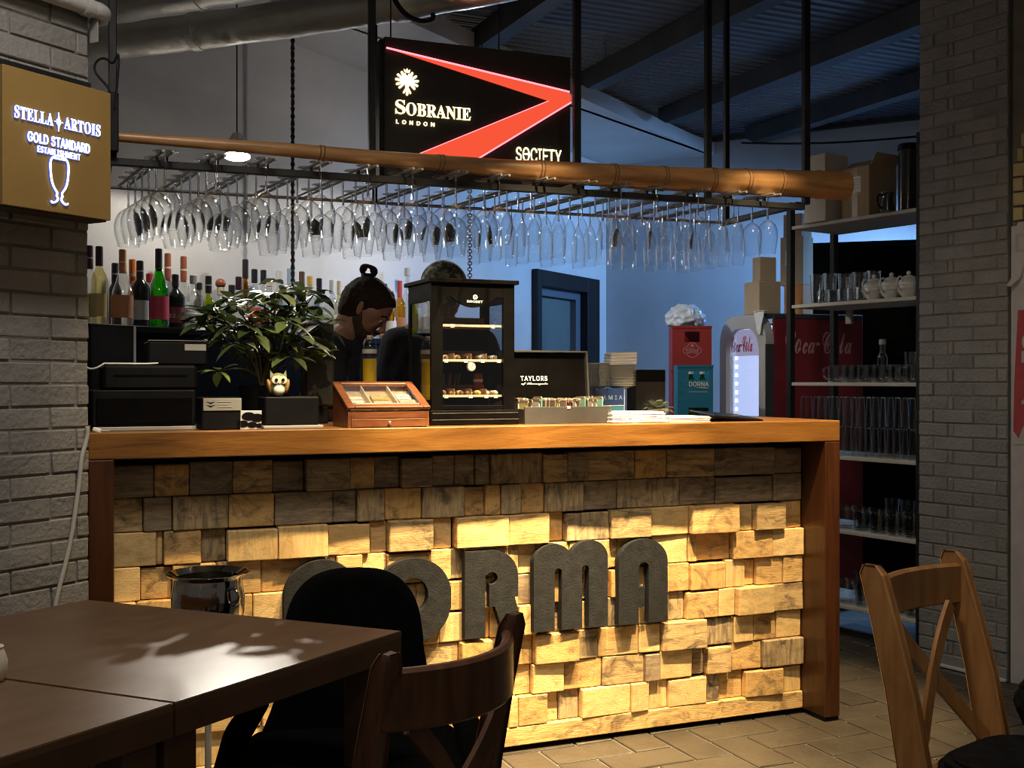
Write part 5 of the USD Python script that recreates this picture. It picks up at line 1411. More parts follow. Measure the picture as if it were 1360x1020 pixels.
pm("tape", (0.36, 0.24, 0.12), None, rough=0.3)
pm("carton_brown", (0.34, 0.24, 0.14), (0.40, 0.29, 0.17), 5, 0.8)
pm("carton_tan", (0.42, 0.32, 0.20), (0.47, 0.36, 0.23), 5, 0.8)
pm("carton_white", (0.50, 0.46, 0.38), (0.56, 0.51, 0.43), 5, 0.75)
pm("carton_orange", (0.50, 0.20, 0.05), (0.56, 0.25, 0.07), 5, 0.7)
pm("smoked_jar", (0.03, 0.03, 0.032), None, rough=0.15)
rot_box("carton", "cream white carton on top of the steel shelf behind the bamboo pole's end", "carton", 1096, 5.62, 1067, 1126, 203, ZSH[0] + 0.0005, SF.deg, "carton_white")
rot_box("carton", "open brown carton with paper label on top of the steel shelf", "carton", 1154, 5.47, 1118, 1190, 219, ZSH[0] + 0.0005, SF.deg, "carton_brown", open_top=True, lab=(0.68, 0.30, 0.50, 0.82), tape=True)
o = P(1206, HY, 5.36)
jh = H + (HY - 192) / F * 5.36 - ZSH[0]
t = thing("storage_jar", "tall smoke-dark storage jar with lid at the right end of the top shelf", "jar", (o[0], o[1], ZSH[0] + 0.0005), 0)
obj("body", lathe([(0, 0), (0.043, 0), (0.045, 0.006), (0.045, jh - 0.03), (0, jh - 0.03)], 24), "smoked_jar", t, smooth=40)
obj("lid", lathe([(0, jh - 0.0295), (0.049, jh - 0.0295), (0.049, jh - 0.004), (0.045, jh), (0, jh)], 24), "black_plastic", t, smooth=40)
o = P(1181, HY, 5.32)
t = thing("coffee_pot", "small dark metal coffee pot in front of the storage jar on the top shelf", "pot", (o[0] - 0.01, o[1] - 0.0, ZSH[0] + 0.0005), 200)
obj("body", lathe([(0, 0), (0.032, 0), (0.034, 0.004), (0.025, 0.06), (0.030, 0.085), (0, 0.085)], 20), "smoked_jar", t, smooth=40)
obj("rim", lathe([(0.030, 0.0855), (0.032, 0.0855), (0.030, 0.092), (0.0, 0.094)], 20), "rod_steel", t, smooth=40)
obj("handle", tube(spline([(0.026, 0, 0.075), (0.052, 0, 0.07), (0.050, 0, 0.03), (0.031, 0, 0.015)], 14), 0.0045, 8), "black_plastic", t, smooth=True)


def glass_kind(kind):
    if kind == "tumbler":
        return lathe([(0, 0.006), (0.024, 0.006), (0.0255, 0.0), (0.027, 0.0), (0.035, 0.150), (0.033, 0.150), (0.0255, 0.012), (0, 0.012)], 20)
    if kind == "inverted":
        return lathe([(0.0335, 0.0), (0.0355, 0.0), (0.0285, 0.138), (0.026, 0.145), (0, 0.145), (0, 0.135), (0.0255, 0.135)], 20)
    if kind == "mug":
        return lathe([(0, 0.008), (0.033, 0.008), (0.034, 0.0), (0.037, 0.004), (0.040, 0.03), (0.038, 0.085), (0.036, 0.085), (0.037, 0.03), (0.032, 0.014), (0, 0.012)], 20)
    if kind == "jar":
        return lathe([(0, 0.006), (0.036, 0.006), (0.038, 0.0), (0.043, 0.012), (0.043, 0.085), (0.034, 0.10), (0.034, 0.118), (0.031, 0.118), (0.031, 0.10), (0.040, 0.085), (0.040, 0.016), (0, 0.012)], 20)
    return lathe([(0, 0.004), (0.022, 0.004), (0.024, 0.0), (0.026, 0.05), (0.024, 0.065), (0.022, 0.065), (0.022, 0.01), (0, 0.01)], 18)


WN = {"tumbler": "tall straight glass tumbler", "inverted": "upturned tapering water glass", "mug": "small glass mug", "jar": "squat glass jar", "shot": "small clear shot glass"}
gproto = {}
SHN = ["top", "second", "third", "fourth", "fifth", "lowest"]


def shelf_glass(kind, si, x, y, z, lab, rz=0):
    loc = SF.w(x, y, z + 0.0006)
    grp = f"{WN[kind]}s on the steel shelf"
    if kind not in gproto:
        t = gproto[kind] = thing("drinking_glass" if kind != "jar" else "glass_jar", lab, "glass" if kind != "jar" else "jar", loc, rz, grp)
        obj("bowl", glass_kind(kind), "shelf_glass_clear", t, smooth=40)
        if kind == "mug":
            obj("handle", tube(spline([(0.036, 0, 0.07), (0.060, 0, 0.066), (0.060, 0, 0.03), (0.038, 0, 0.018)], 12), 0.0045, 7), "shelf_glass_clear", t, smooth=True)
        elif kind == "jar":
            obj("rim", lathe([(0.034, 0.112), (0.0375, 0.112), (0.0375, 0.120), (0.031, 0.120), (0.031, 0.1185)], 20), "shelf_glass_clear", t, smooth=40)
        else:
            obj("thick_base", lathe([(0, 0.0065 if kind != "inverted" else 0.136), (0.0235 if kind != "inverted" else 0.025, 0.0065 if kind != "inverted" else 0.136), (0.0235 if kind != "inverted" else 0.025, 0.0115 if kind != "inverted" else 0.144), (0, 0.0115 if kind != "inverted" else 0.144)], 18), "shelf_glass_clear", t, smooth=40)
    else:
        copy_of(gproto[kind], lab, loc, rz, grp)


rs_ = random.Random(12)
def row(kind, si, x0, x1, n, y, z, where):
    for k in range(n):
        x = x0 + (x1 - x0) * k / max(1, n - 1)
        shelf_glass(kind, si, x, y + rs_.uniform(-0.004, 0.004), z, f"{WN[kind]}, {ORD[k]} from left, {where}, {SHN[si]} shelf", rs_.uniform(0, 360))
row("tumbler", 1, 0.105, 0.19, 2, 0.06, ZSH[1], "front row")
row("shot", 1, 0.16, 0.40, 5, 0.045, ZSH[1], "front row")
row("tumbler", 1, 0.22, 0.40, 3, 0.14, ZSH[1], "middle row")
row("mug", 2, 0.235, 0.70, 6, 0.055, ZSH[2], "front row")
row("mug", 2, 0.26, 0.71, 6, 0.15, ZSH[2], "second row")
row("tumbler", 2, 0.52, 0.70, 3, 0.27, ZSH[2], "back row")
row("inverted", 3, 0.05, 0.715, 9, 0.05, ZSH[3], "lower front row")
row("inverted", 3, 0.05, 0.715, 9, 0.05, ZSH[3] + 0.148, "upper front row")
row("inverted", 3, 0.09, 0.70, 8, 0.13, ZSH[3], "lower second row")
row("inverted", 3, 0.09, 0.70, 8, 0.13, ZSH[3] + 0.148, "upper second row")
row("jar", 4, 0.30, 0.70, 5, 0.055, ZSH[4], "front row")
row("mug", 4, 0.32, 0.70, 5, 0.16, ZSH[4], "second row")
row("tumbler", 4, 0.42, 0.69, 4, 0.25, ZSH[4], "back row")
row("jar", 5, 0.30, 0.70, 5, 0.06, ZSH[5], "front row")
row("tumbler", 5, 0.30, 0.69, 5, 0.17, ZSH[5], "second row")
xq, zq = SF.hit(1172, 452, y=0.20)
bottle(1172, 452, 10, "std", "clear", "grey", None, "slim clear bottle standing behind the mugs on the third shelf", y=0.205, caplen=0.1, base=ZSH[2] + 0.0006, fr=SF)
# white teapots
def teapot(px, lab):
    x = SF.hit(px, y=0.06)[0]
    if "teapot" in gproto:
        return copy_of(gproto["teapot"], lab, SF.w(x, 0.065, ZSH[1] + 0.0006), 215)
    t = gproto["teapot"] = thing("teapot", lab, "teapot", SF.w(x, 0.065, ZSH[1] + 0.0006), 215, "white teapots on the second shelf")
    obj("body", lathe([(0, 0), (0.030, 0), (0.034, 0.006), (0.052, 0.030), (0.056, 0.050), (0.050, 0.072), (0.034, 0.088), (0, 0.090)], 24), "porcelain", t, smooth=40)
    l_ = obj("lid", lathe([(0.036, 0.0885), (0.030, 0.098), (0.012, 0.106), (0, 0.107)], 24), "porcelain", t, smooth=40)
    obj("lid_knob", at(trimesh.creation.icosphere(2, 0.011), (0, 0, 0.115)), "porcelain", l_, smooth=True)
    obj("rib", [at(trimesh.creation.torus(0.0555, 0.0018, major_sections=28, minor_sections=6), (0, 0, z)) for z in (0.042, 0.058)], "porcelain", t, smooth=True)
    obj("handle", tube(spline([(0.046, 0, 0.075), (0.070, 0, 0.095), (0.086, 0, 0.080), (0.080, 0, 0.048), (0.054, 0, 0.032)], 20), 0.0048, 8), "porcelain", t, smooth=True)
    obj("spout", tube(spline([(-0.045, 0, 0.035), (-0.072, 0, 0.050), (-0.086, 0, 0.082)], 12), np.linspace(0.013, 0.007, 12), 10), "porcelain", t, smooth=True)
    return t
teapot(1160, "white ribbed teapot, leftmost of three on the second shelf")
teapot(1183, "white ribbed teapot, middle of three on the second shelf")
teapot(1206, "white ribbed teapot, rightmost of three on the second shelf")
o = SF.w(0.045, 0.03)
t = thing("wooden_strut", "short pale wooden strut standing behind the left end of the second shelf", "strut", (*SF.w(0.022, SD + 0.012)[:2], 1.58), SF.deg)
obj("strut", bx(0, 0.04, 0, 0.02, 0, 0.25, 0.003), "shelf_board", t)
obj("screw", at(trimesh.creation.cylinder(0.004, 0.003), (0.02, -0.001, 0.20), rx=90), "rod_steel", t)

# ------------------------------------------------------------------ drinks cooler, crates, cartons
pm("cooler_grey", (0.40, 0.40, 0.38), (0.44, 0.44, 0.42), 5, 0.4)
pm("cooler_dark", (0.05, 0.05, 0.05), None, rough=0.5)
pm("cooler_red", (0.20, 0.016, 0.026), (0.24, 0.02, 0.03), 4, 0.4)
pm("logo_pink", (0.55, 0.30, 0.30), None, rough=0.5)
pm("logo_red", (0.70, 0.03, 0.04), None, rough=0.5)
glow("cooler_light", (0.50, 0.62, 1.0), 1.7)
glow("cooler_led", (0.75, 0.85, 1.0), 5.0)
glow("cooler_header", (0.60, 0.62, 0.95), 0.75)
fc = P(1017, HY, 6.2)
FW, FD, FH = 0.53, 0.62, 1.66
FF = Fr(fc[:2] - np.array([math.cos(math.radians(-72.5)), math.sin(math.radians(-72.5))]) * FW, -72.5)
fg = thing("drinks_cooler", "tall red drinks cooler with pale arched door, lit inside, Coca-Cola lettering on door and side", "fridge", FF.o, FF.deg)
obj("side_panel", bx(FW - 0.02, FW, 0.05, FD, 0.06, FH - 0.04, 0.004), "cooler_red", fg)
obj("side_panel", bx(0, 0.02, 0.05, FD, 0.06, FH - 0.04, 0.004), "cooler_red", fg)
obj("back_panel", bx(0.02, FW - 0.02, FD - 0.03, FD, 0.06, FH - 0.04), "cooler_red", fg)
obj("roof_panel", bx(0, FW, 0.05, FD, FH - 0.04, FH - 0.01, 0.004), "cooler_dark", fg)
obj("floor_panel", bx(0.02, FW - 0.02, 0.05, FD - 0.03, 0.0, 0.12), "cooler_dark", fg)
outer = arch(0, FW, 0, FH - 0.1, 0.16)
outer = affinity.translate(affinity.scale(outer, 1, -1, origin=(0, 0)), 0, FH - 0.01)
inner = affinity.translate(affinity.scale(arch(0.075, FW - 0.075, 0, FH - 0.30, 0.14), 1, -1, origin=(0, 0)), 0, FH - 0.085)
dm = ext(outer.difference(inner), 0.05)
do = obj("door_frame", dm, "cooler_grey", fg)
obj("door_edge", bx(FW - 0.006, FW + 0.003, 0.0, 0.052, 0.12, FH - 0.18), "cooler_dark", do)
pg = ext(inner, 0.004)
pg.apply_translation((0, 0.020, 0))
obj("door_glass", pg, "window_pane", do)
obj("liner", bx(0.03, FW - 0.03, FD - 0.05, FD - 0.031, 0.13, FH - 0.05), "cooler_light", fg, label="glowing white back wall inside the cooler")
obj("led_strip", [at(bx(0.085, 0.10, 0.055, 0.065, z, z + 0.022)) for z in np.arange(0.2, 1.42, 0.05)], "cooler_led", fg)
obj("liner", bx(0.021, 0.026, 0.07, FD - 0.051, 0.13, FH - 0.05), "cooler_light", fg, label="glowing white side wall inside the cooler")
hz0 = FF.hit(985, 473, y=0.05)[1]
hd2 = obj("header_panel", bx(0.05, FW - 0.05, 0.030, 0.036, hz0, FH - 0.09), "cooler_header", fg)
hx0, hz1_ = FF.hit(971, 448, y=0.03)
hx1, hz2_ = FF.hit(999.5, 467, y=0.03)
m = ext(fit(text_poly(thin_script("Coca-Cola"), 0.1, MATH, 1), hx0, min(hx1, FW - 0.07), hz2_, hz1_), 0.0015)
m.apply_translation((0, 0.0280, 0))
obj("lettering", m, "logo_red", hd2)
for k, z in enumerate((0.42, 0.72, 1.02)):
    obj("wire_shelf", [bx(0.03, FW - 0.03, 0.09 + 0.05 * q, 0.094 + 0.05 * q, z, z + 0.004) for q in range(9)], "rod_steel", fg)
for k in range(3):
    t = thing("drink_bottle", f"small drink bottle inside the lit cooler, {ORD[k]} from the front on its upper rack", "bottle", FF.w(FW - 0.12, 0.13 + 0.11 * k, 1.0246), 0)
    obj("body", lathe([(0, 0), (0.03, 0), (0.032, 0.01), (0.030, 0.10), (0.012, 0.16), (0.011, 0.2), (0, 0.2)], 16), "bottle_smoke", t, smooth=40)
    obj("cap", lathe([(0.0115, 0.19), (0.0135, 0.19), (0.0135, 0.206), (0, 0.206)], 12), "cap_white", t)
SIDE = Fr(FF.w(FW, 0)[:2], FF.deg + 90)
sx0, sz1 = SIDE.hit(1043, 440)
sx1, sz0 = SIDE.hit(1131, 470)
m = ext(fit(text_poly(thin_script("Coca-Cola"), 0.1, MATH, 1), sx0, min(sx1, FD - 0.01), sz0, sz1), 0.0015)
R = np.array([[0, -1, 0, FW], [1, 0, 0, 0], [0, 0, 1, 0], [0, 0, 0, 1.0]])
m.apply_translation((0, -0.0012, 0))
m.apply_transform(R)
obj("side_lettering", m, "logo_pink", fg)
b1 = rot_box("carton", "tan carton, lower of two at the front edge of the cooler's top", "carton", 1008, 6.27, 988, 1037, 373, FH - 0.0095, FF.deg, "carton_tan", tape=False)
z2 = H + (HY - 373) / F * 6.27
rot_box("carton", "smaller tan carton stacked on the lower one above the cooler", "carton", 1009, 6.29, 999, 1031, 341, z2 + 0.001, FF.deg, "carton_tan")
z3 = H + (HY - 378) / F * 6.5
rot_box("carton", "orange printed carton at the back right of the cooler's top, beside the shelf upright", "carton", 1066, 6.52, 1041, 1080, 378, FH - 0.0095, FF.deg + 30, "carton_orange")
rot_box("carton", "brown carton with white label on the orange printed carton", "carton", 1066, 6.52, 1036, 1080, 313, z3 + 0.001, FF.deg + 30, "carton_tan", lab=(0.75, 0.35, 0.42, 0.72))
rot_box("carton", "topmost brown carton of the stack left of the shelf upright", "carton", 1064, 6.54, 1040, 1078, 283, H + (HY - 313) / F * 6.52 + 0.001, FF.deg + 30, "carton_brown")
t = thing("plastic_film", "small crumpled white plastic sheet hanging over the cooler door's top corner", "plastic sheet", FF.w(FW - 0.10, -0.004, FH - 0.125), FF.deg)
m = trimesh.creation.box((0.11, 0.004, 0.13)).subdivide_to_size(0.02)
m.vertices += [0.05, -0.004, 0.065]
m.vertices[:, 1] -= 0.010 * meshkit.fbm(m.vertices * 40, 2, 3)
m.vertices[:, 0] = 0.05 + (m.vertices[:, 0] - 0.05) * np.clip(0.25 + m.vertices[:, 2] * 6, 0, 1)
obj("film", m, "cap_white", t, smooth=50)
obj("fold", at(bx(0.0, 0.10, -0.016, 0.03, 0.126, 0.130, 0.001)), "cap_white", t)

q0, q1 = P(1056, HY, 7.25), P(1240, HY, 7.0)  # dark cabinet added so the space behind the shelf turns near black
tc = Fr(q0[:2], math.degrees(math.atan2(q1[1] - q0[1], q1[0] - q0[0])))
t = thing("added_dark_cabinet", "tall black cabinet added to darken the space behind the steel shelf and red cooler", "cabinet", tc.o, tc.deg)
tw_ = float(np.linalg.norm((q1 - q0)[:2]))
obj("carcass", bx(0, tw_, 0.02, 0.35, 0, 2.16, 0.003), "black_plastic", t)
for k in range(2):
    obj("door", bx(tw_ * k / 2 + 0.004, tw_ * (k + 1) / 2 - 0.004, 0, 0.019, 0.05, 2.13, 0.002), "black_lacquer", t)
pm("crate_red", (0.30, 0.025, 0.022), (0.34, 0.03, 0.025), 5, 0.45)
pm("crate_blue", (0.015, 0.20, 0.31), (0.02, 0.22, 0.34), 5, 0.45)
CF = Fr(P(893, HY, 6.42)[:2], -4.0)
ZC = 1.08
lc = thing("low_cabinet", "plain dark low cabinet behind the counter carrying the drinks crates", "cabinet", CF.w(-0.35, -0.20), CF.deg)
obj("worktop", bx(0, 0.66, 0, 0.60, ZC - 0.03, ZC, 0.003), "dark_grey_plastic", lc)
obj("carcass", bx(0.02, 0.64, 0.02, 0.58, 0.0, ZC - 0.03), "black_plastic", lc)
obj("door", bx(0.03, 0.33, 0.004, 0.02, 0.06, ZC - 0.05, 0.002), "black_lacquer", lc)
obj("door", bx(0.335, 0.63, 0.004, 0.02, 0.06, ZC - 0.05, 0.002), "black_lacquer", lc)


def crate(label, fr, x0, y0, w, d, h, z, m, wins, dots=False):
    t = thing("bottle_crate", label, "crate", fr.w(x0, y0, z), fr.deg)
    s = sbox(0, 0, w, h)
    for a, b, c_, e in wins:
        s = s.difference(sbox(a * w, c_ * h, b * w, e * h).buffer(0.004, 3))
    obj("front_wall", ext(s, 0.008), m, t)
    obj("side_wall", bx(0, 0.008, 0.008, d, 0, h, 0.001), m, t)
    obj("side_wall", bx(w - 0.008, w, 0.008, d, 0, h, 0.001), m, t)
    obj("rear_wall", bx(0.008, w - 0.008, d - 0.008, d, 0, h), m, t)
    obj("bottom", bx(0.008, w - 0.008, 0.008, d - 0.008, 0, 0.008), m, t)
    obj("rim", bx(-0.003, w + 0.003, -0.003, 0.0, h - 0.012, h), m, t)
    obj("rim", bx(-0.003, w + 0.003, -0.003, 0.0, 0, 0.010), m, t)
    if dots:
        obj("corner_stud", [at(trimesh.creation.icosphere(1, 0.004), (0.010, -0.001, h * q)) for q in (0.14, 0.32, 0.5, 0.68, 0.86)], m, t)
    return t


rw = CF.hit(945)[0]
rz = H + (HY - 433) / F * 6.42
rh = (rz - ZC) / 2
crate("lower red beer crate, mostly hidden behind the blue crate", CF, 0, 0, rw, 0.30, rh - 0.001, ZC + 0.0005, "crate_red", [(0.3, 0.68, 0.70, 0.86)])
rc2 = crate("upper red beer crate with pale oval brand emblem, below the plastic bag", CF, 0, 0, rw, 0.30, rh, ZC + rh, "crate_red", [(0.33, 0.68, 0.66, 0.86)])
lg0, lz1 = CF.hit(907, 455)
lg1, lz0 = CF.hit(932, 476)
lz0, lz1 = lz0 - ZC - rh, lz1 - ZC - rh
cxm, czm = (lg0 + lg1) / 2, (lz0 + lz1) / 2
sx_, sy_ = (lg1 - lg0) / 2, (lz1 - lz0) / 2
cart = unary_union([affinity.scale(Point(cxm, czm).buffer(1, 32), sx_, sy_ * 0.62), affinity.scale(Point(cxm, czm + sy_ * 0.35).buffer(1, 32), sx_ * 0.55, sy_ * 0.66), affinity.scale(Point(cxm, czm - sy_ * 0.3).buffer(1, 32), sx_ * 0.6, sy_ * 0.6)])
ring = cart.difference(cart.buffer(-0.003))
bits = [ring, fit(text_poly("STELLA", 0.01, weight=2), cxm - sx_ * 0.72, cxm + sx_ * 0.72, czm - 0.001, czm + sy_ * 0.26), fit(text_poly("ARTOIS", 0.01, weight=2), cxm - sx_ * 0.62, cxm + sx_ * 0.62, czm - sy_ * 0.36, czm - 0.004), Polygon([(cxm - 0.012, czm + sy_ * 0.5), (cxm + 0.012, czm + sy_ * 0.5), (cxm, czm + sy_ * 0.85)])]
m = ext(unary_union(bits), 0.0012)
m.apply_translation((0, -0.0012, 0))
obj("emblem", m, "logo_pink", rc2)
BF = Fr(P(900, HY, 6.10)[:2], -4.0)
bw = BF.hit(947)[0]
bz = H + (HY - 485) / F * 6.10
lc2 = thing("riser_box", "plain dark riser box under the blue crate, hidden behind the counter", "box", BF.w(-0.02, 0.0), BF.deg)
obj("carcass", bx(0, bw + 0.04, 0, 0.085, 0, 1.075, 0.002), "black_plastic", lc2)
obj("lid", bx(0, bw + 0.04, 0, 0.085, 1.0755, 1.0795), "dark_grey_plastic", lc2)
bc = crate("turquoise blue water crate lettered DORNA in front of the red crates", BF, 0, 0, bw, 0.29, bz - ZC, ZC + 0.001, "crate_blue", [(0.33, 0.86, 0.73, 0.86), (0.33, 0.86, 0.06, 0.17)], True)
dx0_, dz1 = BF.hit(915, 507)
dx1_, dz0 = BF.hit(941.5, 513.5)
m = ext(fit(text_poly("DORNA", 0.01, weight=3), dx0_, dx1_, dz0 - ZC, dz1 - ZC), 0.0012)
sw = np.array([BF.hit(px, py)[0:2] for px, py in ((922, 515.2), (930, 514.3), (938, 514.8), (942, 516.3), (937, 516.0), (930, 515.4))])
m2 = ext(Polygon([(a, b - ZC) for a, b in sw]), 0.0012)
m3_ = ext(sbox(dx0_, dz0 - ZC - 0.030, dx0_ + 0.10, dz0 - ZC - 0.0275), 0.0012)
for q in (m, m2, m3_):
    q.apply_translation((0, -0.0012, 0))
obj("lettering", [m, m2, m3_], "cap_white", bc)
for k, a in enumerate((0.42, 0.74)):
    t = thing("water_bottle", f"dark bottle standing in the {('left', 'right')[k]} half of the blue crate", "bottle", BF.w(bw * a, 0.08, ZC + 0.0095), 0)
    obj("body", lathe([(0, 0), (0.030, 0), (0.032, 0.01), (0.032, 0.15), (0.012, 0.21), (0.012, 0.235), (0, 0.235)], 16), "bottle_green", t, smooth=40)
    obj("cap", lathe([(0.0125, 0.225), (0.0145, 0.225), (0.0145, 0.242), (0, 0.242)], 12), "cap_white", t)
pm("film_blue", (0.52, 0.60, 0.68), (0.66, 0.74, 0.82), 9, 0.35, transmission_weight=0.15)
bg0, bzt = CF.hit(889, 402)
bg1 = CF.hit(937, 402)[0]
s = trimesh.creation.icosphere(4, 1.0)
v = s.vertices.copy()
nz = meshkit.fbm(v * 3.1 + 7, 4, 2)
rg = 1 - np.abs(2 * meshkit.noise(v * 2.3 + 3, 5) - 1)
v *= (0.80 + 0.35 * nz + 0.22 * rg)[:, None]
v[:, 0] *= (bg1 - bg0) / 2 / 1.02
v[:, 1] *= 0.10
v[:, 2] = np.maximum(v[:, 2], -0.55) * (bzt - rz) / 1.72
v[:, 2] -= v[:, 2].min()
bag = thing("plastic_bag", "crumpled bluish white plastic bag lying on the upper red crate", "bag", CF.w((bg0 + bg1) / 2, 0.14, rz + 0.0008), CF.deg)
obj("film", trimesh.Trimesh(v, s.faces, process=False), "film_blue", bag, smooth=50)
obj("knot", blob([[((0.03, -0.06, 0.05), 0.012), ((0.05, -0.095, 0.03), 0.016), ((0.055, -0.10, 0.008), 0.010)]], 0.008, 2), "film_blue", bag, smooth=True)
# ------------------------------------------------------------------ signs
pm("sign_gold", (0.27, 0.165, 0.048), (0.30, 0.18, 0.054), 5, 0.5, metal=0.2)
pm("sign_black", (0.028, 0.024, 0.020), (0.034, 0.029, 0.024), 8, 0.7, specular_ior_level=0.25)
glow("neon_white", (0.80, 0.88, 1.0), 2.2)
glow("neon_blue", (0.10, 0.16, 1.0), 1.1)
glow("neon_cream", (1.0, 0.86, 0.50), 3.2)
glow("neon_halo", (0.85, 0.55, 0.10), 0.35)
glow("neon_red", (1.0, 0.10, 0.045), 0.95)
glow("neon_orange", (1.0, 0.16, 0.035), 0.9)
glow("neon_pink", (1.0, 0.16, 0.20), 3.2)
SG0 = Fr(P(147.5, HY, 2.98)[:2], A_DEG)
sxl = SG0.hit(4)[0]
sz1, sz0 = SG0.hit(147, 124)[1], SG0.hit(147, 293)[1]
SGF = Fr(SG0.w(sxl, 0, sz0), A_DEG)
SGW, SGH = -sxl, sz1 - sz0
sgn = thing("beer_sign", "gold light-box sign on the left pier reading STELLA ARTOIS GOLD STANDARD ESTABLISHMENT", "sign", SGF.o, A_DEG)
obj("face", bx(0, SGW, 0, 0.012, 0, SGH, 0.001), "sign_gold", sgn)
obj("case", bx(-0.004, SGW - 0.003, 0.0121, 0.085, -0.004, SGH - 0.004, 0.002), "sign_black", sgn)
obj("bracket", bx(0.0, SGW + 0.01, 0.086, 0.118, SGH + 0.018, SGH + 0.040, 0.002), "black_steel", sgn)
obj("bracket_arm", bx(0.05, 0.07, 0.086, 0.118, SGH * 0.6, SGH + 0.018, 0.002), "black_steel", sgn)
obj("bracket_arm", bx(SGW * 0.6, SGW * 0.6 + 0.02, 0.086, 0.118, SGH * 0.6, SGH + 0.018, 0.002), "black_steel", sgn)


def sgx(px):
    return SGF.hit(px)[0]


def neon(shape, name, y, front, halo, parent, grow, label=None):
    m = ext(shape, 0.003)
    m.apply_translation((0, -y - 0.003, 0))
    o = obj(name, m, front, parent, label=label)
    if halo:
        m = ext(shape.buffer(grow, 4), 0.0008)
        m.apply_translation((0, -y + 0.0010, 0))
        obj("halo", m, halo, o)
    return o


zf = lambda f: SGH * (1 - f)
neon(fit(text_poly(serif("STELLA"), 0.1, MATH, 0, 0.08), sgx(18.5), sgx(69.5), zf(0.365), zf(0.275)), "lettering", 0.003, "neon_white", "neon_blue", sgn, 0.0011)
neon(fit(text_poly(serif("ARTOIS"), 0.1, MATH, 0, 0.08), sgx(84.5), sgx(132), zf(0.365), zf(0.275)), "lettering", 0.003, "neon_white", "neon_blue", sgn, 0.0011)
sc, szc = sgx(77), zf(0.325)
star = unary_union([Polygon([(sc - 0.003, szc), (sc, szc + 0.024), (sc + 0.003, szc), (sc, szc - 0.024)]), Polygon([(sc - 0.014, szc), (sc, szc + 0.003), (sc + 0.014, szc), (sc, szc - 0.003)]),
                    affinity.rotate(Polygon([(sc - 0.009, szc), (sc, szc + 0.002), (sc + 0.009, szc), (sc, szc - 0.002)]), 45), affinity.rotate(Polygon([(sc - 0.009, szc), (sc, szc + 0.002), (sc + 0.009, szc), (sc, szc - 0.002)]), -45)])
neon(star, "star", 0.003, "neon_white", "neon_blue", sgn, 0.0012)
neon(fit(text_poly("GOLD STANDARD", 0.1, weight=2, spacing=0.06), sgx(36), sgx(118), zf(0.515), zf(0.44)), "lettering", 0.003, "neon_white", "neon_blue", sgn, 0.0011)
neon(fit(text_poly("ESTABLISHMENT", 0.1, weight=1, spacing=0.06), sgx(49), sgx(105.5), zf(0.580), zf(0.533)), "lettering", 0.003, "neon_white", "neon_blue", sgn, 0.0014)
gx, gw_ = sgx(78), sgx(90) - sgx(66.5)
gz = lambda f: zf(0.60 + 0.325 * f)
half = [(0.40, 0.0), (0.50, 0.30), (0.42, 0.55), (0.20, 0.74), (0.13, 0.80), (0.17, 0.85), (0.10, 0.90), (0.12, 0.955), (0.46, 1.0)]
ol = [(gx - gw_ * a, gz(b)) for a, b in half[::-1]] + [(gx + gw_ * a, gz(b)) for a, b in half]
neon(LineString(spline(np.array([(x, 0, z) for x, z in ol]), 60)[:, [0, 2]]).buffer(0.0021, 4).union(LineString([(gx - gw_ * 0.40, gz(0)), (gx + gw_ * 0.40, gz(0))]).buffer(0.0021)), "glass_outline", 0.003, "neon_white", "neon_blue", sgn, 0.0014)
tr = thing("transformer_box", "black transformer box with coiled cable on the sign's steel post", "transformer", (*(RK.w(rx0 + 0.020, -0.034))[:2], 2.00), RDEG)
obj("case", bx(-0.016, 0.016, -0.012, 0.018, -0.06, 0.11, 0.003), "black_plastic", tr)
cp = [P(px, py, 3.12) - np.array([*(RK.w(rx0 + 0.020, -0.034))[:2], 2.00]) for px, py in ((146, 124), (133, 104), (126, 90), (130, 81), (142, 79), (150, 84), (156, 74), (157, 100), (154, 140))]
co, so_ = math.cos(math.radians(-RDEG)), math.sin(math.radians(-RDEG))
obj("cable", tube(spline([(p[0] * co - p[1] * so_, p[0] * so_ + p[1] * co, p[2]) for p in cp], 60), 0.0035, 6), "black_plastic", tr, smooth=True)

# the red arrow sign over the counter
SN = 0.13
ux0, ux1 = RK.hit(511, y=SN)[0], RK.hit(757.5, y=SN)[0]
zt = RK.hit(512, 49, y=SN)[1]
zb = ZR + 0.0195 + 0.0005
SOF = Fr(RK.w(ux0, SN, zb), RDEG)
SOW, SOH = ux1 - ux0, zt - zb
so = thing("tobacco_sign", "black hanging sign with glowing red arrow reading SOBRANIE LONDON and YOUR SOCIETY", "sign", SOF.o, RDEG)
obj("panel", bx(0, SOW, 0, 0.020, 0, SOH, 0.001), "sign_black", so)
obj("case", bx(-0.012, SOW - 0.004, 0.0201, 0.07, 0.0, SOH - 0.004, 0.002), "sign_black", so)
for x in (0.03, SOW * 0.62):
    obj("hanger", bx(x, x + 0.004, 0.04, 0.044, SOH - 0.004, SOH + 0.75), "black_steel", so)
def sp(cx, cy, top=False):
    x, z = SOF.hit(500 + cx / 4.857, 50 + cy / 4.857)
    return x, max(z, 0.004)
arrow = Polygon([sp(*q) for q in ((62, 70), (1240, 352), (1255, 385), (1255, 418), (655, 784), (278, 752), (1105, 410))])
neon(arrow, "arrow_panel", 0.001, "neon_red", None, so, 0)
def tube_light(a, b, r=0.0032):
    (x0, z0), (x1, z1) = sp(*a), sp(*b)
    return tube([(x0, -0.006, z0), (x1, -0.006, z1)], r, 6)
obj("neon_tube", tube_light((62, 70), (1240, 354)), "neon_pink", so)
obj("neon_tube", tube_light((655, 782), (1250, 422)), "neon_pink", so)
obj("neon_tube", tube_light((278, 750), (1105, 412), 0.0016), "neon_pink", so)
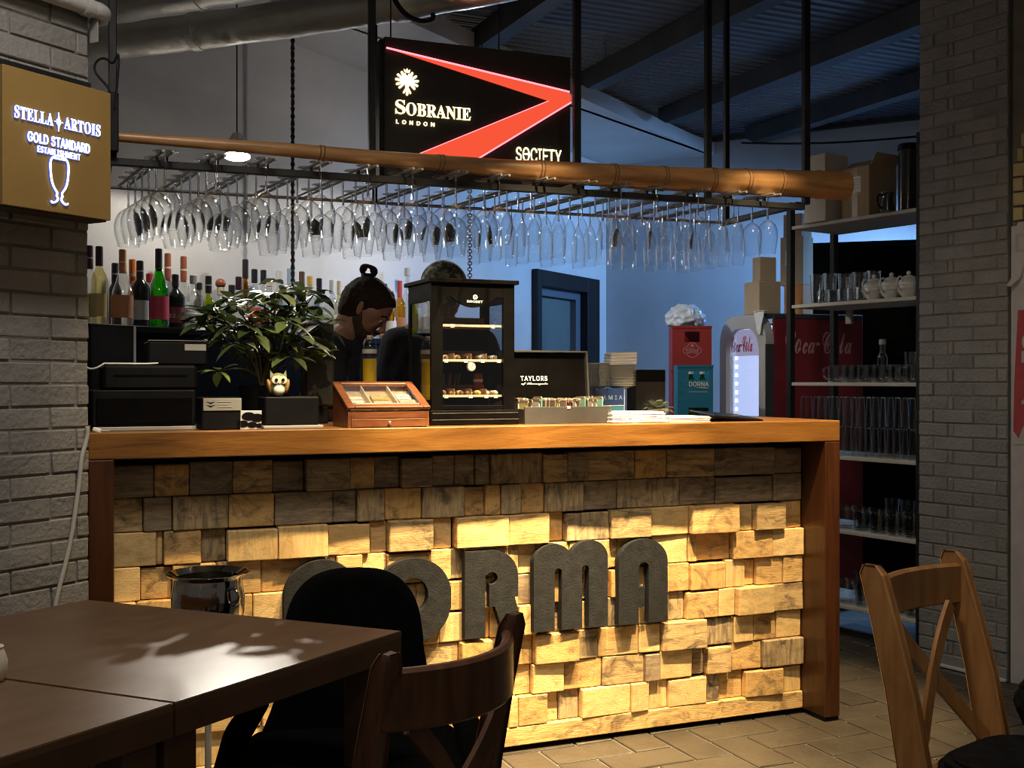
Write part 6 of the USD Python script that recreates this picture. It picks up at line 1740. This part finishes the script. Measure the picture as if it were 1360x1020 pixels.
obj("neon_tube", tube_light((655, 786), (895, 802), 0.0022), "neon_red", so)
def spbox(c0, c1):
    a, b = sp(*c0), sp(*c1)
    return a[0], b[0], b[1], a[1]
t1 = text_poly(serif("OBRANIE"), 0.1, MATH, 0)
bS = spbox((121, 402), (184, 497))
neon(fit(text_poly(serif("S"), 0.1, MATH, 0), bS[0], bS[1], bS[2], bS[3]), "lettering", 0.003, "neon_cream", "neon_halo", so, 0.0025)
b1_, b2_ = sp(190, 418), sp(605, 538)
zlo = sp(190, 500)[1]
zhi = sp(190, 420)[1]
neon(fit(t1, b1_[0], b2_[0], (zlo + sp(605, 540)[1]) / 2, (zhi + sp(605, 458)[1]) / 2), "lettering", 0.003, "neon_cream", "neon_halo", so, 0.0020)
bL = spbox((125, 533), (372, 575))
zz1 = (sp(125, 533)[1] + sp(372, 550)[1]) / 2
zz0 = (sp(125, 556)[1] + sp(372, 577)[1]) / 2
neon(fit(text_poly("LONDON", 0.1, weight=2, spacing=0.75), bL[0], bL[1], zz0, zz1), "lettering", 0.003, "neon_cream", "neon_halo", so, 0.0018)
bC = spbox((688 + 210, 715), (1190, 805))
zz1 = (sp(898, 712)[1] + sp(1190, 722)[1]) / 2
zz0 = (sp(898, 803)[1] + sp(1190, 812)[1]) / 2
neon(fit(text_poly("SOCIETY", 0.1, weight=0), bC[0], bC[1], zz0, zz1), "lettering", 0.003, "neon_cream", "neon_halo", so, 0.0020)
xa, xb = sp(945, 760)[0], sp(990, 760)[0]
neon(fit(text_poly("YOUR", 0.1, weight=2), xa, xb, (zz0 + zz1) / 2 - 0.003, (zz0 + zz1) / 2 + 0.004), "lettering", 0.0066, "neon_cream", None, so, 0)
ec, er = sp(196, 290), (sp(265, 290)[0] - sp(125, 290)[0]) / 2
def E(x, z):
    return ec[0] + er * x, ec[1] + er * z
eagle = [Polygon([E(*q) for q in ((-0.1, 0.45), (0.1, 0.45), (0.2, -0.1), (0.12, -0.62), (-0.12, -0.62), (-0.2, -0.1))])]
for s in (-1, 1):
    for k, (a, L) in enumerate(((60, 0.95), (35, 1.0), (10, 1.0), (-15, 0.95), (-38, 0.85))):
        ca, sa = math.cos(math.radians(a)), math.sin(math.radians(a))
        eagle.append(LineString([E(s * 0.10, 0.02), E(s * L * ca, L * sa)]).buffer(er * 0.095, 3))
    eagle.append(LineString([E(s * 0.06, 0.4), E(s * 0.22, 0.66), E(s * 0.40, 0.62)]).buffer(er * 0.095, 3))
    eagle.append(LineString([E(s * 0.05, -0.5), E(s * 0.30, -0.95)]).buffer(er * 0.07, 3))
eagle += [Polygon([E(*q) for q in ((-0.22, 0.85), (0.22, 0.85), (0.28, 1.12), (0.12, 1.0), (0, 1.2), (-0.12, 1.0), (-0.28, 1.12))]), LineString([E(0, -0.6), E(0, -1.1)]).buffer(er * 0.09, 3)]
neon(unary_union(eagle), "crest", 0.003, "neon_cream", "neon_halo", so, 0.0025, label="glowing cream double-headed eagle crest")

# ------------------------------------------------------------------ ducts, pipe, cables
def duct(name, label, c, r, wob, seed):
    d_ = np.array([math.cos(math.radians(155)), math.sin(math.radians(155)), 0])
    t = thing(name, label, "duct", c, 0)
    tt = np.linspace(-2.6, 0.62, 160)
    pts = [d_ * q + np.array([0, 0, 0.012 * math.sin(2.1 * q + seed)]) for q in tt]
    rr = [r * (1 + 0.030 * math.sin(17 * q + seed) * math.sin(5.3 * q) + (0.05 if any(abs(q - a) < 0.03 for a in (-1.9, -0.95, -0.05)) else 0)) for q in tt]
    m = tube(pts, rr, 28)
    nz = meshkit.fbm(m.vertices * 9 + seed, 3, 4) - 0.5
    ax = np.array([m.vertices @ d_]).T * d_
    m.vertices += (m.vertices - ax) * nz[:, None] * 0.12
    obj("sleeve", m, "foil", t, smooth=60)
    for a in (-1.9, -0.95, -0.05):
        obj("clamp", tube([d_ * (a - 0.02) + np.array([0, 0, 0.012 * math.sin(2.1 * a + seed)]), d_ * (a + 0.02) + np.array([0, 0, 0.012 * math.sin(2.1 * a + seed)])], r * 1.075, 28), "foil", t, smooth=40)
    return t
duct("foil_duct", "lower silver foil ventilation duct crossing above the bamboo pole", P(250, 44, 4.35), 0.068, 0, 0.0)
duct("foil_duct", "upper silver foil ventilation duct at the top left edge of the picture", P(250, -6, 4.50), 0.074, 0, 2.0)
t = thing("black_cable", "thick black cable looping down in front of the lower foil duct", "cable", P(520, -30, 3.72), 0)
o = P(520, -30, 3.72)
obj("cable", tube(spline([P(a, b, 3.72 + c_) - o for a, b, c_ in ((515, -60, 0.0), (520, -10, 0), (529, 8, 0), (541, 21, 0.0), (557, 28, 0.03), (575, 20, 0.12))], 30), 0.0085, 8), "black_plastic", t, smooth=True)
t = thing("thin_wire", "thin black wire hanging from the ceiling beside the sign's left edge", "wire", SOF.w(-0.03, 0.03, SOH + 0.0), 0)
obj("wire", tube(spline([(0, 0, -0.06), (0.0, 0, 0.05), (-0.010, 0, 0.16), (0.004, 0, 0.22), (-0.01, 0, 0.30), (-0.01, 0, 0.80)], 30), 0.0022, 6), "black_plastic", t)
PIPE = PIER.w(0, -0.045)
pz = PIER.hit(133, 16, y=-0.045)[1]
pp = thing("wall_pipe", "grey painted drain pipe running along the top of the left brick pier", "pipe", (PIPE[0], PIPE[1], pz), A_DEG)
obj("pipe", tube([(-1.3, 0, 0), (-0.02, 0, 0)], 0.022, 16), "plaster_grey", pp, smooth=40)
obj("collar", tube([(-0.05, 0, 0), (-0.02, 0, 0)], 0.0255, 16), "plaster_grey", pp, smooth=40)
obj("elbow", tube(spline([(-0.02, 0, 0), (0.015, 0, 0), (0.035, 0.02, 0.0), (0.036, 0.07, 0)], 14), 0.0225, 16), "plaster_grey", pp, smooth=True)
obj("strap", bx(0.000, 0.004, 0.0, 0.03, -0.085, -0.01), "cap_grey", pp)
cb_ = [PIER.hit(px, py, y=-0.022) for px, py in ((116, 566), (114.5, 585), (109, 605), (106, 630), (101, 670), (94, 715), (85, 755), (75, 795), (71, 830))]
t = thing("white_cable", "pale grey cable running down the left brick pier beside the counter", "cable", PIER.o, A_DEG)
obj("cable", tube(spline([(x, -0.022, z) for x, z in cb_], 50), 0.0062, 8), "cap_grey", t, smooth=True)
t = thing("cable_plug", "small white connector plug lying on the counter's left end", "plug", BAR.w(BAR.hit(122, y=0.03)[0], 0.03, HB), BDEG)
obj("plug", at(bx(0, 0.024, -0.006, 0.006, 0.0, 0.013, 0.003), (0.0, 0, 0.004), ry=18), "cap_white", t)
obj("lead", tube(spline([(0.022, 0, 0.006), (0.035, -0.002, 0.004), (0.048, -0.006, 0.0035)], 10), 0.003, 6), "cap_grey", t, smooth=True)
t = thing("thin_white_cable", "thin white cable draped over the black printer", "cable", BAR.w(BAR.hit(118, y=0.12)[0], 0.12, zc2), BDEG)
obj("cable", tube(spline([(-0.01, 0, 0.0), (0.01, 0, -0.012), (0.04, 0.01, 0.002), (0.046, 0.03, 0.0042), (0.10, 0.03, 0.0042), (0.16, 0.03, 0.0042), (0.20, 0.03, 0.0060)], 40), 0.0030, 6), "cap_white", t, smooth=True)

# ------------------------------------------------------------------ right edge: plastered wall end with a torn poster, cream bricks above
pm("poster_white", (0.42, 0.39, 0.39), (0.48, 0.45, 0.44), 14, 0.8)
pm("poster_red", (0.36, 0.05, 0.06), (0.42, 0.06, 0.075), 16, 0.8)
pm("cream_brick", (0.40, 0.33, 0.15), (0.48, 0.40, 0.20), 16, 0.75, bump=0.5)
PF = Fr(P(1342.5, HY, COL.w(cw, -0.03)[1])[:2], COL.deg + 14)
pzt = PF.hit(1350, 300)[1]
ww = thing("wall_side", "pale plastered wall end at the right edge with cream bricks above and a torn red poster", None, PF.o, PF.deg, kind="structure")
obj("plaster", bx(0, 0.62, 0.0, 0.05, 0, pzt, 0.002), "poster_white", ww)
obj("backing", bx(0.0, 0.62, 0.02, 0.05, pzt, 3.2), "mortar", ww)
for r in range(0, 12):
    zz_ = pzt + 0.02 + r * 0.062
    lo = 0.002 + (0 if r < 4 else 0.016 * (r - 3))
    xs_ = [lo] + [x for x in ([0.05, 0.17, 0.29, 0.41, 0.53] if r % 2 == 0 else [0.11, 0.23, 0.35, 0.47, 0.59]) if x > lo + 0.02] + [0.62]
    for x0, x1 in zip(xs_[:-1], xs_[1:]):
        obj("brick", bx(x0 + 0.004, x1 - 0.004, 0.004, 0.022, zz_ + 0.004, zz_ + 0.058, 0.003), "cream_brick", ww)
po = thing("torn_poster", "torn white and red poster with large pale letters on the plastered wall end at right", "poster", PF.w(0, -0.0035), PF.deg)
pt0, pt1 = PF.hit(1352, 292)[1], PF.hit(1352, 590)[1]
edge = [(0.004, pt1 + 0.02), (0.010, pt1), (0.60, pt1), (0.60, pt0 - 0.02), (0.03, pt0 - 0.01), (0.012, pt0 - 0.06), (0.006, pt0 - 0.2)]
obj("sheet", ext(Polygon(edge), 0.0025), "poster_white", po)
rz1, rz0 = PF.hit(1352, 412)[1], PF.hit(1352, 582)[1]
rp = obj("red_block", ext(Polygon([(0.030, rz1), (0.55, rz1), (0.55, rz0 + 0.05), (0.05, rz0 + 0.05), (0.034, rz0), (0.012, rz0 + 0.03), (0.016, rz0 + 0.25)]), 0.001), "poster_red", po)
rp.GetAttribute("points").Set(Vt.Vec3fArray([p - Gf.Vec3f(0, 0.0011, 0) for p in rp.GetAttribute("points").Get()]))
for words, pa, pb in (("STELLA", 443, 482), ("ARTOIS", 497, 537)):
    za, zb2 = PF.hit(1354, pa)[1], PF.hit(1354, pb)[1]
    m = ext(fit(text_poly(serif(words), 0.1, MATH, 3), 0.045, 0.50, zb2, za), 0.001)
    m.apply_translation((0, -0.0022, 0))
    obj("lettering", m, "poster_white", po)
za, zb2 = PF.hit(1350, 311)[1], PF.hit(1350, 336)[1]
m = ext(fit(text_poly("Del", 0.1, weight=1), 0.02, 0.16, zb2, za), 0.001)
m.apply_translation((0, -0.0011, 0))
obj("lettering", m, "cap_grey", po)
cz = PF.hit(1345, 380)[1]
cm = trimesh.Trimesh([(0.03, -0.002, cz + 0.12), (0.055, -0.002, cz + 0.10), (0.05, -0.03, cz + 0.03), (0.012, -0.045, cz - 0.005), (0.0, -0.05, cz), (0.022, -0.028, cz + 0.05)], [(0, 1, 5), (1, 2, 5), (2, 3, 5), (3, 4, 5)])
obj("torn_flap", [cm, at(cm, (0, 0.0012, 0))], "poster_white", po)

# ------------------------------------------------------------------ tables
pm("table_laminate", (0.115, 0.062, 0.030), (0.15, 0.085, 0.044), 7, 0.34, stretch=(1, 3, 1), bump=0.03, bscale=120)
pm("table_edge", (0.085, 0.040, 0.020), (0.11, 0.054, 0.028), 8, 0.45)
TH = 0.75
T0, T1, T2 = G(533, 838, TH)[:2], G(114.7, 796.5, TH)[:2], G(233, 933, TH)[:2]
ta = T1 - T0
tb = T2 - T0
TT = Fr(T2, math.degrees(math.atan2(-tb[1], -tb[0])))   # local x from the near corner to the far corner along the right-hand edge
la, lb = float(np.linalg.norm(ta)), float(np.linalg.norm(tb))
tu = ta / la
shear = np.array([tu @ TT.x[:2], tu @ TT.y[:2]])        # direction of the far edge in the table's frame


def table(label, off):
    o = TT.w(off, 0)
    t = thing("dining_table", label, "table", o, TT.deg)
    q = [np.array([0, 0.0]), np.array([lb, 0.0]), np.array([lb, 0.0]) + shear * la, shear * la]
    poly = Polygon(q)
    obj("tabletop", [at(trimesh.creation.extrude_polygon(poly.buffer(-0.0015), 0.0015, engine="earcut"), (0, 0, TH - 0.0015)), at(trimesh.creation.extrude_polygon(poly, 0.012, engine="earcut"), (0, 0, TH - 0.0135))], "table_laminate", t)
    obj("edge_frame", at(trimesh.creation.extrude_polygon(poly, 0.043, engine="earcut"), (0, 0, TH - 0.0565)), "table_edge", t)
    for k, c in enumerate(q):
        ctr = (q[0] + q[2]) / 2
        p = c + (ctr - c) * 0.13
        obj("leg", bx(p[0] - 0.035, p[0] + 0.035, p[1] - 0.035, p[1] + 0.035, 0.0, TH - 0.057, 0.004), "table_edge", t)
    return t
table("brown laminate table against the left pier with leaf shadows on its top", 0.0)
table("brown laminate table at the lower left corner, nearest the camera", -lb - 0.006)
cp_ = G(-12, 905, TH)
t = thing("sugar_pot", "cream ceramic pot cut off by the left picture edge on the near table", "pot", (cp_[0], cp_[1], TH + 0.0005), 0)
obj("body", lathe([(0, 0), (0.020, 0), (0.026, 0.010), (0.027, 0.035), (0.020, 0.055), (0.018, 0.060), (0, 0.062)], 24), "cap_cream", t, smooth=40)
obj("rim", at(trimesh.creation.torus(0.0185, 0.002, major_sections=24, minor_sections=6), (0, 0, 0.060)), "cap_cream", t, smooth=True)

# steel wine cooler on its stand
pm("polished_steel", (0.62, 0.60, 0.57), None, rough=0.10, metal=1.0)
rim = P(276, 761, 2.86)
pot = thing("wine_cooler", "polished steel ice bucket on a slim stand between the far table and the counter", "ice bucket", (rim[0], rim[1], 0), 0)
zr = rim[2]
obj("bucket", lathe([(0, zr - 0.165), (0.05, zr - 0.163), (0.078, zr - 0.140), (0.090, zr - 0.10), (0.091, zr - 0.06), (0.085, zr - 0.03), (0.084, zr - 0.012), (0.102, zr), (0.1035, zr + 0.002), (0.100, zr + 0.003), (0.081, zr - 0.010), (0.081, zr - 0.03), (0.086, zr - 0.06), (0.085, zr - 0.10), (0.074, zr - 0.136), (0, zr - 0.158)], 48), "polished_steel", pot, smooth=50)
for s in (-1, 1):
    obj("handle", at(trimesh.creation.torus(0.020, 0.0035, major_sections=20, minor_sections=8), (s * 0.077, -s * 0.054, zr - 0.050), rx=90, rz=-35), "polished_steel", pot, smooth=True)
obj("stand_pole", tube([(0, 0, 0.02), (0, 0, zr - 0.166)], 0.0085, 12), "cap_cream", pot, smooth=40)
obj("stand_base", lathe([(0, 0), (0.12, 0), (0.12, 0.006), (0.02, 0.022), (0, 0.022)], 32), "polished_steel", pot, smooth=40)
obj("stand_ring", at(trimesh.creation.torus(0.07, 0.004, major_sections=28, minor_sections=8), (0, 0, zr - 0.150)), "polished_steel", pot, smooth=True)

# ------------------------------------------------------------------ chairs
wood("chair_dark", (0.075, 0.030, 0.013), (0.12, 0.050, 0.023), (0.16, 0.072, 0.035), (8, 8, 1.0), 4.0, 0.33, 0.05, coat=0.2)
wood("chair_honey", (0.23, 0.100, 0.030), (0.32, 0.148, 0.048), (0.39, 0.195, 0.070), (8, 8, 1.0), 4.0, 0.33, 0.05, coat=0.25)
pm("chair_seat_black", (0.005, 0.0048, 0.0048), (0.008, 0.0075, 0.0075), 30, 0.8, bump=0.1, specular_ior_level=0.05)
pm("jacket_grey", (0.006, 0.006, 0.0065), (0.011, 0.011, 0.012), 18, 0.95, bump=0.4, bscale=90, specular_ior_level=0.06)


def bent_plank(path, w, th, n):
    """A strip of width w (along z) and thickness th following a path in plan, with a rounded top edge."""
    path = np.array(path, float)
    t = np.gradient(path, axis=0)
    t[:, 2] = 0
    t /= np.linalg.norm(t, axis=1, keepdims=True)
    nrm = np.stack([-t[:, 1], t[:, 0], np.zeros(len(t))], 1)
    sec = [(-th / 2, -w / 2 + 0.004), (-th / 2 + 0.004, -w / 2), (th / 2 - 0.004, -w / 2), (th / 2, -w / 2 + 0.004), (th / 2, w / 2 - 0.006), (th / 2 - 0.006, w / 2), (-th / 2 + 0.006, w / 2), (-th / 2, w / 2 - 0.006)]
    v, f, k = [], [], len(sec)
    for p, q in zip(path, nrm):
        v += [p + q * a + np.array([0, 0, b]) for a, b in sec]
    for i in range(len(path) - 1):
        for j in range(k):
            a, b = i * k + j, i * k + (j + 1) % k
            f += [(a, b, b + k), (a, b + k, a + k)]
    f += [(0, j + 1, j) for j in range(1, k - 1)] + [((len(path) - 1) * k, (len(path) - 1) * k + j, (len(path) - 1) * k + j + 1) for j in range(1, k - 1)]
    return trimesh.Trimesh(np.array(v), np.array(f), process=False)


def stick(pts, ws, ts):
    """A tapering square post along pts in the chair's x-z or y-z plane: ws widths along local y, ts thicknesses along local x."""
    v, f = [], []
    for p, w, t in zip(pts, ws, ts):
        c = 0.004
        for a, b in ((-1, -1), (1, -1), (1, 1), (-1, 1)):
            v += [(p[0] + a * t / 2 - (a * c if b == a else 0) * 1, p[1] + b * w / 2 - (b * c if b != a else 0), p[2]), (p[0] + a * t / 2 - (a * c if b != a else 0), p[1] + b * w / 2 - (b * c if b == a else 0), p[2])]
    n = 8
    for i in range(len(pts) - 1):
        for j in range(n):
            a, b = i * n + j, i * n + (j + 1) % n
            f += [(a, b, b + n), (a, b + n, a + n)]
    f += [(0, j + 1, j) for j in range(1, n - 1)] + [((len(pts) - 1) * n, (len(pts) - 1) * n + j, (len(pts) - 1) * n + j + 1) for j in range(1, n - 1)]
    return trimesh.Trimesh(np.array(v), np.array(f), process=False)


def cross_chair(label, left_top, right_top, m, H_=0.87, bow=0.07, lean=0.10, postw=0.030, postt=0.045):
    """Bentwood chair: local x points from the back to the front, local y to the sitter's left; placed by the tops of its two rear posts (world xy)."""
    lt, rt = np.array(left_top), np.array(right_top)
    w = float(np.linalg.norm(lt - rt))
    ydir = (lt - rt) / w
    deg = math.degrees(math.atan2(ydir[1], ydir[0])) - 90
    fr = Fr(((lt + rt) / 2)[:2], deg)
    base = fr.w(lean, 0)
    t = thing("dining_chair", label, "chair", base, deg)
    hw_ = w / 2
    zs = [0, 0.20, 0.44, 0.60, 0.75, H_ - 0.02, H_]
    def lx_(z):
        return -lean * max(0.0, (z - 0.40) / (H_ - 0.40)) ** 1.35 - 0.05 * max(0, (0.40 - z) / 0.40) ** 1.4
    for s in (1, -1):
        obj("rear_post", stick([(lx_(z), s * hw_, z) for z in zs], [postw] * 6 + [postw * 0.8], [postt, postt, postt * 1.05, postt, postt * 0.9, postt * 0.85, postt * 0.5]), m, t, smooth=25)
        obj("front_leg", stick([(0.40, s * (hw_ + 0.01), z) for z in (0, 0.2, 0.435)], [0.026, 0.034, 0.038], [0.026, 0.034, 0.038]), m, t, smooth=25)
        obj("side_rail", bx(0.01, 0.40, s * hw_ - 0.011, s * hw_ + 0.011, 0.385, 0.435, 0.003), m, t)
        obj("stretcher", tube([(0.0, s * hw_, 0.20), (0.40, s * (hw_ + 0.008), 0.20)], 0.010, 10), m, t, smooth=40)
    ztop = H_ - 0.075
    pth = [(lx_(ztop) - bow * (1 - (y / hw_) ** 2), y, ztop) for y in np.linspace(-hw_, hw_, 21)]
    obj("top_rail", bent_plank(pth, 0.095, 0.020, 8), m, t, smooth=35)
    def lath(s):
        pts = []
        for q in np.linspace(0, 1, 14):
            y = s * (hw_ * 0.72 * (1 - q) - hw_ * 0.90 * q)
            z = (ztop - 0.045) * (1 - q) + 0.44 * q
            x = lx_(z) - bow * 0.95 * (1 - (y / hw_) ** 2) * (1 - 0.5 * q) + 0.004 * s
            pts.append((x, y, z))
        pts = np.array(pts)
        tg = np.gradient(pts, axis=0)
        tg /= np.linalg.norm(tg, axis=1, keepdims=True)
        sd = np.cross(tg, np.array([1.0, 0, 0]))
        sd /= np.linalg.norm(sd, axis=1, keepdims=True)
        nn = np.cross(sd, tg)
        v, f = [], []
        for p, a, b in zip(pts, sd, nn):
            v += [p + a * 0.017 + b * 0.005, p - a * 0.017 + b * 0.005, p - a * 0.017 - b * 0.005, p + a * 0.017 - b * 0.005]
        for i in range(len(pts) - 1):
            for j in range(4):
                a, b = i * 4 + j, i * 4 + (j + 1) % 4
                f += [(a, b, b + 4), (a, b + 4, a + 4)]
        f += [(0, 2, 1), (0, 3, 2), (len(v) - 4, len(v) - 3, len(v) - 2), (len(v) - 4, len(v) - 2, len(v) - 1)]
        return trimesh.Trimesh(np.array(v), np.array(f), process=False)
    for s in (1, -1):
        obj("cross_lath", lath(s), m, t, smooth=30)
    obj("rear_rail", bx(-0.011, 0.011, -hw_ + 0.012, hw_ - 0.012, 0.385, 0.435, 0.003), m, t)
    obj("front_rail", bx(0.389, 0.411, -hw_ + 0.01, hw_ - 0.01, 0.385, 0.435, 0.003), m, t)
    so_ = Polygon([(0.0 + 0.21 * (1 + math.copysign(abs(math.cos(a)) ** 0.55, math.cos(a))) , math.copysign(abs(math.sin(a)) ** 0.55, math.sin(a)) * (hw_ + 0.022)) for a in np.linspace(0, 2 * PI, 60)[:-1]])
    seat = tm(Manifold(m3.Mesh(*[np.asarray(q, d) for q, d in zip((lambda e: (e.vertices, e.faces))(trimesh.creation.extrude_polygon(so_, 0.02, engine="earcut")), (np.float32, np.uint32))])))
    top = trimesh.creation.extrude_polygon(so_.buffer(-0.012), 0.014, engine="earcut")
    obj("seat", [at(seat, (0.012, 0, 0.436)), at(top, (0.012, 0, 0.455)), at(trimesh.creation.extrude_polygon(so_.buffer(-0.03), 0.006, engine="earcut"), (0.012, 0, 0.468))], "chair_seat_black", t, smooth=40)
    return t


HC = 0.87
# the chair at the near table: we see its back, it faces the table on the left
lpx, rpx = G(517, 868, HC), G(683, 815, HC)
cross_chair("dark brown cross-back wooden chair tucked up to the near table, seen from behind", lpx[:2], rpx[:2], "chair_dark", HC, bow=0.075, lean=0.085, postw=0.038, postt=0.045)
lpx, rpx = G(1264, 731, HC), G(1158, 750, HC)
cross_chair("honey-coloured cross-back wooden chair with black seat at the right edge", lpx[:2], rpx[:2], "chair_honey", HC, bow=0.035, lean=0.11, postw=0.027, postt=0.074)

# black tub chair beyond the far table
bc_ = P(470, HY, 2.70)
BK = Fr(bc_[:2], 0)
tub = thing("tub_chair", "black rounded shell chair between the far table and the counter front", "chair", (bc_[0], bc_[1], 0), 8)
zt_, zb_ = H + (HY - 763) / F * 2.70, 0.42
hz_ = zt_ - zb_
outl = []
for a in np.linspace(0, PI, 40):
    ca, sa = math.cos(a), math.sin(a)
    outl.append((math.copysign(abs(ca) ** 0.72, ca) * 0.166, zb_ + hz_ * 0.52 + hz_ * 0.48 * abs(sa) ** 0.72))
outl += [(-0.185, zb_ + hz_ * 0.25), (-0.225, zb_), (0.225, zb_), (0.185, zb_ + hz_ * 0.25)]
m = ext(Polygon(outl), 0.045)
mm = Manifold(m3.Mesh(m.vertices.astype(np.float32), m.faces.astype(np.uint32))) if m.is_watertight else None
m = tm(mm.refine_to_length(0.03)) if mm is not None and mm.num_tri() else m.subdivide_to_size(0.03)
m.merge_vertices()
trimesh.smoothing.filter_taubin(m, iterations=10)
v = m.vertices
v[:, 1] += -0.03 + 0.05 * (1 - (v[:, 0] / 0.2) ** 2) + 0.05 * (v[:, 2] - zb_) / hz_
obj("backrest", m, "black_fabric", tub, smooth=True)
seat_b = tm((Manifold.batch_hull([Manifold.sphere(0.045, 20).translate(p) for p in ((-0.21, -0.02, 0.41), (0.21, -0.02, 0.41), (-0.24, -0.40, 0.43), (0.24, -0.40, 0.43))])).refine_to_length(0.04))
obj("seat", seat_b, "black_fabric", tub, smooth=60)
for s in (-1, 1):
    obj("armrest", blob([[((s * 0.225, 0.0, 0.52), 0.028), ((s * 0.255, -0.18, 0.50), 0.030), ((s * 0.26, -0.36, 0.46), 0.032)]], 0.02, 3), "black_fabric", tub, smooth=True)
    for yy in (-0.38, 0.0):
        obj("leg", tube([(s * 0.18, yy, 0.38), (s * 0.21, yy + (0.03 if yy == 0 else -0.02), 0.0)], [0.014, 0.010], 12), "black_steel", tub, smooth=40)
# dark jacket at the right edge
jk = G(1412, 985, 0.46)
t = thing("folded_jacket", "dark grey jacket lying on the honey-coloured chair's seat at the picture's right edge", "jacket", (jk[0], jk[1], 0.476), -40)
s = trimesh.creation.icosphere(4, 1.0)
v = s.vertices.copy()
nz = meshkit.fbm(v * 2.6 + 11, 4, 8)
v *= (0.90 + 0.20 * nz)[:, None]
v = v * np.array([0.10, 0.09, 0.085])
v[:, 2] -= v[:, 2].min()
v[:, 2] = np.maximum(v[:, 2], 0.02) - 0.02
obj("cloth", trimesh.Trimesh(v, s.faces, process=False), "jacket_grey", t, smooth=60)
obj("collar", blob([[((-0.07, -0.03, 0.10), 0.016), ((-0.03, -0.075, 0.125), 0.016), ((0.03, -0.075, 0.12), 0.014)]], 0.01, 2), "jacket_grey", t, smooth=True)
